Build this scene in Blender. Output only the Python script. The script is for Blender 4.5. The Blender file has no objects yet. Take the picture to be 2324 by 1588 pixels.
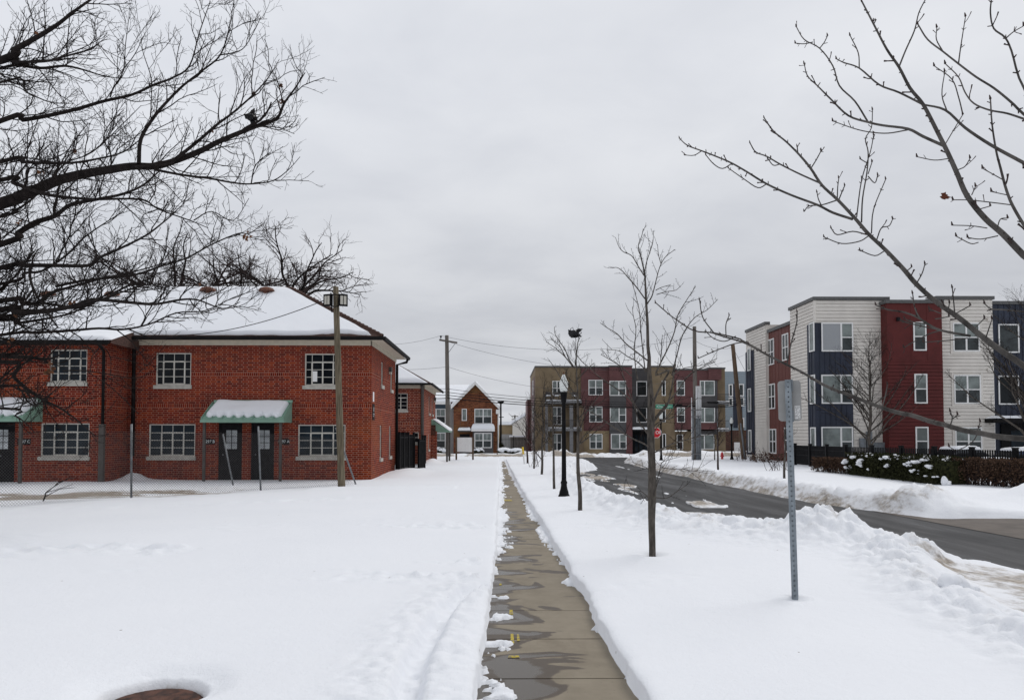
import bpy, math, random
import numpy as np
from mathutils import Vector, Matrix
R = math.radians
random.seed(7)
SC = bpy.context.scene
COL = SC.collection

# ------------------------------------------------------------------ camera model used to read the survey
FPX, CX, HZ = 1698.0, 1162.0, 931.0
CAM = Vector((0, 0, 1.65))
YAW, PITCH = R(-0.776), R(2.0)
RM = Matrix.Rotation(YAW, 3, 'Z') @ Matrix.Rotation(R(90) + PITCH, 3, 'X')
def ray(px, py):
    return RM @ Vector(((px - CX) / FPX, (HZ - py) / FPX, -1.0))
def at(px, py, Y):                       # point of the surveyed view at ground distance Y
    d = ray(px, py); return CAM + d * (Y / d.y)
def gnd(px, py, z=0.0):                  # point of the surveyed view on the level z
    d = ray(px, py); return CAM + d * ((z - 1.65) / d.z)
def atx(px, py, X):
    d = ray(px, py); return CAM + d * (X / d.x)

# ------------------------------------------------------------------ objects
WM = {}
def tag(o, label=None, cat=None, group=None, kind=None):
    if label: o['label'] = label
    if cat: o['category'] = cat
    if group: o['group'] = group
    if kind: o['kind'] = kind
    return o
def thing(name, loc, label, cat, group=None, rz=0.0):
    o = bpy.data.objects.new(name, None); COL.objects.link(o)
    o.location = loc; o.rotation_euler = (0, 0, rz)
    WM[o] = Matrix.Translation(Vector(loc)) @ Matrix.Rotation(rz, 4, 'Z')
    return tag(o, label, cat, group)
def copy_tree(o, parent=None):
    c = o.copy(); COL.objects.link(c)
    if parent is not None: c.parent = parent
    for ch in list(o.children): copy_tree(ch, c)
    return c

class MB:
    """collects polygons in world space, linked as ONE mesh object by build()"""
    def __init__(s): s.v = []; s.f = []; s.mi = []; s.cur = 0; s.sm = []
    def add(s, vs, fs, smooth=False):
        b = len(s.v); s.v.extend([tuple(p) for p in vs])
        for f in fs:
            s.f.append(tuple(i + b for i in f)); s.mi.append(s.cur); s.sm.append(smooth)
    def quad(s, a, b, c, d): s.add([a, b, c, d], [(0, 1, 2, 3)])
    def box(s, x0, x1, y0, y1, z0, z1):
        v = [(x, y, z) for z in (z0, z1) for y in (y0, y1) for x in (x0, x1)]
        s.add(v, [(0, 2, 3, 1), (4, 5, 7, 6), (0, 1, 5, 4), (2, 6, 7, 3), (0, 4, 6, 2), (1, 3, 7, 5)])
    def fbox(s, F, a0, a1, b0, b1, c0, c1, bev=0.0):
        v = [F(a, b, c) for b in (b0, b1) for c in (c0, c1) for a in (a0, a1)]
        fs = [(0, 1, 3, 2), (4, 6, 7, 5), (0, 4, 5, 1), (2, 3, 7, 6), (0, 2, 6, 4), (1, 5, 7, 3)]
        s.add(v, fs)
    def prism(s, poly, off):             # closed 3D polygon swept by vector off
        n = len(poly); off = Vector(off)
        v = [Vector(p) for p in poly] + [Vector(p) + off for p in poly]
        s.add(v, [tuple(range(n - 1, -1, -1)), tuple(range(n, 2 * n))] + [(i, (i + 1) % n, n + (i + 1) % n, n + i) for i in range(n)])
    def lathe(s, c, prof, n=16, axis=None, flute=0.0):
        vs = []; c = Vector(c)
        for (r, z) in prof:
            for k in range(n):
                a = 2 * math.pi * k / n
                rr = r * (1 - flute * (k % 2))
                vs.append(c + Vector((rr * math.cos(a), rr * math.sin(a), z)))
        fs = []
        for j in range(len(prof) - 1):
            for k in range(n):
                k2 = (k + 1) % n
                fs.append((j * n + k, j * n + k2, (j + 1) * n + k2, (j + 1) * n + k))
        fs.append(tuple(range(n - 1, -1, -1))); m = (len(prof) - 1) * n; fs.append(tuple(range(m, m + n)))
        s.add(vs, fs, True)
    def tube(s, pts, rads, n=6, cap=True):
        pts = [Vector(p) for p in pts]
        if not hasattr(rads, '__len__'): rads = [rads] * len(pts)
        vs = []; u = None
        for i, p in enumerate(pts):
            t = (pts[min(i + 1, len(pts) - 1)] - pts[max(i - 1, 0)])
            if t.length < 1e-9: t = Vector((0, 0, 1))
            t.normalize()
            if u is None:
                u = t.cross(Vector((0, 0, 1)) if abs(t.z) < .9 else Vector((1, 0, 0)))
            else:
                u = u - t * u.dot(t)
            u.normalize(); w = t.cross(u)
            for k in range(n):
                a = 2 * math.pi * k / n
                vs.append(p + (u * math.cos(a) + w * math.sin(a)) * rads[i])
        fs = []
        for j in range(len(pts) - 1):
            for k in range(n):
                k2 = (k + 1) % n
                fs.append((j * n + k, j * n + k2, (j + 1) * n + k2, (j + 1) * n + k))
        if cap:
            fs.append(tuple(range(n - 1, -1, -1))); m = (len(pts) - 1) * n; fs.append(tuple(range(m, m + n)))
        s.add(vs, fs, True)
    def blob(s, c, rx, ry, rz, seed=0, amp=.15, nu=14, nv=9, lo=-1.0):
        rnd = random.Random(seed); ph = [rnd.uniform(0, 6.28) for _ in range(6)]
        vs = []; c = Vector(c)
        for j in range(nv + 1):
            th = math.pi * j / nv
            for k in range(nu):
                a = 2 * math.pi * k / nu
                d = 1 + amp * (math.sin(3 * a + ph[0]) * math.sin(2 * th + ph[1]) + .7 * math.sin(5 * a + ph[2]) * math.sin(4 * th + ph[3]) + .5 * math.sin(8 * a + 3 * th + ph[4])) * math.sin(th)
                z = max(lo, math.cos(th) * d)
                vs.append(c + Vector((rx * d * math.sin(th) * math.cos(a), ry * d * math.sin(th) * math.sin(a), rz * z)))
        fs = [(j * nu + k, (j + 1) * nu + k, (j + 1) * nu + (k + 1) % nu, j * nu + (k + 1) % nu) for j in range(nv) for k in range(nu)]
        s.add(vs, fs, True)
    def build(s, name, mats, parent=None, smooth=None):
        me = bpy.data.meshes.new(name)
        vs = s.v
        if parent is not None:
            inv = WM[parent].inverted(); vs = [inv @ Vector(p) for p in vs]
        me.from_pydata([tuple(p) for p in vs], [], s.f)
        if not isinstance(mats, (list, tuple)): mats = [mats]
        for m in mats: me.materials.append(m)
        if len(mats) > 1: me.polygons.foreach_set('material_index', s.mi)
        me.polygons.foreach_set('use_smooth', s.sm if smooth is None else [smooth] * len(s.f))
        me.update()
        o = bpy.data.objects.new(name, me); COL.objects.link(o)
        if parent is not None:
            o.parent = parent; WM[o] = WM[parent]
        else: WM[o] = Matrix.Identity(4)
        return o

def frame(O, u, n):                      # wall frame: a along u, b up, c outwards
    O, u, n = Vector(O), Vector(u), Vector(n)
    return lambda a, b, c=0.0: O + u * a + Vector((0, 0, b)) + n * c

def text(name, s, F, size, mat, parent, ext=.004, a=0, b=0, c=0):
    cu = bpy.data.curves.new(name, 'FONT'); cu.body = s; cu.size = size; cu.extrude = ext
    cu.align_x = 'CENTER'; cu.align_y = 'CENTER'
    tmp = bpy.data.objects.new('tmp', cu); COL.objects.link(tmp)
    bpy.context.view_layer.update()
    me = bpy.data.meshes.new_from_object(tmp.evaluated_get(bpy.context.evaluated_depsgraph_get()))
    bpy.data.objects.remove(tmp); me.name = name; me.materials.clear(); me.materials.append(mat)
    p = F(a, b, c); ux = (F(1, 0, 0) - F(0, 0, 0)).normalized(); uz = Vector((0, 0, 1)); un = ux.cross(uz)
    Mx = Matrix(((ux.x, uz.x, un.x, p.x), (ux.y, uz.y, un.y, p.y), (ux.z, uz.z, un.z, p.z), (0, 0, 0, 1)))
    if parent is not None: Mx = WM[parent].inverted() @ Mx
    me.transform(Mx)
    o = bpy.data.objects.new(name, me); COL.objects.link(o)
    if parent is not None: o.parent = parent; WM[o] = WM[parent]
    return o

# ------------------------------------------------------------------ materials
class MT:
    def __init__(s, name):
        s.m = bpy.data.materials.new(name); s.m.use_nodes = True
        s.t = s.m.node_tree; s.t.nodes.clear()
        s.out = s.t.nodes.new('ShaderNodeOutputMaterial'); s.b = s.t.nodes.new('ShaderNodeBsdfPrincipled')
        s.t.links.new(s.b.outputs[0], s.out.inputs[0])
    def lk(s, sock, val):
        if hasattr(val, 'is_output') or isinstance(val, bpy.types.NodeSocket): s.t.links.new(val, sock)
        else:
            if isinstance(val, tuple) and len(val) == 3 and sock.type == 'RGBA': val = (*val, 1)
            sock.default_value = val
    def set(s, **k):
        for n, v in k.items(): s.lk(s.b.inputs[n.replace('_', ' ')], v)
        return s
    def m1(s, op, a, b=0.0, c=0.0):
        n = s.t.nodes.new('ShaderNodeMath'); n.operation = op
        s.lk(n.inputs[0], a); s.lk(n.inputs[1], b); s.lk(n.inputs[2], c); return n.outputs[0]
    def mix(s, f, a, b):
        n = s.t.nodes.new('ShaderNodeMix'); n.data_type = 'RGBA'
        s.lk(n.inputs[0], f); s.lk(n.inputs[6], a); s.lk(n.inputs[7], b); return n.outputs[2]
    def coord(s, kind='Object'):
        return s.t.nodes.new('ShaderNodeTexCoord').outputs[kind]
    def geo(s, k): return s.t.nodes.new('ShaderNodeNewGeometry').outputs[k]
    def xyz(s, v):
        n = s.t.nodes.new('ShaderNodeSeparateXYZ'); s.lk(n.inputs[0], v); return n.outputs
    def cmb(s, x, y, z):
        n = s.t.nodes.new('ShaderNodeCombineXYZ'); s.lk(n.inputs[0], x); s.lk(n.inputs[1], y); s.lk(n.inputs[2], z); return n.outputs[0]
    def scl(s, v, sc):
        n = s.t.nodes.new('ShaderNodeVectorMath'); n.operation = 'MULTIPLY'; s.lk(n.inputs[0], v); n.inputs[1].default_value = sc; return n.outputs[0]
    def noise(s, v, scale, det=4.0, rough=.55, dist=0.0):
        n = s.t.nodes.new('ShaderNodeTexNoise'); s.lk(n.inputs['Vector'], v)
        n.inputs['Scale'].default_value = scale; n.inputs['Detail'].default_value = det
        n.inputs['Roughness'].default_value = rough; n.inputs['Distortion'].default_value = dist
        return n.outputs[0]
    def voro(s, v, scale):
        n = s.t.nodes.new('ShaderNodeTexVoronoi'); s.lk(n.inputs['Vector'], v); n.inputs['Scale'].default_value = scale; return n.outputs
    def white(s, v):
        n = s.t.nodes.new('ShaderNodeTexWhiteNoise'); n.noise_dimensions = '3D'; s.lk(n.inputs['Vector'], v); return n.outputs[0]
    def ramp(s, f, a, b):
        n = s.t.nodes.new('ShaderNodeMapRange'); n.interpolation_type = 'SMOOTHSTEP'; s.lk(n.inputs[0], f)
        n.inputs[1].default_value = a; n.inputs[2].default_value = b; return n.outputs[0]
    def attr(s, n_):
        n = s.t.nodes.new('ShaderNodeAttribute'); n.attribute_name = n_; return n.outputs['Fac']
    def bump(s, h, strength=.3, dist=.02):
        n = s.t.nodes.new('ShaderNodeBump'); n.inputs['Strength'].default_value = strength; n.inputs['Distance'].default_value = dist
        s.lk(n.inputs['Height'], h); s.t.links.new(n.outputs[0], s.b.inputs['Normal'])

def mul(c, k): return tuple(min(1.0, x * k) for x in c)
def pm(name, col, rough=.6, metal=0.0, var=.18, scale=6.0, bump=0.0, bscale=40.0, stretch=(1, 1, 1), spec=.28, col2=None):
    t = MT(name); v = t.scl(t.coord(), stretch)
    f = t.ramp(t.noise(v, scale, 5), .3, .7)
    t.set(Base_Color=t.mix(f, mul(col, 1 - var), col2 or mul(col, 1 + var)), Metallic=metal, Roughness=rough, Specular_IOR_Level=spec)
    if bump: t.bump(t.noise(v, bscale, 6), bump, .01)
    return t.m

def brick(name, cols, mortar, ch=.081, P=.405, L=.265, bands=(), soldier=.08, jt=.012):
    """Flemish bond: long and short bricks by turns, soldier courses in the given height bands"""
    t = MT(name); p = t.xyz(t.geo('Position')); nr = t.xyz(t.geo('Normal'))
    isx = t.m1('GREATER_THAN', t.m1('ABSOLUTE', nr[0]), .5)
    u = t.m1('ADD', t.m1('MULTIPLY', p[1], isx), t.m1('MULTIPLY', p[0], t.m1('SUBTRACT', 1.0, isx)))
    u = t.m1('ADD', u, 200.0); v = t.m1('ADD', p[2], 8.1)
    row = t.m1('FLOOR', t.m1('DIVIDE', v, ch)); fv = t.m1('SUBTRACT', v, t.m1('MULTIPLY', row, ch))
    odd = t.m1('MODULO', row, 2.0)
    uu = t.m1('ADD', u, t.m1('MULTIPLY', odd, P * .5))
    idx = t.m1('FLOOR', t.m1('DIVIDE', uu, P)); fu = t.m1('SUBTRACT', uu, t.m1('MULTIPLY', idx, P))
    isS = t.m1('GREATER_THAN', fu, L)
    du = t.m1('MINIMUM', t.m1('MINIMUM', fu, t.m1('ABSOLUTE', t.m1('SUBTRACT', fu, L))), t.m1('SUBTRACT', P, fu))
    dv = t.m1('MINIMUM', fv, t.m1('SUBTRACT', ch, fv))
    d = t.m1('MINIMUM', du, dv)
    bid = t.cmb(t.m1('ADD', t.m1('MULTIPLY', idx, 2.0), isS), row, 1.5)
    for (a, b) in bands:
        inb = t.m1('MULTIPLY', t.m1('GREATER_THAN', p[2], a), t.m1('LESS_THAN', p[2], b))
        k = t.m1('FLOOR', t.m1('DIVIDE', u, soldier)); fs = t.m1('SUBTRACT', u, t.m1('MULTIPLY', k, soldier))
        ds = t.m1('MINIMUM', t.m1('MINIMUM', fs, t.m1('SUBTRACT', soldier, fs)), t.m1('MINIMUM', t.m1('SUBTRACT', p[2], a), t.m1('SUBTRACT', b, p[2])))
        d = t.m1('ADD', t.m1('MULTIPLY', ds, inb), t.m1('MULTIPLY', d, t.m1('SUBTRACT', 1.0, inb)))
        mixn = t.t.nodes.new('ShaderNodeMix'); mixn.data_type = 'VECTOR'
        t.lk(mixn.inputs[0], inb); t.lk(mixn.inputs[4], bid); t.lk(mixn.inputs[5], t.cmb(k, a, 3.3)); bid = mixn.outputs[1]
    w = t.white(bid)
    c = t.mix(t.ramp(w, .1, .55), cols[0], cols[1]); c = t.mix(t.ramp(w, .62, .95), c, cols[2])
    big = t.noise(t.geo('Position'), .8, 5)
    c = t.mix(t.m1('MULTIPLY', t.ramp(big, .45, .75), .5), c, mul(cols[2], 1.0)); hu = t.noise(t.scl(t.geo('Position'), (.5, .5, 1.3)), .55, 4); c = t.mix(t.m1('MULTIPLY', t.ramp(hu, .52, .7), .45), c, (cols[2][0] * 1.05, cols[2][1] * 1.7, cols[2][2] * 1.2))
    fine = t.noise(t.geo('Position'), 60, 3)
    c = t.mix(t.m1('MULTIPLY', fine, .3), c, mul(cols[0], .6))
    mm = t.m1('SUBTRACT', 1.0, t.ramp(d, jt * .38, jt * .66))
    t.set(Base_Color=t.mix(mm, c, mortar), Roughness=.9, Specular_IOR_Level=.08)
    t.bump(t.m1('SUBTRACT', 1.0, mm), .25, .006)
    return t.m

M = {}
M['brick_red'] = brick('brick_red', ((.092, .0085, .006), (.160, .0135, .007), (.255, .035, .010)), (.37, .20, .148),
                       bands=((2.76, 2.92), (3.995, 4.12)))
M['brick_far'] = brick('brick_red_far', ((.105, .012, .008), (.165, .019, .010), (.25, .045, .015)), (.42, .25, .19), bands=((2.33, 2.50), (3.42, 3.56)), ch=.1, P=.5, L=.33, soldier=.1, jt=.017)
M['brick_brown'] = brick('brick_brown', ((.085, .028, .016), (.185, .062, .030), (.27, .10, .045)), (.17, .10, .07), ch=.085, P=.42, L=.28, jt=.012)
M['brick_dark'] = brick('brick_dark', ((.06, .03, .025), (.09, .04, .03), (.12, .06, .045)), (.2, .16, .14), ch=.12, P=.5, L=.32)
M['cream'] = pm('cream_paint', (.55, .50, .41), .6, var=.08)
M['stone'] = pm('sill_stone', (.43, .41, .37), .8, var=.15, bump=.2)
M['gutter'] = pm('dark_gutter', (.010, .0095, .010), .6, var=.2, spec=.1)
M['shingle'] = pm('brown_shingle', (.075, .042, .034), .9, var=.4, scale=14, bump=.5, bscale=30)
M['vent'] = pm('vent_metal', (.13, .055, .035), .6, var=.2)
M['steelwin'] = pm('window_paint', (.56, .54, .49), .5, var=.1)
M['white'] = pm('white_vinyl', (.78, .78, .77), .4, var=.04)
M['door'] = pm('dark_door', (.013, .012, .014), .7, var=.15, spec=.1)
M['black'] = pm('black_paint', (.006, .006, .007), .55, var=.3, spec=.12)
M['void'] = pm('dark_room', (.006, .006, .007), .9)
M['green'] = pm('green_metal', (.205, .34, .265), .5, var=.10, scale=3)
M['darkpost'] = pm('dark_bronze', (.075, .066, .06), .5, var=.2)
M['galv'] = pm('galvanised_steel', (.22, .25, .275), .45, metal=.55, var=.22, scale=22, stretch=(1, 1, .25), bump=.05)
M['sheet'] = pm('sign_back_aluminium', (.30, .30, .295), .5, metal=.3, var=.06)
M['wire'] = pm('fence_wire', (.075, .073, .072), .6, metal=.3, var=.2, spec=.15)
M['post'] = pm('fence_post_steel', (.20, .21, .22), .5, metal=.5, var=.2, scale=10)
M['cable'] = pm('cable_black', (.010, .010, .011), .7, spec=.1)
M['thincable'] = pm('cable_grey', (.10, .10, .11), .6)
M['wood'] = pm('weathered_wood', (.135, .108, .072), .9, var=.5, scale=7, stretch=(4, 4, .22), bump=.5, bscale=25, col2=(.21, .175, .12))
M['wood_grey'] = pm('grey_wood', (.15, .135, .12), .9, var=.35, scale=6, stretch=(4, 4, .25), bump=.4)
M['wood_brown'] = pm('brown_wood', (.115, .078, .052), .9, var=.35, scale=6, stretch=(4, 4, .25), bump=.4)
M['bark_dark'] = pm('oak_bark', (.019, .015, .014), .95, var=.45, scale=9, stretch=(1, 1, .4), bump=.9, bscale=18, spec=.15)
M['bark_grey'] = pm('maple_bark', (.075, .069, .064), .95, var=.5, scale=16, stretch=(1, 1, .5), bump=.9, bscale=40, spec=.2)
M['bark_mid'] = pm('street_tree_bark', (.080, .070, .061), .95, var=.45, scale=20, stretch=(1, 1, .35), bump=.9, bscale=40, spec=.2)
M['twig'] = pm('twig', (.022, .018, .017), .95, var=.3, scale=12, spec=.08)
M['twig_red'] = pm('twig_reddish', (.048, .033, .031), .9, var=.3, scale=12, spec=.2)
M['leaf'] = pm('dead_leaf', (.085, .026, .012), .8, var=.4, scale=9)
M['leaf_tan'] = pm('tan_leaf', (.13, .055, .025), .8, var=.4, scale=9)
M['bag'] = pm('black_plastic_bag', (.008, .008, .010), .25, var=.3, scale=12, bump=.5, bscale=14)
M['glass'] = None
def glassmat(name, col, rough=.06, spec=.13, var=.3, scale=1.3):
    t = MT(name); f = t.ramp(t.noise(t.coord(), scale, 3), .35, .65)
    t.set(Base_Color=t.mix(f, mul(col, 1 - var), mul(col, 1 + var)), Roughness=rough, Specular_IOR_Level=spec)
    t.bump(t.noise(t.coord(), 1.1, 2), .04, .05); return t.m
M['glass'] = glassmat('dark_window_glass', (.006, .008, .011))
M['glass_blue'] = glassmat('window_glass_blueish', (.010, .017, .024), scale=2.5)
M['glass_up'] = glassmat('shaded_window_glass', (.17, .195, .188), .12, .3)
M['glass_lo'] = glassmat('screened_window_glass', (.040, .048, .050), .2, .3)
M['glass_dk'] = glassmat('deep_window_glass', (.012, .015, .017), .08)
M['blind'] = None
t = MT('window_blind'); z = t.xyz(t.geo('Position'))[2]
s_ = t.m1('FRACT', t.m1('MULTIPLY', z, 16.0)); t.set(Base_Color=t.mix(t.ramp(s_, .65, .95), (.33, .345, .36), (.17, .18, .20)), Roughness=.4); M['blind'] = t.m
M['sid_white'] = pm('white_siding', (.66, .625, .575), .6, var=.05, scale=1.5)
M['sid_red'] = pm('red_siding', (.090, .013, .012), .6, var=.12, scale=1.5)
M['sid_maroon'] = pm('maroon_siding', (.128, .054, .054), .6, var=.12, scale=1.5)
M['panel_rust'] = pm('rust_red_panel', (.125, .040, .032), .6, var=.08, scale=1.2)
M['panel_navy'] = pm('navy_panel', (.027, .033, .052), .55, var=.15, scale=1.5)
M['panel_grey'] = pm('grey_panel', (.070, .068, .070), .6, var=.1, scale=1.2)
M['stucco'] = pm('tan_stucco', (.20, .152, .096), .9, var=.13, scale=1.2, bump=.3, bscale=60)
M['stucco_lt'] = pm('tan_stucco_light', (.25, .19, .115), .9, var=.12, scale=1.2, bump=.3, bscale=60)
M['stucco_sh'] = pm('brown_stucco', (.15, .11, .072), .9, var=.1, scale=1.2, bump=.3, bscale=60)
M['coping'] = pm('roof_coping', (.10, .10, .10), .5, var=.1)
M['bluegrey'] = pm('blue_grey_siding', (.26, .31, .35), .6, var=.06)
M['greysid'] = pm('light_grey_siding', (.30, .295, .29), .6, var=.08)
M['tealblue'] = pm('slate_blue_panel', (.055, .085, .115), .6, var=.1)
M['rail'] = pm('balcony_rail', (.06, .055, .052), .5)
M['steelgrey'] = pm('balcony_steel', (.16, .16, .165), .5, var=.15)
M['conduit_w'] = pm('white_conduit', (.60, .61, .62), .5, var=.08)
M['conduit_g'] = pm('grey_conduit', (.16, .175, .19), .5, var=.2)
M['hyd'] = pm('hydrant_red', (.55, .045, .05), .4, var=.15)
M['stopred'] = pm('stop_sign_red', (.50, .010, .016), .4, var=.05)
M['signgreen'] = pm('street_sign_green', (.005, .23, .125), .4, var=.05)
M['signwhite'] = pm('sign_lettering_white', (.82, .82, .82), .5, var=.03)
M['signblack'] = pm('sign_plate_black', (.010, .010, .011), .6, spec=.1)
M['yellow'] = pm('yellow_marker', (.70, .48, .03), .5, var=.1)
M['ypaint'] = None
t = MT('yellow_spray_paint'); f = t.noise(t.coord(), 30, 5); t.set(Base_Color=t.mix(t.ramp(f, .42, .62), (.48, .37, .03), (.22, .18, .11)), Roughness=.8); M['ypaint'] = t.m
t = MT('acorn_globe'); t.set(Base_Color=(.86, .89, .87), Roughness=.2, Transmission_Weight=.15, IOR=1.3); M['globe'] = t.m
M['rust'] = pm('rusty_iron', (.060, .028, .020), .8, var=.6, scale=12, bump=.6, bscale=30, col2=(.115, .05, .032))
M['floodglass'] = pm('floodlight_lens', (.50, .48, .42), .25, var=.06)
M['ever'] = pm('evergreen_foliage', (.014, .016, .009), .9, var=.6, scale=10, spec=.08, col2=(.040, .042, .018))
M['hedge'] = pm('brown_hedge_leaves', (.085, .048, .034), .95, spec=.1, var=.5, scale=9, col2=(.11, .068, .045))
M['rim'] = pm('alloy', (.4, .4, .41), .4, metal=.8)
M['tyre'] = pm('tyre_rubber', (.015, .015, .015), .8)
M['carpaint'] = pm('grey_car_paint', (.07, .075, .085), .3, var=.05)
M['carblue'] = pm('blue_car_paint', (.015, .025, .07), .3, var=.05)

# snow
def snowmat(name, dirt=True, bs=.55):
    t = MT(name); v = t.geo('Position')
    n2 = t.noise(v, 9, 6, .6); n3 = t.noise(v, 70, 4, .6); n1 = t.noise(v, .5, 4)
    c = t.mix(n1, (.80, .82, .86), (.86, .875, .905))
    if dirt:
        d = t.attr('dirt'); nn = t.noise(t.scl(v, (1, .6, 1)), 5, 8, .65)
        k = t.ramp(t.m1('ADD', d, t.m1('MULTIPLY', t.m1('SUBTRACT', nn, .5), 1.5)), .28, .85)
        k = t.m1('MULTIPLY', k, t.ramp(d, .02, .15))
        c = t.mix(k, c, t.mix(t.ramp(t.noise(v, 14, 4), .4, .65), (.36, .31, .255), (.13, .105, .08)))
        c = t.mix(t.m1('MULTIPLY', d, .22), c, (.60, .55, .49))
        sp = t.voro(v, 2.2); c = t.mix(t.m1('MULTIPLY', t.m1('LESS_THAN', sp['Distance'], .028), .75), c, (.12, .09, .06))
    t.set(Base_Color=c, Roughness=.7, Specular_IOR_Level=.25)
    t.bump(t.m1('ADD', t.m1('ADD', t.m1('MULTIPLY', n2, .7), t.m1('MULTIPLY', t.noise(v, 30, 5, .65), .45)), t.m1('MULTIPLY', n3, .25)), bs, .024)
    return t.m
M['snow'] = snowmat('snow'); M['snow_roof'] = snowmat('roof_snow', False, .15)

# asphalt
t = MT('asphalt'); v = t.geo('Position')
big = t.noise(t.scl(v, (1.6, .22, 1)), 1.0, 6, .6, .4); fine = t.noise(v, 90, 3); strk = t.noise(t.scl(v, (5, .25, 1)), 1.0, 5)
c = t.mix(t.ramp(big, .3, .7), (.024, .024, .026), (.046, .046, .048)); c = t.mix(t.m1('MULTIPLY', t.ramp(strk, .5, .75), .6), c, (.026, .025, .026))
c = t.mix(t.m1('MULTIPLY', fine, .3), c, (.08, .08, .08))
crk = t.voro(t.scl(v, (.35, .16, 1)), 1.0)
salt = t.noise(t.scl(v, (2.0, .5, 1)), 1.4, 7, .7); c = t.mix(t.m1('MULTIPLY', t.ramp(salt, .55, .8), .25), c, (.16, .16, .16))
t.set(Base_Color=c, Roughness=t.m1('ADD', .42, t.m1('MULTIPLY', t.ramp(big, .3, .7), .4)), Specular_IOR_Level=.16); t.bump(fine, .3, .006); M['asphalt'] = t.m

# pavement concrete with melt water (wet shapes lie in the place: they run from the snow on the left towards the dry right)
t = MT('pavement_concrete'); v = t.geo('Position'); P3 = t.xyz(v)
n = t.noise(v, 3, 6, .6); f = t.noise(v, 120, 2); br = t.noise(t.scl(v, (1, 30, 1)), 2.0, 3)
dry = t.mix(t.ramp(n, .3, .7), (.195, .168, .126), (.265, .23, .176)); st_ = t.noise(t.scl(v, (1, .5, 1)), 1.7, 7, .7); dry = t.mix(t.m1('MULTIPLY', t.ramp(st_, .5, .72), .5), dry, (.135, .108, .078)); dry = t.mix(t.m1('MULTIPLY', t.m1('LESS_THAN', t.voro(v, 16)['Distance'], .09), .6), dry, (.07, .055, .04))
dry = t.mix(t.m1('MULTIPLY', f, .4), dry, (.34, .29, .22)); dry = t.mix(t.m1('MULTIPLY', br, .25), dry, (.16, .13, .09))
wn = t.noise(t.scl(v, (.75, 1.15, 1)), 1.2, 2.5, .5, 1.1)
wet = t.m1('ADD', wn, t.m1('MULTIPLY', t.m1('SUBTRACT', .30, P3[0]), .26))
wet = t.m1('ADD', wet, t.m1('MULTIPLY', t.m1('SUBTRACT', t.noise(v, 9, 5, .65), .5), .07))
far = t.ramp(P3[1], 12, 24); wet = t.m1('SUBTRACT', wet, t.m1('MULTIPLY', far, .12))
wm = t.ramp(wet, .508, .532)
pud = t.ramp(wet, .585, .62)
col = t.mix(wm, dry, (.075, .056, .038)); col = t.mix(t.m1('MULTIPLY', pud, .5), col, (.066, .056, .043))
rg = t.m1('SUBTRACT', .85, t.m1('ADD', t.m1('MULTIPLY', wm, .38), t.m1('MULTIPLY', pud, .26)))
t.set(Base_Color=col, Roughness=rg, Specular_IOR_Level=.32); t.bump(t.m1('MULTIPLY', t.m1('ADD', f, br), t.m1('SUBTRACT', 1.0, pud)), .12, .004); M['concrete'] = t.m
M['apron'] = pm('driveway_concrete', (.10, .082, .068), .7, var=.25, scale=2, bump=.15)
# ------------------------------------------------------------------ camera, sky, light
cd = bpy.data.cameras.new('camera'); cam = bpy.data.objects.new('camera', cd); COL.objects.link(cam)
cd.sensor_width = 36; cd.lens = FPX / 2324 * 36; cd.shift_y = (HZ - 794) / 2324; cd.clip_end = 3000; cd.clip_start = .05
cam.location = CAM; cam.rotation_euler = (R(90) + PITCH, 0, YAW); SC.camera = cam

SUN_EL, SUN_AZ = R(52), R(48)
w = bpy.data.worlds.new('World'); SC.world = w; w.use_nodes = True
nt = w.node_tree; nt.nodes.clear()
wo = nt.nodes.new('ShaderNodeOutputWorld'); bg = nt.nodes.new('ShaderNodeBackground'); nt.links.new(bg.outputs[0], wo.inputs[0])
sky = nt.nodes.new('ShaderNodeTexSky'); sky.sky_type = 'NISHITA'; sky.sun_disc = False
sky.sun_elevation = SUN_EL; sky.sun_rotation = SUN_AZ; sky.dust_density = 4.0
class WT(MT):
    def __init__(s): s.t = nt
W = WT()
tc = nt.nodes.new('ShaderNodeTexCoord').outputs['Generated']
dx, dy, dz = W.xyz(tc)
el = W.m1('MAXIMUM', dz, 0.0)
den = W.m1('ADD', el, .16)                                  # clouds lie on a layer: compress them towards the horizon
cl = W.cmb(W.m1('DIVIDE', dx, den), W.m1('DIVIDE', dy, den), 0.0)
n1 = W.noise(W.scl(cl, (.55, .8, 1)), .9, 5, .5, .2); n2 = W.noise(cl, 2.3, 6, .55, .3)
ncl = W.ramp(W.m1('ADD', W.m1('MULTIPLY', n1, .72), W.m1('MULTIPLY', n2, .28)), .30, .72)
lo = W.ramp(el, .03, .50)
base = W.m1('ADD', .60, W.m1('MULTIPLY', lo, .17))
base = W.m1('ADD', base, W.m1('MULTIPLY', W.ramp(el, .52, .8), -.16))
base = W.m1('ADD', base, W.m1('MULTIPLY', W.ramp(dx, .1, -.55), .07))   # the cloud is thinner towards the left
hz = W.ramp(el, .16, .0); base = W.m1('ADD', base, W.m1('MULTIPLY', hz, .06))
lum = W.m1('ADD', base, W.m1('MULTIPLY', W.m1('SUBTRACT', ncl, .5), .20))
tint = W.mix(ncl, (.95, .985, 1.07), (.98, 1.0, 1.04))
cc = nt.nodes.new('ShaderNodeVectorMath'); cc.operation = 'SCALE'; W.lk(cc.inputs[0], tint); W.lk(cc.inputs[3], W.m1('MULTIPLY', lum, 10.0))
mx = W.mix(.97, sky.outputs[0], cc.outputs[0])
W.lk(bg.inputs[0], mx); bg.inputs[1].default_value = .1
sd = bpy.data.lights.new('sun', 'SUN'); sd.energy = 1.2; sd.angle = R(28); sd.color = (1, .975, .94)
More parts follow.
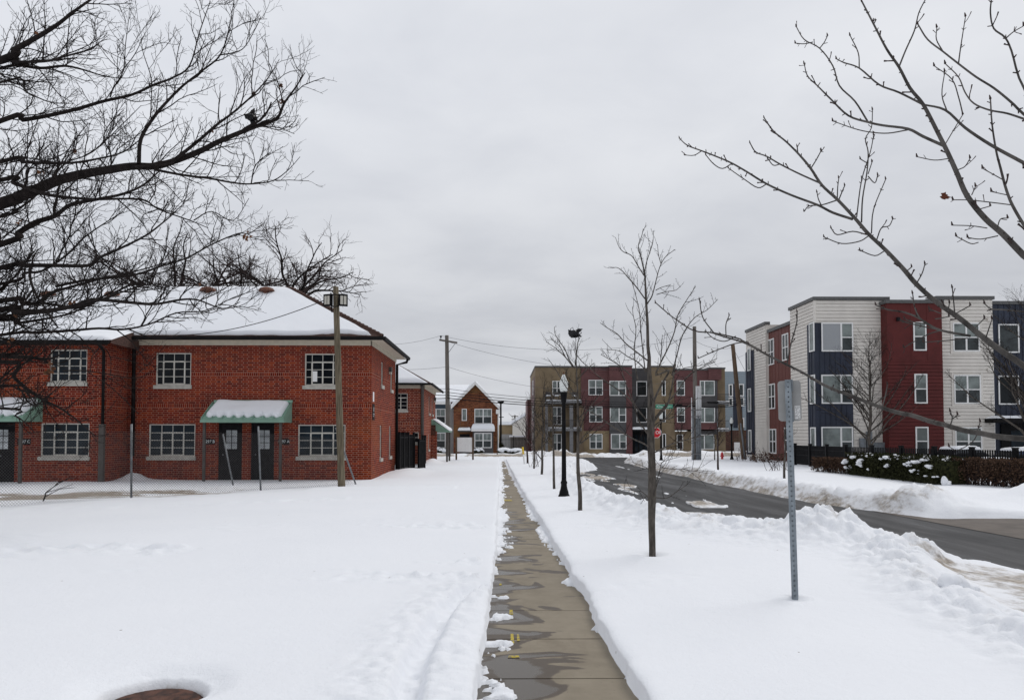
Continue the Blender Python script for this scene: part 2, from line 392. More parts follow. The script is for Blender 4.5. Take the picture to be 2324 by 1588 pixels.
so = bpy.data.objects.new('sun', sd); COL.objects.link(so)
dirv = Vector((math.sin(SUN_AZ) * math.cos(SUN_EL), math.cos(SUN_AZ) * math.cos(SUN_EL), math.sin(SUN_EL)))
so.rotation_euler = (-dirv).to_track_quat('-Z', 'Y').to_euler(); so.location = (0, -10, 40)
vs = SC.view_settings; vs.view_transform = 'Standard'; vs.look = 'None'; vs.exposure = 0; vs.gamma = 1; vs.use_curve_mapping = False

# ------------------------------------------------------------------ noise for the land
def hsh(ix, iy, s):
    h = (ix.astype(np.int64) * 374761393 + iy.astype(np.int64) * 668265263 + s * 974711) & 0xffffffff
    h = ((h ^ (h >> 13)) * 1274126177) & 0xffffffff
    h = ((h ^ (h >> 16)) * 2246822519) & 0xffffffff
    return ((h ^ (h >> 15)) & 0xffffff) / float(0xffffff)
def vn(x, y, s=0):
    ix = np.floor(x); iy = np.floor(y); fx = x - ix; fy = y - iy
    fx = fx * fx * fx * (fx * (fx * 6 - 15) + 10); fy = fy * fy * fy * (fy * (fy * 6 - 15) + 10)
    a = hsh(ix, iy, s); b = hsh(ix + 1, iy, s); c = hsh(ix, iy + 1, s); d = hsh(ix + 1, iy + 1, s)
    return a + (b - a) * fx + (c - a) * fy + (a - b - c + d) * fx * fy
def fbm(x, y, o=4, s=0, g=.5):
    t = 0; a = 1; n = 0
    for i in range(o):
        t = t + a * vn(x * 2 ** i + 17.3 * i, y * 2 ** i - 9.1 * i, s + i); n += a; a *= g
    return t / n
def ss(a, b, x):
    t = np.clip((x - a) / (b - a), 0, 1); return t * t * (3 - 2 * t)
def wor(x, y, s=0):                       # distance to the nearest scattered point: lumps of ploughed snow
    ix = np.floor(x); iy = np.floor(y); best = np.full(np.shape(x), 9.0)
    for i in (-1, 0, 1):
        for j in (-1, 0, 1):
            px = ix + i + hsh(ix + i, iy + j, s); py = iy + j + hsh(ix + i, iy + j, s + 5)
            best = np.minimum(best, (px - x) ** 2 + (py - y) ** 2)
    return np.sqrt(best)
def lumps(x, y, sc, s):
    return np.clip(1 - wor(x / sc, y / sc, s) ** 2 * 1.6, 0, 1)

SLAB = -.15
def edgeL(y): return np.interp(y, [0, 5, 6, 7, 8, 12, 20, 30, 44, 60], [-.2, -.18, -.165, -.14, -.13, -.1, -.1, -.1, -.2, -.2]) + .045 * (fbm(y * 1.4, y * 0, 3, 11) - .5) + .022 * (vn(y * 7, y * 0, 12) - .5)
def edgeR(y): return np.interp(y, [0, 5, 6, 7, 8.3, 11.3, 15.3, 21.8, 30, 44, 60], [.96, .95, .93, .90, .93, .87, .78, .66, .55, .40, .3]) + .05 * (fbm(y * 1.1, y * 0, 3, 21) - .5) + .018 * (vn(y * 6, y * 0, 22) - .5) - .05 * np.exp(-((y - 9.2) / .4) ** 2)
RLX = ([0, 9, 11, 12.5, 14, 16, 23, 34, 38, 40.5, 56], [6.75, 6.7, 6.6, 6.2, 4.6, 3.35, 3.05, 3.4, 4.0, 5.25, 6.0])
RRX = ([0, 12, 15, 18, 20, 25, 40, 51, 55, 57], [9.9, 9.9, 9.7, 9.1, 8.5, 8.05, 8.1, 8.4, 9.0, 12])
HOLE = (-2.37, 5.17)

HOLLOWS = []
for (px, py, hr, hd) in [(1805, 1360, .075, .05), (1480, 1262, .12, .06), (1280, 1126, .33, .06), (1316, 1150, .12, .05), (1258, 1110, .12, .05), (776, 1104, .25, .07), (298, 1128, .12, .05), (592, 1112, .12, .05), (530, 1102, .12, .05), (809, 1100, .12, .05)]:
    g_ = gnd(px, py, 0); HOLLOWS.append((g_.x, g_.y, hr, hd))
def snow_height(X, Y):
    Z = .085 * (fbm(X / 5, Y / 5, 3, 1) - .5) + .016 * (fbm(X * .9, Y * .9, 4, 2) - .5)
    D = np.zeros_like(Z)
    # soft drifting and trampled patches on the lawn to the left
    tr = ss(.55, .72, fbm(X * .35, Y * .8, 3, 5)) * ss(8.2, 9.2, Y) * ss(16, 12, Y) * (X < -.3)
    line = np.exp(-((Y - (16.6 + .42 * (X + 12))) / .55) ** 2) * (X < -4) * ss(-18, -15, X)
    foot = 1.2 * tr + .75 * line
    Z += foot * (.045 * lumps(X, Y, .17, 31) - .075 * lumps(X + .2, Y, .30, 37) + .02 + .04 * (fbm(X * 7, Y * 7, 3, 33) - .5))
    right = ss(.9, 1.3, X) * ss(2.6, 2.2, X) * np.exp(-((Y - (8.4 + .6 * (X - 1.5))) / .35) ** 2)
    Z += right * .03 * (lumps(X, Y, .3, 41) - .5)
    # trench trodden along the left of the path
    tx = np.interp(Y, [0, 4.7, 5.7, 6.8, 7.6, 8.2, 8.6], [-.62, -.60, -.62, -.58, -.50, -.35, -.2])
    tm = ss(8.9, 8.2, Y)
    wob = .05 * (fbm(Y * 2.2, X * 0 + 3, 2, 51) - .5)
    tren = np.exp(-((X - tx - wob) / .10) ** 4) * tm
    Z -= tren * (.10 + .06 * lumps(X * 1.6, Y * .8, .3, 52))
    rough = ss(.75, .1, np.abs(X - tx + .02)) * tm * (X < -.1)
    Z += rough * (.055 * (fbm(X * 5, Y * 9, 3, 53) - .5) + .04 * (lumps(X, Y, .12, 54) - .4) + .035)
    # melt bowl around the manhole
    r = np.hypot(X - HOLE[0], (Y - HOLE[1]))
    rr = r * (1 + .10 * (fbm(np.arctan2(Y - HOLE[1], X - HOLE[0]) * 2, r * 2, 2, 61) - .5))
    Z -= .075 * np.exp(-(r / .74) ** 2)
    Z -= ss(.37, .27, rr) * .20 + .055 * ss(.58, .33, rr)
    # ragged rim in the bowl
    Z += .02 * (fbm(X * 22, Y * 22, 3, 62) - .5) * ss(.52, .36, rr) * ss(.22, .30, rr)
    D += .85 * ss(.38, .28, rr)
    # drift in the corner of the brick house, leaf litter behind the wire fence
    Z += .30 * np.exp(-((X + 14.0) / .36) ** 2 - ((Y - 28.7) / .45) ** 2)
    lit = ss(-7.2, -9.5, X) * np.exp(-((Y - (21.6 + .30 * (X + 12))) / 1.3) ** 2)
    D += 1.15 * lit * ss(.28, .55, fbm(X * .9, Y * 2.2, 4, 71)); D += .10 * ss(-3, -9, X) * ss(17, 20, Y) * ss(27, 25, Y)
    Z -= .05 * lit
    # drift beside the second house
    Z += .22 * np.exp(-((X + 4.2) / .8) ** 2 - ((Y - 33.5) / 3.2) ** 2) + .3 * np.exp(-((X + 4.3) / .5) ** 2 - ((Y - 46.5) / 2.0) ** 2)
    Z += .05 * np.exp(-((Y - 24.8 - .2 * X) / .5) ** 2) * (X < -1.5) * (X > -6)
    # road and its banks
    xl = np.interp(Y, *RLX) + .5 * (fbm(Y * .7, X * 0, 4, 81) - .5); xr = np.interp(Y, *RRX) + .5 * (fbm(Y * .6, X * 0, 4, 82) - .5)
    s = np.minimum(X - xl, xr - X)
    rightside = ss(1.9, 2.6, X)
    ch = lumps(X, Y, .42, 91) * .6 + lumps(X, Y, .2, 92) * .4; fin = fbm(X * 5, Y * 5, 4, 93) - .5
    # left bank
    bl = ss(13.2, 15.5, Y) * ss(52, 46, Y)
    xb = np.interp(Y, [13, 16, 24, 34, 40, 44, 50], [3.2, 2.75, 2.55, 2.9, 4.4, 4.4, 5.2])
    g = np.exp(-((X - xb) / np.interp(Y, [13, 34, 40, 50], [.55, .55, 1.0, .8])) ** 2) * bl
    Z += g * (.13 + .22 * (fbm(X * .8, Y * .8, 3, 94) - .4) + .26 * (ch - .35) + .16 * fin)
    # the big heap
    ax, ay, bx, by = 3.0, 14.0, 6.1, 10.3
    tt = np.clip(((X - ax) * (bx - ax) + (Y - ay) * (by - ay)) / ((bx - ax) ** 2 + (by - ay) ** 2), 0, 1)
    dd = np.hypot(X - ax - tt * (bx - ax), Y - ay - tt * (by - ay))
    gp = np.exp(-(dd / .92) ** 2)
    hp = .09 + .05 * np.exp(-((tt - .25) / .2) ** 2) + .14 * np.exp(-((tt - .62) / .16) ** 2) - .06 * ss(.85, 1, tt)
    pk = .17 * np.clip(1 - np.hypot(X - 4.95, (Y - 11.55) * .8) / .75, 0, 1)
    Z += gp * hp * 1.25 + pk + (gp + ss(0, .2, pk)) * (.16 * (ch - .42) + .12 * fin + .05 * (lumps(X, Y, .11, 190) - .45) + .04 * (fbm(X * 13, Y * 13, 3, 193) - .5))
    D += .42 * gp * ss(.45, .75, fbm(X * 2.2, Y * 2.2, 4, 191))
    Z += .13 * np.clip(1 - np.hypot(X - 4.93, (Y - 11.5)) / .22, 0, 1) + .10 * np.clip(1 - np.hypot(X - 5.28, (Y - 11.3)) / .2, 0, 1)
    # low berm going on towards the camera
    bm = ss(11.2, 9.8, Y) * ss(2.5, 4, Y)
    bxx = np.interp(Y, [0, 6, 8, 10, 11], [4.15, 4.2, 4.5, 5.2, 5.7])
    gb = np.exp(-((X - bxx) / .42) ** 2) * bm
    Z += gb * (.07 + .18 * (ch - .38) + .12 * fin + .05 * (lumps(X, Y, .11, 190) - .4)); D += .3 * gb * ss(.5, .75, fbm(X * 2.2, Y * 2.2, 4, 192))
    # right bank with sand thrown up by the plough
    br = ss(16, 19, Y) * ss(58, 52, Y)
    gr = np.exp(-((X - xr - .75) / .55) ** 2) * br
    Z += gr * (.22 + .18 * (ch - .4) + .12 * fin)
    D += br * ss(-1.0, -.15, s) * (X > 6) * ss(.10, .0, s) * (.45 + .75 * fbm(Y * .5, X * 3, 4, 95)) * ss(-.95, -.5, s) * .72
    D += .35 * br * np.exp(-((X - xr - 1.2) / .3) ** 2) * ss(.5, .7, fbm(Y * .6, X, 3, 96))
    # trodden path on the right-hand pavement
    pr = np.exp(-((X - 10.55 - .1 * np.sin(Y * .3)) / .28) ** 4) * ss(17, 20, Y) * ss(50, 46, Y)
    Z -= pr * .12 * ss(.3, .6, fbm(X * 2, Y * .8, 3, 97)); D += pr * .75 * ss(.42, .62, fbm(X * 2, Y * .9, 3, 97))
    # mounds by the drive
    m1 = np.exp(-((X - 10.2) / .95) ** 2 - ((Y - 17.6) / .8) ** 2); m2 = np.exp(-((X - 14.6) / 1.55) ** 2 - ((Y - 18.4) / 1.4) ** 2)
    Z += .33 * m1 + .92 * m2 + (m1 + m2) * (.18 * (ch - .4) + .18 * fin); D += .45 * m1 * ss(.3, .7, fbm(X * 1.5, Y * 1.5, 3, 98)) + .28 * m2 * ss(.45, .7, fbm(X * 1.5, Y * 1.5, 3, 98))
    # sink below the asphalt
    off = ss(-.55, .22, s) * rightside * (X > 1.8)
    Z = Z * (1 - off) - .30 * off
    D = D * (1 - ss(-.05, .25, s) * rightside)
    # slush shoulder in the near left, dirty
    sh = ss(bxx + .35, bxx + .9, X) * ss(6.95, 6.6, X + .25 * (fbm(Y * 2, X, 3, 99) - .5)) * ss(10.9, 9.9, Y)
    Z = np.where(sh > .01, np.maximum(Z * (1 - sh) + sh * (-.125), -.135 + .05 * (fbm(X * 4, Y * 2, 4, 101) - .45) * sh), Z); D += .50 * sh * (.5 + fbm(X * 2, Y * .7, 4, 100)) * (s > -1.6)
    # streaks of dirty snow left on the parking strip
    lx = np.interp(Y, [18, 20, 28, 36, 40], [5.5, 5.25, 4.4, 3.95, 4.0])
    stx = np.exp(-((X - lx) / .65) ** 2) * ss(18.2, 20, Y) * ss(39, 36, Y)
    pt = stx * ss(.42, .56, fbm(X * 1.5, Y * .55, 4, 111)) + .9 * np.exp(-((X - 4.6) / .55) ** 2 - ((Y - 17.3) / .5) ** 2) + .8 * np.exp(-((X - 3.8) / .8) ** 2 - ((Y - 15.9) / .22) ** 2) + .75 * np.exp(-((X - 7.0) / .12) ** 2) * ss(28, 33, Y) * ss(50, 44, Y) * fbm(X * 2, Y * .5, 3, 113)
    Z = np.where((pt > .35) & (s > -.3), np.maximum(Z, -.158 + .03 * np.clip(pt, 0, 1) + .035 * (fbm(X * 4, Y * 2, 3, 112) - .5)), Z); D += .95 * np.clip(pt, 0, 1) * (s > -.1) * (.5 + fbm(X * 2.5, Y * 1.2, 3, 213))
    # driveway on the right
    dr = ss(9.2, 9.6, X + .3 * (fbm(Y, X, 3, 114) - .5)) * ss(16.6, 16.2, Y + .5 * (fbm(X * .8, Y * 0, 3, 115) - .5) - .02 * (X - 9)) * ss(8, 10, Y)
    Z = Z * (1 - dr) - .3 * dr; D = D * (1 - dr)
    # cross street and its dirty banks
    cs = ss(56.6, 57.4, Y + .6 * (fbm(X * .5, Y * 0, 3, 121) - .5)) * ss(65.2, 64.2, Y + 1.2 * (fbm(X * .5, Y * 0, 3, 122) - .5))
    Z = Z * (1 - cs) - .3 * cs
    kb = np.exp(-((Y - 56.0) / .7) ** 2) * ss(0, .6, np.maximum(xl - X, X - xr)); Z += kb * (.14 + .1 * (ch - .4))
    fb = np.exp(-((Y - 66.4) / 1.3) ** 2); am = np.interp(X, [-40, -8, 1, 3, 9, 12, 25, 40], [.2, .25, .2, .55, .65, .45, .5, .3])
    Z += fb * am * (.8 + .9 * (fbm(X * 1.2, Y * 1.2, 3, 123) - .5)); D += .95 * np.exp(-((Y - 65.3) / .7) ** 2) * ss(.3, .55, fbm(X * .8, Y * .8, 4, 124)) + .6 * np.exp(-((Y - 64.6) / .5) ** 2)
    D += .5 * np.exp(-((Y - 67.5) / 1.5) ** 2) * ss(.5, .7, fbm(X * .9, Y * .9, 4, 125))
    Z -= .22 * ss(64, 78, Y)
    for (hx, hy, hr, hd) in HOLLOWS:
        q = np.hypot(X - hx, Y - hy); Z -= hd * np.exp(-(q / hr) ** 2) - .3 * hd * np.exp(-((q - 2.2 * hr) / hr) ** 2)
    return Z, np.clip(D, 0, 1)

# rows follow the distance, columns follow the edges of the path, so that near snow is fine and far snow is coarse
ys = [1.2]
while ys[-1] < 900:
    y = ys[-1]; st = (.0058 if y < 15 else .0072) * y
    if 3.9 < y < 5.6: st = .02
    if 8 < y < 14: st = .038
    if y > 80: st = .05 * y
    ys.append(y + st)
ys = np.array([-6.0, -2, 0] + ys)
def spread(segs):
    out = []; x = segs[0][0]
    for (x1, d) in segs[1:]:
        n = max(1, int(round((x1 - x) / d))); out += list(np.linspace(x, x1, n, endpoint=False)); x = x1
    out.append(x); return np.array(out)
dl = np.concatenate([[0, .012, .03, .055, .085], spread([(.12,), (.95, .03), (1.45, .04), (2.75, .021), (3.4, .04), (6, .07), (12, .13), (20, .25), (40, 1.0), (90, 5), (600, 60)])])
drr = np.concatenate([[0, .012, .03, .055, .085], spread([(.12,), (1.2, .06), (2.0, .05), (2.4, .05), (6.6, .031), (8.6, .07), (12, .08), (16, .1), (22, .3), (45, 1.0), (90, 5), (600, 60)])])
tp = np.concatenate([[.012, .05], np.linspace(.085, .915, 46), [.95, .988]])
EL = edgeL(ys)[:, None]; ER = edgeR(ys)[:, None]
PEND = 54.5 
XL = EL - dl[None, ::-1]; XR = ER + drr[None, :]; XP = EL + (ER - EL) * tp[None, :]
Yl = np.repeat(ys[:, None], len(dl), 1); Yr = np.repeat(ys[:, None], len(drr), 1); Yp = np.repeat(ys[:, None], len(tp), 1)
ZL, DL = snow_height(XL, Yl); ZR, DR = snow_height(XR, Yr)
wob = .03 * (fbm(ys * 5, ys * 0, 2, 131)[:, None] - .5)
ZL = np.where(Yl < PEND, ZL - .035 * np.exp(-dl[None, ::-1] / .03) + wob * np.exp(-dl[None, ::-1] / .1), ZL)
ZR = np.where(Yr < PEND, ZR + .01 - .035 * np.exp(-drr[None, :] / .03) + wob * np.exp(-drr[None, :] / .1), ZR)
ZS, DS = snow_height(XP, Yp)
a = XP - EL; b = ER - XP
lmp = .62 * fbm(XP * 5.0, Yp * 4.0, 4, 141) + .38 * fbm(XP * 16, Yp * 13, 3, 145) + .25 * (fbm(XP * 1.0, Yp * .9, 2, 142) - .5)
thr = .53 + .9 * np.clip(np.minimum(a * 1.0, b * 2.6), 0, .6) + .06 * ss(6.6, 6.0, Yp)
thr = thr - .20 * ss(9, 15, Yp) * np.clip(1 - np.minimum(a, b) * 3.4, 0, 1) - .14 * ss(20, 34, Yp) * np.clip(1 - np.minimum(a, b) * 3, 0, 1)
extra = 0
for (px, py, rx, ry, am) in [(.02, 5.35, .13, .55, .35), (.0, 6.55, .16, .12, .28), (.03, 7.45, .22, .10, .30), (.22, 7.5, .2, .05, .22), (.0, 8.35, .14, .12, .3), (.80, 9.2, .22, .16, .38), (.86, 7.0, .06, .12, .2), (.25, 8.2, .08, .14, .26), (.3, 8.75, .1, .12, .26), (.14, 9.5, .07, .12, .24), (.1, 10.6, .06, .07, .3), (.05, 12.4, .2, .35, .26), (.1, 14.5, .1, .35, .24), (.75, 11.5, .1, .25, .25), (.70, 13.5, .13, 1.3, .4), (.62, 17.5, .15, 2.2, .4), (.05, 17, .1, 1.5, .3), (.3, 16, .1, .3, .3), (.3, 22, .1, .5, .3), (.2, 27, .12, .5, .35), (.3, 36, .3, 1.2, .35), (.1, 43, .3, 1.3, .3), (.2, 50, .3, 1.5, .3)]:
    extra = extra + .72 * am * np.exp(-((XP - px) / rx) ** 2 - ((Yp - py) / ry) ** 2)
L = np.clip(lmp + extra - thr, 0, 1)
H = np.where(L > 0, .055 + 0 * L, 0)
top = np.minimum(SLAB + .008 + .060 * np.sqrt(np.clip(L, 0, 1)) + .07 * np.clip(L * 5, 0, 1) * (fbm(XP * 17, Yp * 17, 3, 143) - .38), ZS - .01)
ZP = np.where(L > .004, top, SLAB - .05)
ZP = np.where(Yp > PEND, ZS, ZP); DP = np.where(Yp > PEND, DS, .0)
X = np.concatenate([XL, XP, XR], 1); Yg = np.concatenate([Yl, Yp, Yr], 1); Z = np.concatenate([ZL, ZP, ZR], 1); D = np.concatenate([DL, DP, DR], 1)
nr, nc = X.shape
me = bpy.data.meshes.new('snow_ground')
co = np.stack([X, Yg, Z], -1).reshape(-1, 3).astype(np.float32)
me.vertices.add(nr * nc); me.vertices.foreach_set('co', co.ravel())
i = (np.arange(nr - 1)[:, None] * nc + np.arange(nc - 1)[None, :]).ravel()
q = np.stack([i, i + 1, i + nc + 1, i + nc], 1).astype(np.int32)
me.loops.add(q.size); me.loops.foreach_set('vertex_index', q.ravel())
me.polygons.add(len(q)); me.polygons.foreach_set('loop_start', np.arange(0, q.size, 4, dtype=np.int32))
me.polygons.foreach_set('use_smooth', np.ones(len(q), dtype=bool))
at_ = me.attributes.new('dirt', 'FLOAT', 'POINT'); at_.data.foreach_set('value', D.ravel().astype(np.float32))
me.update(calc_edges=True); me.validate()
me.materials.append(M['snow'])
o = bpy.data.objects.new('snow_ground', me); COL.objects.link(o); tag(o, kind='structure')
def ground_z(x, y):
    z, _ = snow_height(np.array([[float(x)]]), np.array([[float(y)]])); return float(z[0, 0])

# pavement: slabs with open joints
mb = MB(); y0 = 1.30; pitch = 1.085
while y0 < 55:
    mb.box(-.62, 1.12, y0 + .006, y0 + pitch - .006, -.34, SLAB + .003 * math.sin(y0 * 5)); y0 += pitch
mb.box(-.62, 1.12, 1.2, 55.2, -.40, SLAB - .022)
o = mb.build('pavement', M['concrete']); tag(o, kind='structure')
mb = MB(); mb.quad((1.9, -8, -.160), (13, -8, -.160), (13, 58, -.160), (1.9, 58, -.160)); o = mb.build('road', M['asphalt']); tag(o, kind='structure')
mb = MB(); mb.quad((-90, 56.2, -.155), (90, 56.2, -.155), (90, 66, -.155), (-90, 66, -.155)); o = mb.build('cross_road', M['asphalt']); tag(o, kind='structure')
mb = MB(); mb.quad((9.45, 6, -.152), (30, 6, -.152), (30, 18.2, -.152), (9.0, 18.2, -.152)); o = mb.build('driveway', M['apron']); tag(o, kind='structure')
mb = MB()
for (px, py, w_, l_) in [(1162.5, 1449, .016, .16), (1176, 1447, .012, .11), (1166, 1490, .05, .03), (1136, 1326, .016, .05), (1160, 1389, .02, .10), (1152, 1135, .13, .25)]:
    g = gnd(px, py, SLAB); mb.quad((g.x - w_, g.y - l_, SLAB + .005), (g.x + w_, g.y - l_, SLAB + .005), (g.x + w_ * .8, g.y + l_, SLAB + .005), (g.x - w_ * .8, g.y + l_, SLAB + .005))
o = mb.build('pavement_spray_marks', M['ypaint']); tag(o, kind='structure')
HOLE_LID = None
# ------------------------------------------------------------------ building helpers
def rc(Y, x0, x1, y0, y1):
    xm, ym = (x0 + x1) / 2, (y0 + y1) / 2
    return at(x0, ym, Y).x, at(x1, ym, Y).x, at(xm, y1, Y).z, at(xm, y0, Y).z
def wall_holes(mb, F, a0, a1, b0, b1, holes=(), dep=.12, top=None):
    A = sorted(set([a0, a1] + [v for h in holes for v in h[:2]])); B = sorted(set([b0, b1] + [v for h in holes for v in h[2:4]]))
    for i in range(len(A) - 1):
        for j in range(len(B) - 1):
            am, bm = (A[i] + A[i + 1]) / 2, (B[j] + B[j + 1]) / 2
            if any(h[0] < am < h[1] and h[2] < bm < h[3] for h in holes): continue
            mb.quad(F(A[i], B[j]), F(A[i + 1], B[j]), F(A[i + 1], B[j + 1]), F(A[i], B[j + 1]))
    for h in holes:
        p, q, r, s = h[:4]
        for (x, y) in [((p, r), (q, r)), ((q, r), (q, s)), ((q, s), (p, s)), ((p, s), (p, r))]:
            mb.quad(F(x[0], x[1]), F(x[0], x[1], -dep), F(y[0], y[1], -dep), F(y[0], y[1]))
def siding(mb, F, a0, a1, b0, b1, e=.21, gap=.024, deep=.06, lip=.016):
    n = max(1, round((b1 - b0) / e)); e = (b1 - b0) / n; prof = []
    for k in range(n):
        z = b0 + k * e
        prof += [(lip, z), (.002, z + e - gap), (-deep, z + e - gap), (-deep, z + e)]
    prof.append((lip, b1))
    vs = [F(a, b, c) for (c, b) in prof for a in (a0, a1)]
    fs = [(2 * i, 2 * i + 1, 2 * i + 3, 2 * i + 2) for i in range(len(prof) - 1)]
    mb.add(vs, fs)
def panels(mb, F, a0, a1, b0, b1, ribs=.4, w=.035, proud=.03):
    mb.quad(F(a0, b0), F(a1, b0), F(a1, b1), F(a0, b1))
    a = a0 + ribs
    while a < a1 - .1:
        mb.fbox(F, a - w / 2, a + w / 2, b0, b1, .001, proud); a += ribs
def snow_patch(mb, p00, p10, p11, p01, nu=24, nv=8, th=.1, seed=1, edge=.10, nrm=None, lumpy=.35, lip=None):
    """snow lying on a quad: rounded at its edges"""
    p00, p10, p11, p01 = map(Vector, (p00, p10, p11, p01))
    n = nrm or (p10 - p00).cross(p01 - p00).normalized()
    if n.z < 0: n = -n
    vs = []
    lu = (p10 - p00).length; lv = (p01 - p00).length
    for j in range(nv + 1):
        for i in range(nu + 1):
            s, t = i / nu, j / nv
            s = .5 - .5 * math.cos(math.pi * s) if nu < 30 else s; t = .5 - .5 * math.cos(math.pi * t)
            if lip: t0 = lip(s); t = t0 + (1 - t0) * t
            p = (p00 * (1 - s) + p10 * s) * (1 - t) + (p01 * (1 - s) + p11 * s) * t
            d = min(min(s, 1 - s) * lu, min(j / nv * 1.0, 1 - t) * lv) / edge if lip else min(min(s, 1 - s) * lu, min(t, 1 - t) * lv) / edge
            f = math.sqrt(max(0, 1 - (1 - min(1, d)) ** 2))
            k = float(fbm(np.array([p.x * 1.3 + seed]), np.array([p.y * 1.3 + p.z]), 3, seed)[0])
            vs.append(p + n * (th * f * (1 - lumpy + 2 * lumpy * k) + .004))
    w_ = nu + 1
    mb.add(vs, [(j * w_ + i, j * w_ + i + 1, (j + 1) * w_ + i + 1, (j + 1) * w_ + i) for j in range(nv) for i in range(nu)], True)

def win_grid(F, a0, a1, b0, b1, parent, cols=4, rows=4, narrow=1.0, case=True, glass='glass', sill=True, dep=.10, extra=None):
    """painted steel window with glazing bars and a pair of casements in the middle"""
    f = MB(); fr = .045
    f.fbox(F, a0, a0 + fr, b0, b1, -dep, -.035); f.fbox(F, a1 - fr, a1, b0, b1, -dep, -.035)
    f.fbox(F, a0 + fr, a1 - fr, b1 - fr, b1, -dep, -.037); f.fbox(F, a0 + fr, a1 - fr, b0, b0 + fr, -dep, -.037)
    ia0, ia1, ib0, ib1 = a0 + fr, a1 - fr, b0 + fr, b1 - fr
    ws = [narrow] + [1.0] * (cols - 2) + [narrow] if cols > 2 else [1.0] * cols
    tot = sum(ws); xs = [ia0]
    for q in ws: xs.append(xs[-1] + (ia1 - ia0) * q / tot)
    zs = [ib0 + (ib1 - ib0) * k / rows for k in range(rows + 1)]
    mid = cols // 2
    for i, x in enumerate(xs[1:-1], 1):
        f.fbox(F, x - .011, x + .011, ib0, ib1, -dep + .004, -.064)
    for z in zs[1:-1]: f.fbox(F, ia0, ia1, z - .011, z + .011, -dep + .006, -.068)
    if case:
        lo, hi = ib0 + .002, zs[-2] if rows > 2 else ib1
        ca, cb = (xs[1], xs[-2]) if cols > 2 else (ia0, ia1)
        for x in ([ca, (ca + cb) / 2, cb] if cols > 2 else [(ca + cb) / 2]): f.fbox(F, x - .026, x + .026, lo, hi, -dep + .008, -.050)
        f.fbox(F, ca + .026, cb - .026, hi - .026, hi + .026, -dep + .010, -.054); f.fbox(F, ca + .026, cb - .026, lo, lo + .03, -dep + .012, -.056)
    wo_ = f.build('window', M['steelwin'], parent)
    p = MB(); p.quad(F(ia0 - .01, ib0 - .01, -dep + .03), F(ia1 + .01, ib0 - .01, -dep + .03), F(ia1 + .01, ib1 + .01, -dep + .03), F(ia0 - .01, ib1 + .01, -dep + .03))
    p.build('pane', M[glass], wo_)
    if extra:
        e = MB(); x0, x1, z0, z1 = extra
        e.fbox(F, x0, x1, z0, z1, -dep + .032, -dep + .036); tag(e.build('paper_notice', M['white'], wo_), 'white paper behind the pane')
    if sill:
        s = MB(); s.fbox(F, a0 - .07, a1 + .04, b0 - .145, b0 - .003, -.02, .06); s.build('sill', M['stone'], wo_)
    return wo_

def win_vinyl(F, a0, a1, b0, b1, parent, cols=('dh',), ws=None, fr=.075, prd=.05, wmat='white', grid=False):
    """white vinyl window; columns: dh double hung, pic picture, fix one pane, blind, dk dark"""
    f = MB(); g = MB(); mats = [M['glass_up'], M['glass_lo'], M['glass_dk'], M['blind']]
    f.fbox(F, a0, a0 + fr, b0, b1, .001, prd); f.fbox(F, a1 - fr, a1, b0, b1, .001, prd)
    f.fbox(F, a0 + fr, a1 - fr, b1 - fr, b1, .001, prd - .003); f.fbox(F, a0 + fr, a1 - fr, b0, b0 + fr, .001, prd - .003)
    ws = ws or [1] * len(cols); tot = sum(ws); x = a0 + fr; W_ = a1 - a0 - 2 * fr
    for k, c in enumerate(cols):
        x1 = x + W_ * ws[k] / tot
        if k: f.fbox(F, x - .05, x + .05, b0 + fr, b1 - fr, .001, prd - .006)
        zl, zh = b0 + fr, b1 - fr; zm = zl + (zh - zl) * .49
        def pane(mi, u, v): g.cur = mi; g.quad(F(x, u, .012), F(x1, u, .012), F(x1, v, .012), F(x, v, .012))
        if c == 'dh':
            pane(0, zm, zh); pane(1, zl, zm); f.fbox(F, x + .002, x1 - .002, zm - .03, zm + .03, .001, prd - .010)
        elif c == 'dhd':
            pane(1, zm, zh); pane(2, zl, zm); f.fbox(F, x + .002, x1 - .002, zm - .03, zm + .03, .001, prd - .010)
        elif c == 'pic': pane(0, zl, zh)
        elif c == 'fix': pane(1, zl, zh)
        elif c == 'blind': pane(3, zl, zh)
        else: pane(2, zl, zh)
        if grid and c == 'dh':
            xm = (x + x1) / 2; f.fbox(F, xm - .012, xm + .012, zm + .03, zh, .001, prd - .02)
        x = x1
    wo_ = f.build('window', M[wmat], parent); g.build('pane', mats, wo_); return wo_

def downspout(parent, pts, r=.05, mat='gutter', name='downspout'):
    m = MB(); m.tube(pts, r, 8); return m.build(name, M[mat], parent)

# ================================================================== brick row house
YF, XS = 29.0, -5.05
ZT, ZE = 5.17, 5.40
b1 = thing('brick_row_house', (-10, 32, 0), 'long two storey red brick house with snowy hip roof behind the leaning wire fence', 'house')
Ff = frame((0, YF, 0), (1, 0, 0), (0, -1, 0)); YL = 27.4; Fl = frame((0, YL, 0), (1, 0, 0), (0, -1, 0))
Fs = frame((XS, 0, 0), (0, 1, 0), (1, 0, 0)); XL_ = -14.4; YB = 35.5
def z2(zx, zy): return 454 + zx * .3394, 624 + zy * .3394
def z1(zx, zy): return zx * .3394, 624 + zy * .3394
def r2(Y, x0, x1, y0, y1): return rc(Y, z2(x0, 0)[0], z2(x1, 0)[0], z2(0, y0)[1], z2(0, y1)[1])
def r1(Y, x0, x1, y0, y1): return rc(Y, z1(x0, 0)[0], z1(x1, 0)[0], z1(0, y0)[1], z1(0, y1)[1])
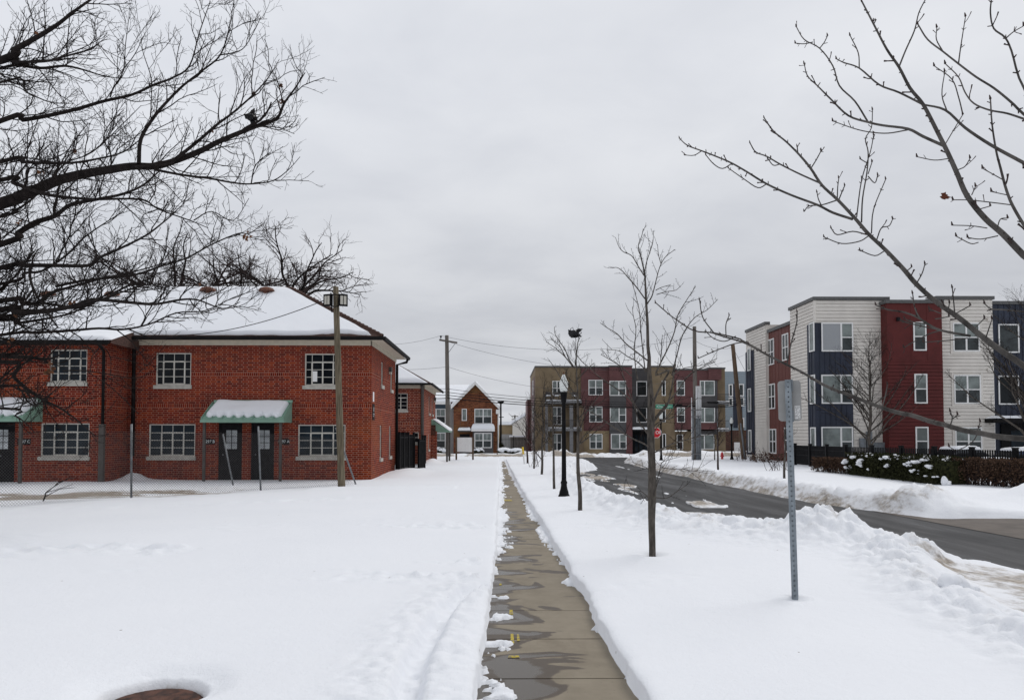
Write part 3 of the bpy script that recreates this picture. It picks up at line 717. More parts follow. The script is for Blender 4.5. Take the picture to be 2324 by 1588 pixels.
wUL = r1(YF, 1043, 1278, 520, 736); wLL = r1(YF, 995, 1305, 996, 1212); wUR = r2(YF, 700, 936, 525, 739); wLR = r2(YF, 655, 972, 999, 1212)
lU = r1(YL, 335, 582, 498, 716); lL = r1(YL, 272, 597, 990, 1212)
dB = list(r2(YF, 122, 280, 985, 1360)); dA = list(r2(YF, 340, 495, 985, 1360)); dC = list(r1(YL, -30, 98, 975, 1360))
for d in (dA, dB, dC): d[2] = -.15
wm = MB()
wall_holes(wm, Ff, XL_ - .2, XS, -.3, ZT, [wUL, wLL, wUR, wLR, tuple(dA), tuple(dB)])
wall_holes(wm, Fl, -27, XL_, -.3, 4.98, [lU, lL, tuple(dC)])
wm.quad((XL_, YL, -.3), (XL_, YF + .2, -.3), (XL_, YF + .2, 6.0), (XL_, YL, 4.98))
sw = []
for (px, z0, z1_) in [(867.6, 582, 738), (888.6, 620, 768)]:
    c = atx(px, 840, XS).y; sw.append((c - .27, c + .27, atx(px, z2(0, z1_)[1], XS).z, atx(px, z2(0, z0)[1], XS).z))
for (px, z0, z1_) in [(865.2, 1005, 1222), (886.2, 1010, 1208)]:
    c = atx(px, 840, XS).y; sw.append((c - .27, c + .27, atx(px, z2(0, z1_)[1], XS).z, atx(px, z2(0, z0)[1], XS).z))
wall_holes(wm, Fs, YF, YB, -.3, ZT, sw)
wm.quad((-27, YB, -.3), (XS, YB, -.3), (XS, YB, ZT), (-27, YB, ZT))
wm.build('wall', M['brick_red'], b1)
iv = MB(); iv.quad((-26.8, YF + .5, -.2), (XS - .3, YF + .5, -.2), (XS - .3, YF + .5, ZT), (-26.8, YF + .5, ZT)); 
cr = MB(); cr.fbox(Ff, XL_ + .0, XS + .02, ZT + .003, ZE - .04, -.02, .045); cr.fbox(Fs, YF - .045, YB, ZT + .003, ZE - .04, -.02, .045)
cr.quad((XL_, 28.52, ZE - .05), (-4.58, 28.52, ZE - .05), (-4.58, YF, ZE - .05), (XL_, YF, ZE - .05)); cr.quad((XS, YF, ZE - .05), (-4.58, YF, ZE - .05), (-4.58, 36, ZE - .05), (XS, 36, ZE - .05))
cr.build('frieze', M['cream'], b1)
EZ = 5.47; RX, RY, RZ = -9.05, 32.25, 8.02; EX, EY, EYB = -4.55, 28.50, 36.0
rf = MB()
rf.quad((-14.35, EY, EZ), (EX, EY, EZ), (RX, RY, RZ), (-14.35, RY, RZ)); rf.add([(EX, EY, EZ), (EX, EYB, EZ), (RX, RY, RZ)], [(0, 1, 2)])
rf.quad((EX, EYB, EZ), (-27, EYB, EZ), (-27, RY, RZ), (RX, RY, RZ))
rf.quad((-27.4, 26.9, 5.10), (-14.0, 26.9, 5.10), (-14.0, EY, 5.60), (-27.4, EY, 5.60)); rf.quad((-27.4, EY, 5.60), (-14.0, EY, 5.60), (-14.0, RY, RZ + .03), (-27.4, RY, RZ + .03))
# gable edge of the lower roof and hip cap rows
rf.add([(-14.0, 26.9, 4.98), (-14.0, YF, 4.98), (-14.0, YF, 5.5), (-14.0, EY, 5.60), (-14.0, 26.9, 5.10)], [(0, 1, 2, 3, 4)])
rv = Vector((RX - EX, RY - EY, RZ - EZ)); nseg = 26
for k in range(nseg):
    p = Vector((EX, EY, EZ)) + rv * (k / nseg); q = Vector((EX, EY, EZ)) + rv * ((k + 1.15) / nseg)
    rf.tube([p + Vector((0, 0, .035)), q + Vector((0, 0, .005))], [.065, .06], 5)
rf.tube([(RX, RY, RZ + .02), (-27, RY, RZ + .02)], .08, 5)
ro = rf.build('roof', M['shingle'], b1, smooth=False)
sn = MB()
A_, B_, C_, D_ = Vector((-14.3, EY, EZ)), Vector((EX - .36, EY, EZ)), Vector((RX - .30, RY, RZ)), Vector((-14.3, RY, RZ))
nz1 = lambda v, k_: float(vn(np.array([v]), np.array([.5]), k_)[0])
snow_patch(sn, A_, B_, C_, D_, 110, 16, .14, 3, .10, lumpy=.2, lip=lambda s: .006 + .02 * nz1(s * 22, 301) + .045 * max(0, 1 - abs(s - .86) / .12) * (.4 + nz1(s * 40, 302)))
snow_patch(sn, (-27.4, 26.92, 5.10), (-14.02, 26.92, 5.10), (-14.02, EY + .1, 5.62), (-27.4, EY + .1, 5.62), 40, 8, .13, 4, .10, lumpy=.12); snow_patch(sn, (-27.4, EY - .1, 5.55), (-14.0, EY - .1, 5.55), (-14.0, RY, RZ + .03), (-27.4, RY, RZ + .03), 40, 14, .13, 4, .10, lumpy=.12)
sn.build('snow_cover', M['snow_roof'], ro)
for (px, py, s) in [(605, 663, 1), (472, 663, 1), (255, 681, .95), (110, 680, .95)]:
    yv = 31.7 if px > 400 else 31.2; p = at(px, py + 5, yv)
    p.z = RZ - (RY - yv) * .6
    v = MB(); v.lathe(p - Vector((0, 0, .02)), [(.16, 0), (.16, .12), (.335 * s, .13), (.34 * s, .17), (.27 * s, .26), (.13 * s, .31), (.01, .325)], 20); v.build('roof_vent', M['vent'], ro)
g = MB()
gp = [(EY - .02, EZ - .02), (EY - .13, EZ - .02), (EY - .13, EZ - .10), (EY - .09, EZ - .15), (EY - .02, EZ - .15)]
g.prism([(-14.3, y, z) for y, z in gp], (EX + 14.42, 0, 0))
g.prism([(EX + .13 - (y - EY + .13) + .0, EY - .12, z) for y, z in gp], (0, EYB - EY + .2, 0))
g.prism([(-27.4, y - 1.6, z - .36) for y, z in gp], (13.35, 0, 0))
g.build('gutter', M['gutter'], b1)
downspout(b1, [(-4.5, 35.75, EZ - .1), (-4.55, 35.7, EZ - .28), (XS + .08, YB - .05, EZ - .42), (XS + .08, YB - .05, .1)], .065)
downspout(b1, [(XL_ + .25, 28.5, EZ - .12), (XL_ + .25, 28.88, EZ - .3), (XL_ + .25, 28.90, .9)], .07)
downspout(b1, [(XL_ - .06, 26.95, 4.95), (XL_ - .06, 27.28, 4.75), (XL_ - .06, 27.3, 2.1)], .055)
m = MB(); m.fbox(Fl, XL_ - .17, XL_ + .01, -.1, 2.1, .03, .16); m.build('downspout_guard', M['darkpost'], b1)
win_grid(Ff, *wUL, b1, narrow=.55); win_grid(Ff, *wLL, b1, glass='glass_blue')
win_grid(Ff, *wUR, b1, narrow=.55, extra=tuple(r2(YF, 750, 781, 642, 712))); win_grid(Ff, *wLR, b1, glass='glass_blue')
win_grid(Fl, *lU, b1, narrow=.55, glass='glass_blue'); win_grid(Fl, *lL, b1, glass='glass_blue')
for s_ in sw: win_grid(Fs, *s_, b1, cols=1, rows=4, case=False)
M['pale_pane'] = glassmat('door_light_pane', (.50, .52, .54), .3)  # door panes get a whitish base colour
for F_, d, (l0, l1, h0, h1) in [(Ff, dB, r2(YF, 172, 244, 1037, 1162)), (Ff, dA, r2(YF, 391, 462, 1037, 1162)), (Fl, dC, r1(YL, -18, 48, 1033, 1162))]:
    m = MB(); m.fbox(F_, d[0], d[0] + .07, d[2], d[3], -.11, -.03); m.fbox(F_, d[1] - .07, d[1], d[2], d[3], -.11, -.03); m.fbox(F_, d[0] + .07, d[1] - .07, 2.12, d[3], -.11, -.032)
    m.fbox(F_, d[0] + .08, d[1] - .08, d[2], 2.11, -.10, -.055); do = m.build('door', M['door'], b1)
    p = MB(); p.quad(F_(l0, h0, -.05), F_(l1, h0, -.05), F_(l1, h1, -.05), F_(l0, h1, -.05)); p.build('pane', M['pale_pane'], do)
    p = MB(); xm = (l0 + l1) / 2; p.fbox(F_, xm - .012, xm + .012, h0, h1, -.051, -.04)
    for k in (1, 2): z = h0 + (h1 - h0) * k / 3; p.fbox(F_, l0, l1, z - .012, z + .012, -.051, -.042)
    p.build('glazing_bars', M['door'], do)
    p = MB(); p.lathe(F_(d[0] + .17, .95, -.03), [(.001, -.03), (.03, -.02), (.03, .02), (.001, .03)], 8); p.build('handle', M['steelgrey'], do)
def canopy(px0, px1, zf, Yw, dep, side, seed):
    t0, t1 = at(px0, 940, Yw - dep).x, at(px1, 940, Yw - dep).x
    zt, zb, zl = 2.95, 2.30, 2.18
    m = MB(); y0, y1 = Yw - dep, Yw - .004
    m.prism([(t0, y0, zb), (t0, y0, zl), (t0, y1, zl), (t0, y1, zt)], (t1 - t0, 0, 0))
    n = 8
    for k in range(n + 1):
        x = t0 + .02 + (t1 - t0 - .04) * k / n
        m.prism([(x - .012, y0 - .012, zb - .01), (x - .012, y0 - .012, zb + .05), (x - .012, y1 - .01, zt + .05), (x - .012, y1 - .01, zt - .01)], (.024, 0, 0))
    m.box(t0 - .02, t1 + .02, y0 - .025, y0 - .002, zl - .01, zb - .02); m.box(t0 + .10, t1 + .03, y1 - .12, y1 + .002, zt + .0, zt + .10)
    co_ = m.build('canopy', M['green'], b1)
    s = MB(); sl = lambda q: (y0 + (y1 - y0) * q, zb + (zt - zb) * q)
    a, b = sl(.07), sl(.98)
    snow_patch(s, (t0 + .12, a[0], a[1]), (t1 - .14, a[0], a[1]), (t1 - .10, b[0], b[1]), (t0 + .22, b[0], b[1]), 64, 10, .19, seed, .13, lumpy=.3, lip=lambda q: .10 * abs(math.cos(math.pi * 8 * q)) ** 3 + .03 * nz1(q * 9, 303 + seed)); s.build('snow_cover', M['snow_roof'], co_)
    for x in (t0 + .10, t1 - .14):
        p = MB(); p.box(x - .045, x + .045, y0 + .06, y0 + .15, -.2, zl - .012); p.build('post', M['darkpost'], co_)
canopy(455.6, 644, 0, YF, 1.1, 1, 5); canopy(-150, 53, 0, YL, 1.1, 1, 8)
for F_, Yw, box, s in [(Ff, YF, r2(YF, 525, 598, 1095, 1131), '1297 A'), (Ff, YF, r2(YF, 26, 99, 1095, 1131), '1297 B'), (Fl, YL, r1(YL, 119, 206, 1094, 1133), '1297 C')]:
    m = MB(); m.fbox(F_, *box, .002, .02); po = m.build('number_plate', M['signblack'], b1)
    text('number', s, F_, .15, M['signwhite'], po, .002, (box[0] + box[1]) / 2, (box[2] + box[3]) / 2, .024)
m = MB(); y_ = 29.42; m.fbox(Fs, y_ - .13, y_ + .13, 3.02, 3.40, .003, .015); tag(m.build('notice', M['signwhite'], b1), 'white notice on the side wall')
m = MB(); m.fbox(Fs, y_ - .22, y_ + .22, 2.30, 2.93, .003, .02); po = m.build('notice', M['door'], b1); tag(po, 'dark notice with grey lines on the side wall')
m = MB(); m.fbox(Fs, y_ - .08, y_ + .10, 2.62, 2.80, .021, .025); m.fbox(Fs, y_ - .19, y_ + .19, 2.50, 2.555, .021, .025); m.fbox(Fs, y_ - .19, y_ + .1, 2.43, 2.47, .021, .025); m.build('notice_lines', M['sheet'], po)
def wall_lamp(F, a, b, parent):
    m = MB(); m.fbox(F, a - .12, a + .12, b - .06, b + .16, .003, .13); q = m.build('wall_lamp', M['darkpost'], parent)
    m = MB(); m.fbox(F, a - .10, a + .10, b - .16, b - .062, .01, .12); m.build('lamp_lens', M['floodglass'], q)
wall_lamp(Fs, atx(883, 840, XS).y, atx(883, 841, XS).z, b1)

# ================================================================== second brick house
def z3(zx, zy): return 851 + zx * .25008, 709 + zy * .25008
Y2, X2, YB2 = 44.5, -4.62, 52.0
b2 = thing('brick_house', (-7, 48, 0), 'smaller red brick house with green side canopy standing behind the row house', 'house')
F2 = frame((0, Y2, 0), (1, 0, 0), (0, -1, 0)); F2s = frame((X2, 0, 0), (0, 1, 0), (1, 0, 0))
def r3(Y, x0, x1, y0, y1): return rc(Y, z3(x0, 0)[0], z3(x1, 0)[0], z3(0, y0)[1], z3(0, y1)[1])
ZT2 = at(950, z3(0, 690)[1], Y2).z; ZE2 = at(950, z3(0, 655)[1], Y2).z
u2 = r3(Y2, 193, 296, 732, 886); v2 = r3(Y2, 342, 397, 1086, 1180); d2 = list(r3(Y2, 205, 290, 1086, 1400)); d2[2] = -.3
u2 = (u2[0] - .15, u2[1], u2[2], u2[3])
wm = MB(); wall_holes(wm, F2, -13, X2, -.4, ZT2, [u2, v2, tuple(d2)])
sw2 = []
for px, za, zb in [(z3(494, 0)[0], 760, 915), (z3(522, 0)[0], 775, 925), (z3(490, 0)[0], 1105, 1240)]:
    c = atx(px, 900, X2).y; sw2.append((c - .3, c + .3, atx(px, z3(0, zb)[1], X2).z, atx(px, z3(0, za)[1], X2).z))
wall_holes(wm, F2s, Y2, YB2, -.4, ZT2, sw2)
wm.quad((-13, YB2, -.4), (X2, YB2, -.4), (X2, YB2, ZT2), (-13, YB2, ZT2)); wm.quad((-13, Y2, -.4), (-13, YB2, -.4), (-13, YB2, ZT2), (-13, Y2, ZT2))
wm.box(X2 + .002, -4.25, 48.9, 49.2, -.4, 2.0)
wm.build('wall', M['brick_far'], b2)
m = MB(); m.fbox(F2, -13, X2 + .02, ZT2 + .003, ZE2, -.02, .04); m.fbox(F2s, Y2 - .04, YB2, ZT2 + .003, ZE2, -.02, .04)
m.quad((X2, Y2 - .4, ZE2), (X2 + .42, Y2 - .4, ZE2), (X2 + .42, YB2 + .4, ZE2), (X2, YB2 + .4, ZE2)); m.build('frieze', M['cream'], b2)
e0 = (X2 + .45, Y2 - .45, ZE2 + .08); rg = (-8.8, 48.3, ZE2 + 2.75)
rf = MB(); rf.quad((-13.5, e0[1], e0[2]), e0, rg, (-13.5, rg[1], rg[2])); rf.add([e0, (e0[0], YB2 + .45, e0[2]), rg], [(0, 1, 2)]); rf.quad((e0[0], YB2 + .45, e0[2]), (-13.5, YB2 + .45, e0[2]), (-13.5, rg[1], rg[2]), rg)
ro = rf.build('roof', M['shingle'], b2)
sn = MB(); snow_patch(sn, (-13.4, e0[1], e0[2]), (e0[0] - .18, e0[1], e0[2]), (rg[0] - .05, rg[1], rg[2]), (-13.4, rg[1], rg[2]), 40, 10, .15, 6, .15, lumpy=.15); sn.build('snow_cover', M['snow_roof'], ro)
g = MB(); g.box(-13.5, e0[0] + .1, e0[1] - .1, e0[1], ZE2 - .05, ZE2 + .07); g.box(e0[0], e0[0] + .1, e0[1] + .01, YB2 + .4, ZE2 - .05, ZE2 + .07); g.build('gutter', M['gutter'], b2)
downspout(b2, [(X2 - .1, Y2 - .35, ZE2 - .05), (X2 - .1, Y2 - .08, ZE2 - .25), (X2 - .1, Y2 - .08, 0)], .09, 'darkpost')
win_grid(F2, *u2, b2, cols=2, rows=4, glass='glass', case=True); win_grid(F2, *v2, b2, cols=1, rows=2, case=False)
for s_ in sw2: win_grid(F2s, *s_, b2, cols=1, rows=4, case=False)
m = MB(); m.fbox(F2, d2[0], d2[1], d2[2], d2[3], -.10, -.06); do = m.build('door', M['door'], b2)
l = r3(Y2, 213, 266, 1115, 1200); m = MB(); m.quad(F2(l[0], l[2], -.055), F2(l[1], l[2], -.055), F2(l[1], l[3], -.055), F2(l[0], l[3], -.055)); m.build('pane', M['pale_pane'], do)
m = MB(); c0 = at(*z3(500, 968), 49.0); zc = at(*z3(500, 1085), 49.0).z; xo = at(*z3(675, 1080), 49.0).x
m.prism([(X2 + .003, 49.0, c0.z), (X2 + .003, 49.0, zc), (xo, 49.0, zc), (xo, 49.0, zc + .08)], (0, 2.6, 0))
for k in range(1, 5): xx = X2 + (xo - X2) * k / 5; m.box(xx - .01, xx + .01, 48.975, 48.998, zc, zc + (c0.z - zc) * (1 - k / 5))
co_ = m.build('canopy', M['green'], b2)
sn = MB(); snow_patch(sn, (xo, 49.02, zc + .09), (xo, 51.58, zc + .09), (X2 + .1, 51.58, c0.z), (X2 + .1, 49.02, c0.z), 14, 10, .12, 9, .12); sn.build('snow_cover', M['snow_roof'], co_)
for yy in (49.1, 51.4):
    m = MB(); m.box(xo - .22, xo - .10, yy, yy + .12, -.3, zc - .01); m.build('post', M['darkpost'], co_)
wall_lamp(F2s, 51.0, 4.15, b2)
m = MB(); m.box(X2 + .005, X2 + .3, 48.80, 48.97, 1.75, 2.4); m.build('meter_box', M['rust'], b2)
# ================================================================== gabled brown brick house across the street
GZ = -.25
YG = 76.0
b3 = thing('gabled_house', (-3, 80, GZ), 'brown brick house with white trimmed gable and slate blue wing across the street', 'house')
F3 = frame((0, YG, 0), (1, 0, 0), (0, -1, 0)); F3w = frame((0, YG + 1.2, 0), (1, 0, 0), (0, -1, 0))
xl, xr, zb_, zt_ = r3(YG, 713, 1110, 850, 1280); ap = at(*z3(908, 650), YG)
wm = MB(); wm.box(xl, xr, YG, YG + 9, GZ - .3, zt_)
wm.prism([(xl, YG, zt_), (xr, YG, zt_), (ap.x, YG, ap.z)], (0, 9, 0))
wm.build('wall', M['brick_brown'], b3)
apx = at(*z3(908, 626), YG - .4); le = at(*z3(688, 852), YG - .4); re = at(*z3(1130, 852), YG - .4)
rf = MB(); dy = 9.6; v = [(le.x, YG - .4, le.z), (apx.x, YG - .4, apx.z), (re.x, YG - .4, re.z)]
rf.prism([v[0], v[1], (apx.x, YG - .4, apx.z - .28), (le.x + .15, YG - .4, le.z - .16)], (0, dy, 0)); rf.prism([v[1], v[2], (re.x - .15, YG - .4, re.z - .16), (apx.x, YG - .4, apx.z - .28)], (0, dy, 0))
ro = rf.build('roof', M['shingle'], b3)
tr = MB()
for (p, q) in ((v[0], v[1]), (v[1], v[2])):
    p, q = Vector(p), Vector(q); tr.prism([p + Vector((0, -.05, .03)), q + Vector((0, -.05, .03)), q + Vector((0, -.05, -.34)), p + Vector((0, -.05, -.30))], (0, .04, 0))
tr.box(re.x - .35, re.x + .05, YG - .45, YG + .2, re.z - .75, re.z - .31); tr.build('rake_board', M['white'], b3)
sn = MB(); snow_patch(sn, (le.x, YG - .3, le.z + .01), (le.x, YG + 9, le.z + .01), (apx.x, YG + 9, apx.z + .01), (apx.x, YG - .3, apx.z + .01), 12, 10, .14, 12, .1); snow_patch(sn, (re.x, YG - .3, re.z + .01), (re.x, YG + 9, re.z + .01), (apx.x, YG + 9, apx.z + .01), (apx.x, YG - .3, apx.z + .01), 12, 10, .14, 12, .1); sn.build('snow_cover', M['snow_roof'], ro)
# wing
a0 = -14.0; w0, w1, wz0, wz1 = r3(YG + 1.2, 540, 650, 815, 1240); g0, g1, _, _ = r3(YG + 1.2, 650, 716, 815, 1240)
m = MB(); m.box(a0, w1, YG + 1.2, YG + 9, GZ - .3, wz1); m.build('wing_wall', M['tealblue'], b3)
m = MB(); siding(m, F3w, w1 + .002, g1, GZ - .3, wz1 - .02, .3); m.build('wing_wall', M['greysid'], b3)
ez = at(*z3(600, 812), YG + .7).z; rz_ = at(*z3(700, 664), YG + 5.2).z
m = MB(); m.prism([(a0 - .3, YG + .7, ez), (a0 - .3, YG + .7, ez - .22), (a0 - .3, YG + 9.5, ez - .22), (a0 - .3, YG + 9.5, ez), (a0 - .3, YG + 5.2, rz_)], (ap.x - a0 - .3, 0, 0)); rw = m.build('wing_roof', M['shingle'], b3)
m = MB(); m.box(a0 - .3, g1 - .3, YG + .62, YG + .695, ez - .24, ez); m.build('gutter', M['white'], b3)
sn = MB(); snow_patch(sn, (a0, YG + .72, ez + .01), (ap.x - .3, YG + .72, ez + .01), (ap.x - .3, YG + 5.2, rz_ + .01), (a0, YG + 5.2, rz_ + .01), 30, 8, .16, 13, .1, lumpy=.15); sn.build('snow_cover', M['snow_roof'], rw)
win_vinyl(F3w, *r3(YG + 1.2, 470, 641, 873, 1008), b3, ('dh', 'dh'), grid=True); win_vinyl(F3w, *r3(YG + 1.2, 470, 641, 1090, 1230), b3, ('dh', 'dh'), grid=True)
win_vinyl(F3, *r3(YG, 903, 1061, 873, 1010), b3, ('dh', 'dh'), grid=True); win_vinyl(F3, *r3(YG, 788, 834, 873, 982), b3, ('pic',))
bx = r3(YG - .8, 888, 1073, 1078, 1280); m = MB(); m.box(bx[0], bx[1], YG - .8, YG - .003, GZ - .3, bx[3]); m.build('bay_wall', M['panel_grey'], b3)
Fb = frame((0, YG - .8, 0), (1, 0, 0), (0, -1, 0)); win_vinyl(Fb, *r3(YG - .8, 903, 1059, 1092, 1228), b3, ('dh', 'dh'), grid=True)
m = MB(); m.box(bx[0] - .15, bx[1] + .15, YG - 1.0, YG - .004, bx[3] + .003, bx[3] + .22); br_ = m.build('bay_roof', M['white'], b3)
sn = MB(); zz = bx[3] + .223; snow_patch(sn, (bx[0] - .15, YG - 1.0, zz), (bx[1] + .15, YG - 1.0, zz), (bx[1] + .15, YG, zz + .1), (bx[0] - .15, YG, zz + .1), 20, 8, .5, 14, .3, lumpy=.15); sn.build('snow_cover', M['snow_roof'], br_)
pc = r3(YG - 1, 752, 868, 1070, 1280); m = MB(); m.box(pc[0], pc[1], YG - 1.0, YG - .003, pc[3] - .12, pc[3]); po = m.build('porch_roof', M['panel_grey'], b3)
sn = MB(); snow_patch(sn, (pc[0], YG - 1, pc[3] + .003), (pc[1], YG - 1, pc[3] + .003), (pc[1], YG, pc[3] + .05), (pc[0], YG, pc[3] + .05), 14, 6, .3, 15, .2); sn.build('snow_cover', M['snow_roof'], po)
m = MB()
for x in (pc[0] + .2, pc[1] - .3): m.tube([(x, YG - .9, pc[3]), (x, YG, pc[3] + 1.6)], .02, 5)
m.build('tie_rod', M['rail'], po)
m = MB(); m.box((pc[0] + pc[1]) / 2 - .5, (pc[0] + pc[1]) / 2 + .5, YG - .03, YG - .003, GZ, pc[3] - .35); m.build('door', M['door'], b3)
m = MB(); m.box(pc[0] - .1, pc[1] - .2, YG - 1.4, YG - .004, GZ, GZ + .22); m.box(pc[0] - .1, pc[1] - .2, YG - 1.8, YG - 1.404, GZ, GZ + .1); m.build('step', M['coping'], b3)
downspout(b3, [(xr + .1, YG - .05, re.z - .3), (xr + .1, YG - .05, GZ)], .06, 'white')

# ================================================================== brown three storey apartment building
def z4(zx, zy): return 1163 + zx * .25008, 766 + zy * .25008
def r4(Y, x0, x1, y0, y1): return rc(Y, z4(x0, 0)[0], z4(x1, 0)[0], z4(0, y0)[1], z4(0, y1)[1])
YA = 80.0
b4 = thing('apartment_building', (13, 86, GZ), 'three storey tan and maroon apartment building at the end of the road', 'apartment building')
def F4(y): return frame((0, y, 0), (1, 0, 0), (0, -1, 0))
GB = GZ - .4
def blk(mat, kind, Y, x0, x1, ytop, zbot=None, back=94, cop=True, e=.235, ybot=None, sides=True, name='wall'):
    a0, a1, _, t = r4(Y, x0, x1, ytop, ytop + 10); b0 = GB if ybot is None else r4(Y, x0, x1, ybot - 10, ybot)[2]
    m = MB(); F = F4(Y)
    if kind == 's': siding(m, F, a0, a1, b0, t, e, .03, .05)
    else: m.quad(F(a0, b0), F(a1, b0), F(a1, t), F(a0, t))
    for x in (a0, a1): m.quad((x, Y, b0), (x, back, b0), (x, back, t), (x, Y, t))
    m.quad((a0, Y, t), (a1, Y, t), (a1, back, t), (a0, back, t)); m.quad((a0, Y + .1, b0), (a1, Y + .1, b0), (a1, back, b0), (a0, back, b0))
    m.build(name, M[mat], b4)
    if cop:
        c = MB(); c.box(a0 - .05, a1 + .05, Y - .08, Y + .3, t + .003, t + .16); c.box(a0 - .06, a0 + .24, Y + .303, back, t + .003, t + .158); c.build('coping', M['coping'], b4)
    return a0, a1, b0, t
L_ = blk('stucco', 'p', YA, 207, 625, 270)
# balconies of the left end
yb = YA - 1.7
for (zt, zr) in ((590, 503), (840, 745)):
    a0, a1, _, s1 = r4(yb, 300, 628, zt - 18, zt); _, _, s0, rt = r4(yb, 300, 628, zr, zt)
    m = MB(); m.box(a0, a1, yb, YA - .003, s1 - .28, s1); bo = m.build('balcony', M['steelgrey'], b4)
    m = MB(); m.box(a0, a1, yb + .02, yb + .07, rt - .05, rt); m.box(a0 + .01, a0 + .06, yb + .073, YA, rt - .05, rt)
    x = a0 + .02
    while x < a1: m.box(x, x + .022, yb + .03, yb + .055, s1, rt - .052); x += .14
    y = yb + .1
    while y < YA: m.box(a0 + .02, a0 + .045, y, y + .022, s1, rt - .052); y += .14
    m.build('railing', M['rail'], bo)
    sn = MB(); snow_patch(sn, (a0 + .1, yb + .1, s1 + .002), (a1, yb + .1, s1 + .002), (a1, YA - .3, s1 + .002), (a0 + .1, YA - .3, s1 + .002), 24, 6, .13, 16, .15); sn.build('snow_cover', M['snow_roof'], bo)
m = MB(); c0 = r4(yb, 520, 552, 610, 1040)
m.box(c0[0], c0[1], yb + .1, yb + .4, GB, c0[3]); q0 = r4(yb, 300, 322, 610, 1040); m.box(q0[0], q0[1], yb + .1, yb + .4, GB, q0[3]); m.build('balcony_post', M['steelgrey'], b4)
fq = r4(YA - .01, 622, 632, 600, 1040); m = MB(); m.box(fq[0] - .6, fq[1], YA - 1.5, YA - .004, GB, fq[3] - .3); m.build('wall', M['stucco_sh'], b4)
FA = F4(YA)
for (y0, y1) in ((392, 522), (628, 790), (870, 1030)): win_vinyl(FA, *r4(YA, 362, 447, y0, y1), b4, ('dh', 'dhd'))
for x, zs in ((318, 2), (385, 2), (548, 2)):
    pass
Y1 = YA - .5
A1 = blk('sid_maroon', 's', Y1, 625, 882, 272, ybot=845)
blk('stucco_lt', 'p', Y1 - .25, 612, 892, 845, cop=False, back=YA + 3)
for (x0, x1, y0, y1) in ((690, 820, 383, 522), (697, 817, 625, 767)): win_vinyl(F4(Y1 - .02), *r4(Y1, x0, x1, y0, y1), b4, ('dh', 'dh'))
win_vinyl(F4(Y1 - .25), *r4(Y1 - .25, 700, 817, 872, 1010), b4, ('dh', 'dh'))
Y2_ = YA - 1.1
blk('sid_maroon', 's', Y2_, 880, 1085, 265)
F_ = F4(Y2_ - .022)
for (x0, x1, y0, y1) in ((880, 1030, 392, 527), (884, 1031, 633, 768), (893, 1034, 873, 1010)): win_vinyl(F_, *r4(Y2_, x0, x1, y0, y1), b4, ('pic', 'dh'), [1.35, 1])
for (y0, y1) in ((528, 632), (769, 872), (1011, 1060)):
    a = r4(Y2_, 881, 1031, y0, y1); m = MB(); m.fbox(F_, *a, .001, .03); m.build('spandrel_panel', M['panel_grey'], b4)
Y3 = YA + .4
blk('panel_grey', 'p', Y3, 1084, 1264, 290)
F_ = F4(Y3)
for (y0, y1) in ((395, 530), (633, 770)): win_vinyl(F_, *r4(Y3, 1125, 1220, y0, y1), b4, ('dk',))
dd_ = r4(Y3 - .02, 1092, 1245, 845, 1050); m = MB(); m.box(dd_[0], dd_[1], Y3 - .05, Y3 - .003, GB, dd_[3]); do = m.build('entrance', M['black'], b4)
for (x0, x1) in ((1112, 1138), (1150, 1185), (1195, 1235)):
    a = r4(Y3 - .06, x0, x1, 885, 1030); m = MB(); m.box(a[0], a[1], Y3 - .07, Y3 - .052, a[2], a[3]); m.build('door_glass', M['glass_blue'], do)
cn = r4(Y3 - 1.5, 1090, 1245, 833, 848); m = MB(); m.box(cn[0], cn[1], Y3 - 1.5, Y3 - .004, cn[2], cn[3]); co_ = m.build('canopy', M['black'], b4)
sn = MB(); snow_patch(sn, (cn[0], Y3 - 1.5, cn[3] + .003), (cn[1], Y3 - 1.5, cn[3] + .003), (cn[1], Y3 - .1, cn[3] + .003), (cn[0], Y3 - .1, cn[3] + .003), 20, 6, .28, 17, .2); sn.build('snow_cover', M['snow_roof'], co_)
Y4 = YA - .3
blk('stucco', 'p', Y4, 1262, 1470, 268)
for (x0, x1, y0, y1) in ((1355, 1390, 392, 527), (1357, 1391, 640, 768), (1360, 1393, 870, 1010)): win_vinyl(F4(Y4), *r4(Y4, x0, x1, y0, y1), b4, ('dk',))
Y5 = YA - .1
blk('stucco', 'p', Y5 + .25, 1468, 1862, 850, cop=False)
blk('sid_maroon', 's', Y5 - .35, 1470, 1862, 296, ybot=832)
for (x0, x1, y0, y1) in ((1490, 1563, 388, 527), (1492, 1564, 633, 769)): win_vinyl(F4(Y5 - .372), *r4(Y5 - .35, x0, x1, y0, y1), b4, ('dh',))
for (x0, x1, y0, y1) in ((1700, 1834, 390, 527), (1700, 1836, 633, 770)): win_vinyl(F4(Y5 - .372), *r4(Y5 - .35, x0, x1, y0, y1), b4, ('pic', 'pic'), [1, 2.4])
for (x0, x1, y0, y1) in ((1640, 1860, 528, 632), (1836, 1860, 390, 527), (1837, 1860, 633, 770)):
    a = r4(Y5 - .38, x0, x1, y0, y1); m = MB(); m.fbox(F4(Y5 - .375), *a, .001, .03); m.build('spandrel_panel', M['panel_grey'], b4)
win_vinyl(F4(Y5 + .25), *r4(Y5 + .25, 1490, 1548, 878, 1013), b4, ('dhd',)); win_vinyl(F4(Y5 + .25), *r4(Y5 + .25, 1700, 1832, 878, 1013), b4, ('pic', 'pic'), [1, 2.4])
a = r4(Y5 + .2, 1640, 1862, 845, 877); m = MB(); m.fbox(F4(Y5 + .245), *a, .001, .03); m.build('spandrel_panel', M['panel_grey'], b4)
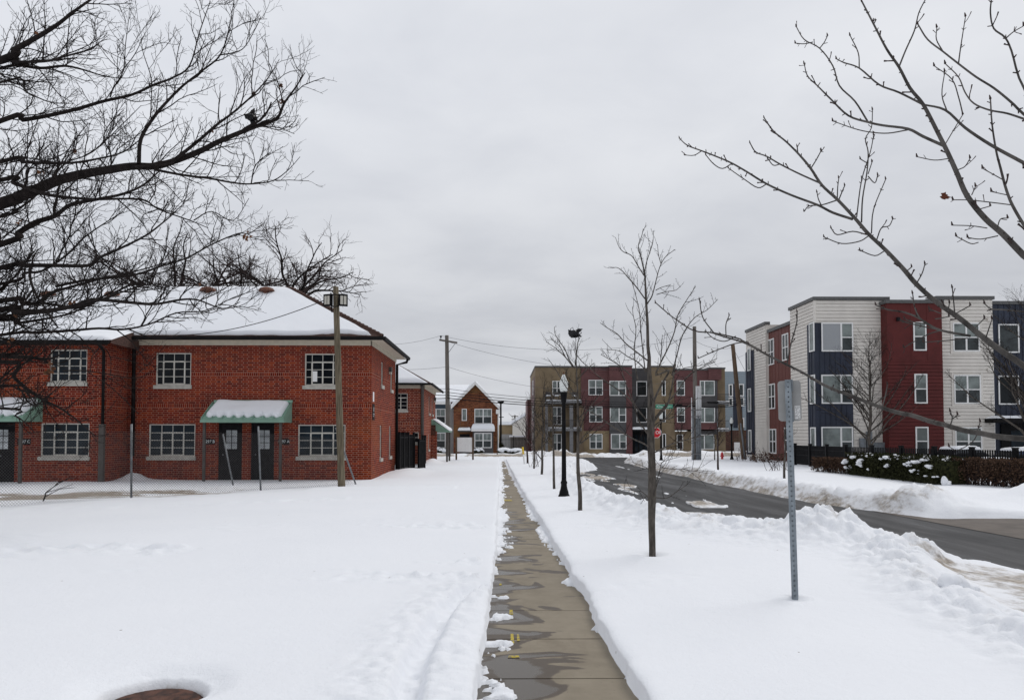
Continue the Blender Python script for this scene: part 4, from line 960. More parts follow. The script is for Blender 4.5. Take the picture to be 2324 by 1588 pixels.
blk('sid_maroon', 's', Y5 - .5, 1778, 1897, 283, ybot=380, name='parapet_wall', back=90)
blk('stucco', 'p', Y5 + .6, 1860, 1928, 284)
for (zt, zr) in ((590, 510), (838, 750)):
    yb = YA - 1.0; a0, a1, _, s1 = r4(yb, 1866, 1970, zt - 8, zt); rt = r4(yb, 1866, 1970, zr, zt)[3]
    m = MB(); m.box(a0, a1, yb, YA + .4, s1 - .25, s1); bo = m.build('balcony', M['steelgrey'], b4)
    m = MB(); m.box(a0, a1, yb + .02, yb + .06, rt - .05, rt); x = a0 + .02
    while x < a1: m.box(x, x + .022, yb + .03, yb + .05, s1, rt - .052); x += .13
    m.build('railing', M['rail'], bo)
    m = MB(); m.box(a0 + .03, a0 + .13, yb + .5, yb + .6, GB, s1 - .253); m.build('balcony_post', M['steelgrey'], bo)
    sn = MB(); snow_patch(sn, (a0, yb + .1, s1 + .002), (a1, yb + .1, s1 + .002), (a1, YA, s1 + .002), (a0, YA, s1 + .002), 12, 6, .12, 18, .15); sn.build('snow_cover', M['snow_roof'], bo)
# left flank and rear block
xa = L_[0]; m = MB(); siding(m, frame((xa - .01, 0, 0), (0, -1, 0), (-1, 0, 0)), -91, -81.2, GB, 8.2, .235, .03, .05); m.build('flank_wall', M['sid_maroon'], b4)
q = r4(92, 135, 175, 560, 700); m = MB(); m.box(q[0], q[1] + 3, 92, 99, GB, q[3]); m.build('rear_wall', M['sid_maroon'], b4)
for k in range(3):
    win_vinyl(frame((xa - .02, 0, 0), (0, -1, 0), (-1, 0, 0)), -86, -84.4, .6 + 2.9 * k, 2.2 + 2.9 * k, b4, ('dh',))
# three small chairs with snow on the upper balcony
for (zx, lab) in ((325, 'small chair with snowy seat at the left end of the top balcony'), (398, 'small chair with snowy seat in front of the top balcony window'), (563, 'lone small chair with snow at the right of the top balcony')):
    yy = YA - 1.1; p = at(*z4(zx, 575), yy); s1 = r4(YA - 1.7, 300, 628, 572, 590)[3] + .05
    t_ = thing('patio_chair', (p.x, yy, s1), lab, 'chair', 'patio chairs on the top balcony')
    m = MB(); m.box(p.x - .26, p.x + .26, yy - .25, yy + .25, s1 + .40, s1 + .45); so_ = m.build('seat', M['rail'], t_)
    m = MB(); m.box(p.x - .26, p.x + .26, yy + .22, yy + .26, s1 + .5, s1 + .92); m.build('backrest', M['rail'], t_)
    for sx in (-.24, .24):
        for sy in (-.23, .23): m = MB(); m.box(p.x + sx - .02, p.x + sx + .02, yy + sy - .02, yy + sy + .02, s1, s1 + .398); m.build('leg', M['rail'], t_)
    sn = MB(); snow_patch(sn, (p.x - .25, yy - .24, s1 + .452), (p.x + .25, yy - .24, s1 + .452), (p.x + .25, yy + .2, s1 + .452), (p.x - .25, yy + .2, s1 + .452), 8, 6, .12, 19, .1); sn.build('snow_cover', M['snow_roof'], so_)

# ================================================================== white, red and navy apartment building on the right
YW, XW = 44.6, 18.82
b5 = thing('apartment_block', (24, 52, 0), 'white, dark red and navy sided three storey apartment building on the right', 'apartment building')
def z6(zx, zy): return 1929 + zx * .3216, 624 + zy * .3216
def z5(zx, zy): return 1617 + zx * .3216, 624 + zy * .3216
def r6(Y, x0, x1, y0, y1): return rc(Y, z6(x0, 0)[0], z6(x1, 0)[0], z6(0, y0)[1], z6(0, y1)[1])
def r5(Y, x0, x1, y0, y1): return rc(Y, z5(x0, 0)[0], z5(x1, 0)[0], z5(0, y0)[1], z5(0, y1)[1])
def FW(y): return frame((0, y, 0), (1, 0, 0), (0, -1, 0))
FWs = frame((XW, 0, 0), (0, -1, 0), (-1, 0, 0)); GW = -.45; T5 = 9.86
def cap(x0, x1, y0, y1, z, w_=.10): m = MB(); m.box(x0 - w_, x1 + w_, y0 - w_, y1 + w_, z + .003, z + .20); m.build('coping', M['coping'], b5)
def roofd(x0, x1, y0, y1, z): return [(x0, y0, z), (x1, y0, z), (x1, y1, z), (x0, y1, z)]
xe = at(2016, 800, YW).x; y1e = atx(1795, 850, XW).y
m = MB(); siding(m, FW(YW), XW, xe, GW, T5); siding(m, FWs, -y1e, -YW, GW, T5)
m.quad((xe, YW, GW), (xe, 60, GW), (xe, 60, T5), (xe, YW, T5)); m.quad((XW, y1e, GW), (xe, y1e, GW), (xe, y1e, T5), (XW, y1e, T5)); m.quad(*roofd(XW, xe, YW, y1e, T5))
tag(m.build('wall', M['sid_white'], b5), 'white lap sided corner wing')
m = MB(); m.box(XW - .03, XW + .10, YW - .03, YW + .10, 8.45, T5 - .01); m.build('corner_trim', M['sid_white'], b5)
cap(XW, xe, YW, y1e, T5)
# navy corner bay
nb = r5(YW, 735, 988, 338, 1300); nz = nb[3]
m = MB(); panels(m, FW(YW - .06), XW - .06, nb[1], GW, nz, .32); ysn = atx(z5(676, 600)[0], 820, XW).y; panels(m, frame((XW - .06, 0, 0), (0, -1, 0), (-1, 0, 0)), -ysn, -(YW - .06), GW, nz, .32)
m.box(XW - .058, nb[1], YW - .058, YW, nz - .02, nz); m.quad((nb[1], YW - .06, GW), (nb[1], YW, GW), (nb[1], YW, nz), (nb[1], YW - .06, nz)); m.build('bay_panel', M['panel_navy'], b5)
for k, (y0, y1) in enumerate(((338, 541), (704, 908), (1070, 1275))):
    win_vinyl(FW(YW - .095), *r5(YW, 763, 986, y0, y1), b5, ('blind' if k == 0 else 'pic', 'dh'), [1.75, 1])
    yc0, yc1 = atx(z5(698, 0)[0], 800, XW).y, atx(z5(733, 0)[0], 800, XW).y
    win_vinyl(frame((XW - .095, 0, 0), (0, -1, 0), (-1, 0, 0)), -yc0, -yc1, at(1840, z5(0, y1 + 4)[1], YW + .5).z, at(1840, z5(0, y0 + 4)[1], YW + .5).z, b5, ('pic',))
# rust red recess and far white end on the street side
XR_ = 19.02; TR = 9.02; y2e = 52.9; y3e = 57.2
FR = frame((XR_, 0, 0), (0, -1, 0), (-1, 0, 0)); m = MB(); panels(m, FR, -y2e, -y1e, GW, TR, .62, .02, .012); m.quad(*roofd(XR_, XR_ + 6, y1e, y2e, TR))
for z in (2.45, 5.45): m.fbox(FR, -y2e, -y1e, z, z + .02, .001, .014)
m.build('wall', M['panel_rust'], b5); m = MB(); m.box(XR_ - .12, XR_ + .3, y1e + .01, y2e - .01, TR + .003, TR + .22); m.build('coping', M['coping'], b5)
for (x0, x1, y0, y1) in ((389, 438, 452, 635), (394, 441, 768, 945), (398, 446, 1085, 1258), (497, 541, 413, 602), (505, 546, 1075, 1250)):
    pa, pb = z5(x0, 0)[0], z5(x1, 0)[0]; ya, yb_ = atx(pa, 850, XR_).y, atx(pb, 850, XR_).y; ym = (ya + yb_) / 2
    win_vinyl(FR, -ya, -yb_, atx((pa + pb) / 2, z5(0, y1)[1], XR_).z, atx((pa + pb) / 2, z5(0, y0)[1], XR_).z, b5, ('dhd', 'dhd'))
m = MB(); siding(m, FWs, -y3e, -y2e, GW, 9.62); m.quad((XW, y2e, GW), (XR_ + 4, y2e, GW), (XR_ + 4, y2e, 9.62), (XW, y2e, 9.62)); m.quad(*roofd(XW, XR_ + 6, y2e, y3e, 9.62)); m.quad((XW, y3e, GW), (XR_ + 8, y3e, GW), (XR_ + 8, y3e, 9.62), (XW, y3e, 9.62))
tag(m.build('wall', M['sid_white'], b5), 'white lap sided far end'); m = MB(); m.box(XW - .1, XR_ + .1, y2e - .05, y3e, 9.623, 9.83); m.build('coping', M['coping'], b5)
ynv = atx(z5(298, 0)[0], 850, XW).y; m = MB(); panels(m, frame((XW - .05, 0, 0), (0, -1, 0), (-1, 0, 0)), -y3e - .05, -ynv, .3, 8.1, .4); m.box(XW - .048, XW, ynv, y3e, 8.08, 8.1); m.build('bay_panel', M['panel_navy'], b5)
for (y0, y1) in ((515, 675), (800, 965), (1092, 1250)):
    pa, pb = z5(258, 0)[0], z5(280, 0)[0]; win_vinyl(frame((XW - .085, 0, 0), (0, -1, 0), (-1, 0, 0)), -atx(pa, 850, XW).y, -atx(pb, 850, XW).y, atx(1704, z5(0, y1)[1], XW).z, atx(1704, z5(0, y0)[1], XW).z, b5, ('pic',))
# dark red bay
YR = YW - .75; ra = r6(YR, 268, 656, 200, 1200); xr0, xr1, TRd = ra[0], ra[1], ra[3]
m = MB(); siding(m, FW(YR), xr0, xr1, GW, 6.1); m.quad((xr0, YR, GW), (xr0, YW, GW), (xr0, YW, TRd), (xr0, YR, TRd)); m.quad((xr1, YR, GW), (xr1, YW, GW), (xr1, YW, TRd), (xr1, YR, TRd)); m.quad(*roofd(xr0, xr1, YR, YW, TRd))
F_ = FW(YR); m.quad(F_(xr0, 6.1), F_(xr1, 6.1), F_(xr1, TRd), F_(xr0, TRd))
for k in (1, 2): x = xr0 + (xr1 - xr0) * (.43 if k == 1 else .73); m.fbox(F_, x - .012, x + .012, 6.1, TRd, .001, .012)
m.fbox(F_, xr0, xr1, 6.06, 6.14, .002, .02); m.build('wall', M['sid_red'], b5); cap(xr0, xr1, YR, YW - .12, TRd)
for (x0, x1, y0, y1) in ((445, 536, 331, 534), (453, 543, 697, 906), (461, 552, 1070, 1270)): win_vinyl(FW(YR - .02), *r6(YR, x0, x1, y0, y1), b5, ('dh',))
# second white front
wa = r6(YW, 588, 1014, 165, 1200); m = MB(); siding(m, FW(YW + .003), wa[0] + .3, wa[1], GW, 9.92); m.quad((wa[1], YW, GW), (wa[1], 60, GW), (wa[1], 60, 9.92), (wa[1], YW, 9.92)); m.quad((wa[0] + .3, YW, 8), (wa[0] + .3, 58, 8), (wa[0] + .3, 58, 9.92), (wa[0] + .3, YW, 9.92)); m.quad(*roofd(wa[0] + .3, wa[1], YW, 58, 9.92))
tag(m.build('wall', M['sid_white'], b5), 'white lap sided front between red bay and navy end'); cap(wa[0] + .3, wa[1], YW, 58, 9.92)
for (x0, x1, y0, y1) in ((724, 912, 337, 540), (732, 921, 704, 908), (740, 930, 1072, 1270)):
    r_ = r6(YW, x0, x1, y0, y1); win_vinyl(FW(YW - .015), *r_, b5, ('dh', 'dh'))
    m = MB(); m.fbox(FW(YW - .012), r_[0] - .14, r_[0] - .002, r_[2] - .14, r_[3] + .1, .001, .03); m.fbox(FW(YW - .012), r_[1] + .002, r_[1] + .14, r_[2] - .14, r_[3] + .1, .001, .03); m.fbox(FW(YW - .012), r_[0], r_[1], r_[2] - .14, r_[2] - .002, .001, .028); m.build('window_trim', M['sid_white'], b5)
# navy end
YN = YW + .5; na = r6(YN, 1016, 1228, 208, 1200); XE = na[1] + 9
m = MB(); panels(m, FW(YN), na[0], XE, GW, na[3], .36); m.quad(*roofd(na[0], XE, YN, 58, na[3])); m.quad((XE, YN, GW), (XE, 60, GW), (XE, 60, na[3]), (XE, YN, na[3])); m.build('wall', M['panel_navy'], b5); cap(wa[1] + .11, XE, YN, 58, na[3])
for (y0, y1) in ((347, 549), (710, 914)):
    win_vinyl(FW(YN - .03), *r6(YN, 1044, 1190, y0, y1), b5, ('fix' if y0 < 500 else 'dk',))
cn = r6(YN - 1.6, 1035, 1228, 1010, 1040); m = MB(); m.box(cn[0], XE - 1, YN - 1.6, YN - .04, cn[2], cn[3]); co_ = m.build('canopy', M['black'], b5)
sn = MB(); snow_patch(sn, (cn[0], YN - 1.6, cn[3] + .003), (XE - 1, YN - 1.6, cn[3] + .003), (XE - 1, YN - .1, cn[3] + .003), (cn[0], YN - .1, cn[3] + .003), 30, 6, .18, 20, .2); sn.build('snow_cover', M['snow_roof'], co_)
m = MB(); m.box(na[0] + .3, XE - .3, YN - .10, YN - .045, GW, cn[2] - .05); do = m.build('entrance', M['black'], b5)
m = MB(); m.box(na[0] + .9, na[0] + 2.0, YN - .115, YN - .102, .2, 2.0); m.build('door_glass', M['glass_blue'], do)
m = MB(); m.box(na[0] + 2.3, na[0] + 3.4, YN - .13, YN - .102, -.2, 2.3); m.build('door', M['carblue'], do)
m = MB(); q = r6(YW, 120, 270, 1180, 1215); m.box(q[0], q[1], YW - .25, YW - .03, q[2] - .6, q[3]); q = r6(YW, 62, 100, 1150, 1215); m.box(q[0], q[1], YW - .2, YW - .03, q[2], q[3]); m.box(q[1] + .1, q[1] + .35, YW - .3, YW - .03, q[2], q[3] + .4); m.build('meter_box', M['conduit_g'], b5)
for (zx, zy) in ((978, 315), (978, 668), (995, 1040)):
    r_ = r6(YW, zx - 12, zx + 12, zy - 10, zy + 12); m = MB(); m.fbox(FW(YW - .02), *r_, .001, .10); m.build('wall_vent', M['sid_white'], b5)
r_ = r6(YR, 325, 345, 300, 325); m = MB(); m.fbox(FW(YR - .01), *r_, .001, .15); m.build('wall_lamp', M['door'], b5)

# ================================================================== blue grey building and the low buildings far behind
b6 = thing('blue_building', (36, 110, GZ), 'pale blue grey apartment building with navy bay behind the leaning pole', 'apartment building')
YB6 = 96.0; a = r5(YB6, 88, 262, 680, 1078); xb = a[0]
m = MB(); siding(m, FW(YB6), xb, a[1] + 14, a[2], a[3], .3, .03); m.box(xb + .01, a[1] + 14, YB6 + .1, YB6 + 14, a[2] - .3, a[3] - .01); m.build('wall', M['bluegrey'], b6)
m = MB(); m.box(xb - 1.5, a[1] + 14, YB6 + .2, YB6 + 13, GB, a[2] - .305); m.build('base_wall', M['brick_dark'], b6)
q = r5(YB6, 145, 210, 768, 1078); m = MB(); panels(m, FW(YB6 - .05), *q, .4); m.box(q[0], q[1], YB6 - .048, YB6, q[2], q[3]); m.build('bay_panel', M['panel_navy'], b6)
for (x0, x1, y0, y1) in ((112, 142, 770, 858), (112, 142, 865, 925), (182, 220, 768, 855), (182, 222, 862, 925), (178, 222, 1008, 1075), (236, 262, 770, 850)): win_vinyl(FW(YB6 - .09), *r5(YB6, x0, x1, y0, y1), b6, ('fix',), fr=.12)
q = r5(YB6, 155, 200, 1180, 1240); m = MB(); m.box(q[0], q[1], YB6 + .1, YB6 + .198, GB, q[3]); m.build('garage_door', M['white'], b6)
def z7(zx, zy): return 1106.4 + zx * .1072, 907.8 + zy * .1072
def r7(Y, x0, x1, y0, y1): return rc(Y, z7(x0, 0)[0], z7(x1, 0)[0], z7(0, y0)[1], z7(0, y1)[1])
b7 = thing('tan_house', (2, 122, GZ), 'low tan house with a snowy flat roof far behind the iron fence', 'house')
q = r7(118, 150, 542, 522, 890); m = MB(); m.box(q[0], q[1], 118, 126, GB, q[3]); m.build('wall', M['stucco_lt'], b7)
m = MB(); m.box(q[0] - .2, q[1], 117.8, 126, q[3] + .003, q[3] + .5); m.build('roof', M['snow_roof'], b7)
q = r7(118, 295, 540, 720, 890); m = MB(); m.box(q[0], q[1], 117.9, 117.99, GB, q[3]); m.build('base_wall', M['greysid'], b7)
b8 = thing('white_garage', (4, 112, GZ), 'white sided gabled outbuilding beside the tan apartment building', 'house')
q = r7(112, 540, 1010, 490, 890); ap = at(*z7(855, 312), 112)
m = MB(); siding(m, FW(112), q[0], q[1], GB, q[3], .3, .03); F_ = FW(112); m.prism([F_(q[0], q[3]), F_(q[1] + 1.2, q[3]), F_(ap.x, ap.z)], (0, 8, 0)); m.box(q[0] + .01, q[1], 112.1, 120, GB, q[3] - .01); m.build('wall', M['sid_white'], b8)
m = MB(); P_ = Vector(F_(q[0] - .3, q[3] - .1)); Q_ = Vector((ap.x, 112, ap.z + .1)); S_ = Vector(F_(q[1] + 1.5, q[3] - .1)); up = Vector((0, -.4, .45))
m.prism([P_ + Vector((0, -.4, 0)), Q_ + Vector((0, -.4, 0)), Q_ + up, P_ + up], (0, 8.8, 0)); m.prism([Q_ + Vector((0, -.4, 0)), S_ + Vector((0, -.4, 0)), S_ + up, Q_ + up], (0, 8.8, 0)); m.build('roof', M['snow_roof'], b8)
b9 = thing('low_shed', (3.5, 100, GZ), 'low dark block shed with snow on its flat top behind the iron fence', 'shed')
q = r7(100, 485, 960, 778, 880); m = MB(); m.box(q[0], q[1], 100, 103, GB, q[3]); m.build('wall', M['wood_grey'], b9); m = MB(); m.box(q[0] - .1, q[1], 99.9, 103, q[3] + .003, q[3] + .2); m.build('snow_cover', M['snow_roof'], b9)
# ================================================================== wire fence, light pole, fallen branch
def post_pts(bx, by, tx, ty):
    g = gnd(bx, by, 0.0); g.z = -.05; t_ = at(tx, ty, g.y); return g, t_
fe = thing('wire_fence', (-8, 22, 0), 'sagging chain link fence with leaning posts in front of the brick row house', 'fence')
PP = [post_pts(298, 1128, 298.5, 962), post_pts(530, 1102, 506, 985), post_pts(592, 1112, 586, 967), post_pts(809, 1100, 762, 970)]
for g, t_ in PP:
    m = MB(); m.tube([g, t_], .029, 8); m.build('post', M['post'], fe)
lp = gnd(-110, 1160, 0); m = MB(); m.tube([lp, lp + Vector((0, 0, 1.95))], .035, 8); m.build('post', M['post'], fe)
run = [lp, PP[0][0], PP[2][0], PP[3][0]]; tops = [1.74, 1.76, 1.74, 1.55]; lean = [Vector((0, 0, 0)), Vector((0, 0, 0)), (PP[2][1] - PP[2][0]) * .8, (PP[3][1] - PP[3][0]) * .86]
for l in lean: l.z = 0
m = MB(); pw = .072; rad = .0034
seglen = [(run[i + 1] - run[i]).length for i in range(3)]; tot = sum(seglen)
def fpt(s, h):
    i = 0
    while i < 2 and s > seglen[i]: s -= seglen[i]; i += 1
    t = s / seglen[i]; k = h / 1.75; tp_ = tops[i] * (1 - t) + tops[i + 1] * t
    l = lean[i] * (1 - t) + lean[i + 1] * t
    p = run[i].lerp(run[i + 1], t); wv = .05 * math.sin(s * 1.7 + i) * k + .03 * math.sin(s * 4.1)
    return Vector((p.x, p.y - .02 + wv, 0)) + l * k + Vector((0, 0, .02 + tp_ * k))
nH = 5; Hh = 1.75; s = -Hh
while s < tot:
    for sg in (1, -1):
        pts = []
        for j in range(nH + 1):
            h = Hh * j / nH; ss_ = s + (h if sg > 0 else Hh - h)
            if 0 <= ss_ <= tot: pts.append(fpt(ss_, h))
        if len(pts) > 1: m.tube(pts, rad, 3, False)
    s += pw
m.build('wire_mesh', M['wire'], fe)

lpb = gnd(776, 1104.5, 0); LPY = lpb.y
pole = thing('light_pole', (lpb.x, lpb.y, 0), 'weathered round wooden pole with two floodlights in front of the row house', 'light pole')
ptop = at(762, 651, LPY); m = MB(); pts = [Vector((lpb.x, lpb.y, -.3)).lerp(ptop, k / 10) for k in range(11)]
m.tube(pts, [.122 - .03 * k / 10 + .004 * math.sin(k * 2.3) for k in range(11)], 14); m.build('post', M['wood'], pole)
for (px, side) in ((743, -1), (779, 1)):
    c = at(px, 681, LPY - .12); a_ = R(22) * side
    u = Vector((math.cos(a_), -math.sin(a_) * -1 * 1, 0)); u = Vector((math.cos(a_), math.sin(a_) * 1.0, 0)); n = Vector((u.y, -u.x, 0)) + Vector((0, 0, -.12)); n.normalize()
    Fq = lambda a, b, c_=0, c=c, u=u, n=n: c + u * a + Vector((0, 0, 1)) * b + n * c_
    m = MB(); m.fbox(Fq, -.145, .145, -.20, .20, -.10, .02); m.fbox(Fq, -.10, .10, -.14, .14, -.16, -.102); m.tube([Fq(-.14 * side, .15, -.05), Fq(-.24 * side, .17, 0), Fq(-.30 * side, .17, .05)], .018, 6); m.tube([Fq(-.14 * side, -.19, -.05), Fq(-.26 * side, -.24, 0)], .018, 6)
    h = m.build('floodlight', M['black'], pole)
    m = MB(); m.fbox(Fq, -.098, -.012, -.14, .14, .0201, .026); m.fbox(Fq, .012, .098, -.14, .14, .0201, .026); m.build('lens', M['floodglass'], h)
m = MB(); b = at(757, 700, LPY); m.tube([b + Vector((-.06, -.14, .5)), b + Vector((-.05, -.15, .2)), b + Vector((-.02, -.15, -.15))], .022, 6); m.build('cable_loop', M['cable'], pole)

def wire(name, label, cat, pts, r, mat, sag=0.0, n=24, group=None):
    m = MB()
    for (p, q, sg) in pts:
        P = []
        for k in range(n + 1):
            t = k / n; v = p.lerp(q, t); v.z -= sg * 4 * t * (1 - t); P.append(v)
        m.tube(P, r, 4)
    return tag(m.build(name, M[mat]), label, cat, group)
wire('service_cable', 'thin cable drooping across the snowy roof from the wooden light pole', 'cable', [(at(736, 681, LPY - .05), at(405, 761, 28.2), .25)], .014, 'cable')

def branchy(name, base, label, mat, seed):
    rnd = random.Random(seed); m = MB()
    p = base.copy(); pts = [p.copy()]
    for k in range(5): p = p + Vector((rnd.uniform(.05, .2), rnd.uniform(-.1, .1), rnd.uniform(.05, .2))); pts.append(p.copy())
    m.tube(pts, [.02, .018, .015, .012, .009, .006], 5)
    for k in (1, 2, 3, 4):
        q = pts[k]; m.tube([q, q + Vector((rnd.uniform(.1, .4), 0, rnd.uniform(-.05, .25))), q + Vector((rnd.uniform(.4, .8), .05, rnd.uniform(-.05, .3)))], [.011, .008, .005], 4)
    return tag(m.build(name, M[mat]), label, 'branch')
branchy('fallen_branch', gnd(82, 1138, 0) + Vector((0, .3, 0)), 'forked dead branch stuck in the snow behind the wire fence', 'twig', 4)

# ================================================================== iron fences
def iron_fence(root, pts, h, z0, post_sp, sp, pk=.019, rails=(.12, .82), ph=.14, pr=.04, mat='black', post_name='post', bot=.06):
    for i in range(len(pts) - 1):
        a, b = Vector(pts[i]), Vector(pts[i + 1]); d = b - a; L = d.length; u = d / L; nseg = max(1, round(L / post_sp)); n = Vector((-u.y, u.x, 0))
        F = frame((a.x, a.y, z0), u, n)
        for k in range(nseg + (1 if i == len(pts) - 2 else 0)):
            x = L * k / nseg; m = MB(); m.fbox(F, x - pr, x + pr, -.2, h + ph, -pr, pr); m.prism([F(x - pr * 1.2, h + ph, -pr * 1.2), F(x + pr * 1.2, h + ph, -pr * 1.2), F(x + pr * 1.2, h + ph, pr * 1.2), F(x - pr * 1.2, h + ph, pr * 1.2)], (0, 0, .03)); m.build(post_name, M[mat], root)
        m = MB(); x = sp
        while x < L - .03:
            m.fbox(F, x - pk / 2, x + pk / 2, bot, h, -pk / 2, pk / 2); x += sp
        for rz in rails: m.fbox(F, pr, L - pr, h * rz - .022, h * rz + .022, -.016, .016)
        m.build('rail_panel', M[mat], root)
p0 = at(917.5 - 10, 1060, 34.6)
fb = thing('iron_fence', (-4.7, 36, 0), 'black iron enclosure fence between the two brick houses', 'fence')
iron_fence(fb, [(-4.72, 34.5, 0), (-4.66, 35.6, 0), (-4.58, 36.7, 0), (-4.45, 37.9, 0)], 1.75, 0, 1.1, .105, .03, (.10, .92), .08, .05)
fb2 = thing('iron_gate', (-4.4, 38, 0), 'black iron gate standing ajar beside the enclosure fence', 'gate')
iron_fence(fb2, [(-4.43, 37.95, 0), (-4.22, 37.9, 0)], 1.5, 0, 1, .045, .016, (.05, .95), .02, .03)
iron_fence(fb2, [(-4.18, 37.9, 0), (-3.97, 38.7, 0)], 1.5, 0, 2, .075, .03, (.05, .95), .02, .03)
fb3 = thing('iron_fence', (-4.4, 43, 0), 'short run of black iron fence against the smaller brick house', 'fence')
iron_fence(fb3, [(-4.44, 42.0, 0), (-4.52, 44.3, 0)], 1.6, 0, 1.15, .1, .03, (.08, .92), .1, .05)
fb4 = thing('iron_fence', (4, 82, GZ), 'thin black iron fence behind the two snowy round bushes', 'fence')
iron_fence(fb4, [(-1.2, 84, 0), (6.4, 84, 0)], 1.85, GZ, 2.4, .16, .03, (.08, .85), .1, .045)
fb5 = thing('iron_fence', (17, 36, 0), 'long black iron fence behind the hedges on the right', 'fence')
iron_fence(fb5, [(17.0, 43.2, 0), (16.9, 36.6, 0), (18.4, 26.6, 0), (19.6, 22, 0)], 1.15, 0, 1.9, .115, .038, (.14, .52, .80), .08, .075)

# ================================================================== street lamps
LS = .68
def lamp(px, pyb, label, z=None, src=None, H=3.47):
    g = gnd(px, pyb, 0.0)
    if src is not None:
        c = copy_tree(src); c.location = (g.x, g.y, -.02); c['label'] = label; c.scale = (1, 1, H / 3.47); return c
    r = thing('street_lamp', (g.x, g.y, -.02), label, 'street lamp', 'street lamps with acorn globes'); o_ = Vector((g.x, g.y, -.02))
    m = MB(); m.lathe(o_, [(r_ * LS, z_) for r_, z_ in [(.23, -.15), (.235, .03), (.225, .06), (.20, .08), (.185, .15), (.15, .22), (.125, .30), (.12, .36), (.135, .38), (.135, .42), (.105, .45), (.10, .5)]], 24, flute=.05); m.build('base', M['black'], r)
    m = MB(); m.lathe(o_, [(r_ * LS, z_) for r_, z_ in [(.098, .49), (.074, 2.50), (.078, 2.52)]], 24, flute=.10); m.build('shaft', M['black'], r)
    m = MB(); m.lathe(o_, [(r_ * LS, z_) for r_, z_ in [(.078, 2.521), (.095, 2.56), (.075, 2.60), (.105, 2.64), (.125, 2.76), (.14, 2.84), (.15, 2.86), (.15, 2.90), (.12, 2.905)]], 20); m.build('collar', M['black'], r)
    m = MB(); m.lathe(o_, [(r_ * LS, z_) for r_, z_ in [(.12, 2.906), (.155, 2.95), (.18, 3.06), (.178, 3.13), (.185, 3.14), (.185, 3.16), (.165, 3.18), (.13, 3.24), (.10, 3.29), (.085, 3.33), (.06, 3.36), (.055, 3.39)]], 28, flute=.035); m.build('globe', M['globe'], r)
    m = MB(); m.lathe(o_, [(r_ * LS, z_) for r_, z_ in [(.05, 3.391), (.045, 3.41), (.02, 3.425), (.028, 3.445), (.004, 3.475)]], 12); m.build('finial', M['leaf_tan'], r)
    return r
lamp1 = lamp(1280, 1126, 'tall black fluted street lamp nearest to the pavement, with white acorn globe')
lamp(1500.6, 1047.5, 'black street lamp with acorn globe just right of the stop sign', src=lamp1, H=3.37)
lamp(1661, 1043, 'farthest black street lamp beside the leaning utility pole', src=lamp1, H=3.1)

# ================================================================== sign post in the foreground
gs = gnd(1805, 1360, -.02); SY = gs.y; top = at(1788.5, 858, SY - .02)
sp = thing('sign_post', (gs.x, gs.y, -.02), 'galvanised square sign post in the snow with the back of a grey sign', 'sign post')
ax = (top - Vector((gs.x, gs.y, -.1))).normalized(); an = R(-24)
u = Vector((math.cos(an), math.sin(an), 0)); u = (u - ax * u.dot(ax)).normalized(); n = u.cross(ax)           # n faces the camera side
if n.y > 0: n = -n
O_ = Vector((gs.x, gs.y, -.1)); LN = (top - O_).length
Fp = lambda a, b, c=0.0: O_ + u * a + ax * b + n * c
m = MB(); hw = .0315; ch = .004
# square tube: walls with real punched holes along the two faces seen
def tube_face(Fq, L):
    st = .0255 * 1.0; n_ = int(L / .0508); r_ = .0075
    for k in range(n_):
        b0_ = k * .0508; b1_ = b0_ + .0508; bc = b0_ + .0254
        out = [(-hw, b0_), (0, b0_), (hw, b0_), (hw, bc), (hw, b1_), (0, b1_), (-hw, b1_), (-hw, bc)]
        inn = [(r_ * math.cos(a), bc + r_ * math.sin(a)) for a in [math.radians(x) for x in (225, 270, 315, 0, 45, 90, 135, 180)]]
        vs_ = [Fq(*p) for p in out] + [Fq(*p) for p in inn]
        m.add(vs_, [(i, (i + 1) % 8, 8 + (i + 1) % 8, 8 + i) for i in range(8)])
Lf = math.floor(LN / .0508) * .0508
for (uu_, nn_) in ((u, n), (n, -u), (-u, -n), (-n, u)):
    Fq = lambda a, b, uu_=uu_, nn_=nn_: O_ + uu_ * a + ax * b + nn_ * hw
    tube_face(Fq, LN + .001)
for (uu_, nn_) in ((u, n), (n, -u)):
    m.quad(O_ - uu_ * .026 - nn_ * .0, O_ + uu_ * .026, O_ + uu_ * .026 + ax * Lf, O_ - uu_ * .026 + ax * Lf)
m.build('post', M['galv'], sp)
sb = (at(1800, 955, SY) - O_).dot(ax); st_ = (at(1800, 863, SY) - O_).dot(ax); bl = -.108; br2 = .118
m = MB(); rr = .035; poly = []
for (cx_, cz_, a0_) in ((br2 - rr, st_ - rr, 0), (bl + rr, st_ - rr, 90), (bl + rr, sb + rr, 180), (br2 - rr, sb + rr, 270)):
    for k in range(6): a = R(a0_ + 18 * k); poly.append((cx_ + rr * math.cos(a), cz_ + rr * math.sin(a)))
cs_ = -hw - .014
m.prism([Fp(a, b, cs_) for a, b in poly], -n * .003); sg = m.build('sign_panel', M['sheet'], sp)
m = MB(); m.fbox(Fp, .052, .105, sb + .02, sb + .155, cs_ + .0006, cs_ + .0012); stk = m.build('sticker', M['white'], sg)
rnd = random.Random(5); m = MB()
for k in range(17):
    a = .056
    while a < .100:
        w_ = rnd.uniform(.002, .009)
        if rnd.random() < .7: m.fbox(Fp, a, min(a + w_, .102), sb + .026 + k * .0074, sb + .0295 + k * .0074, cs_ + .0013, cs_ + .0016)
        a += w_ + .0015
m.build('sticker_print', M['signblack'], stk)
for b in (st_ - .05, sb + .05): m = MB(); m.lathe(Fp(-.010, b, hw), [(.011, -.008), (.011, .008)], 6); m.build('bolt', M['galv'], sp)
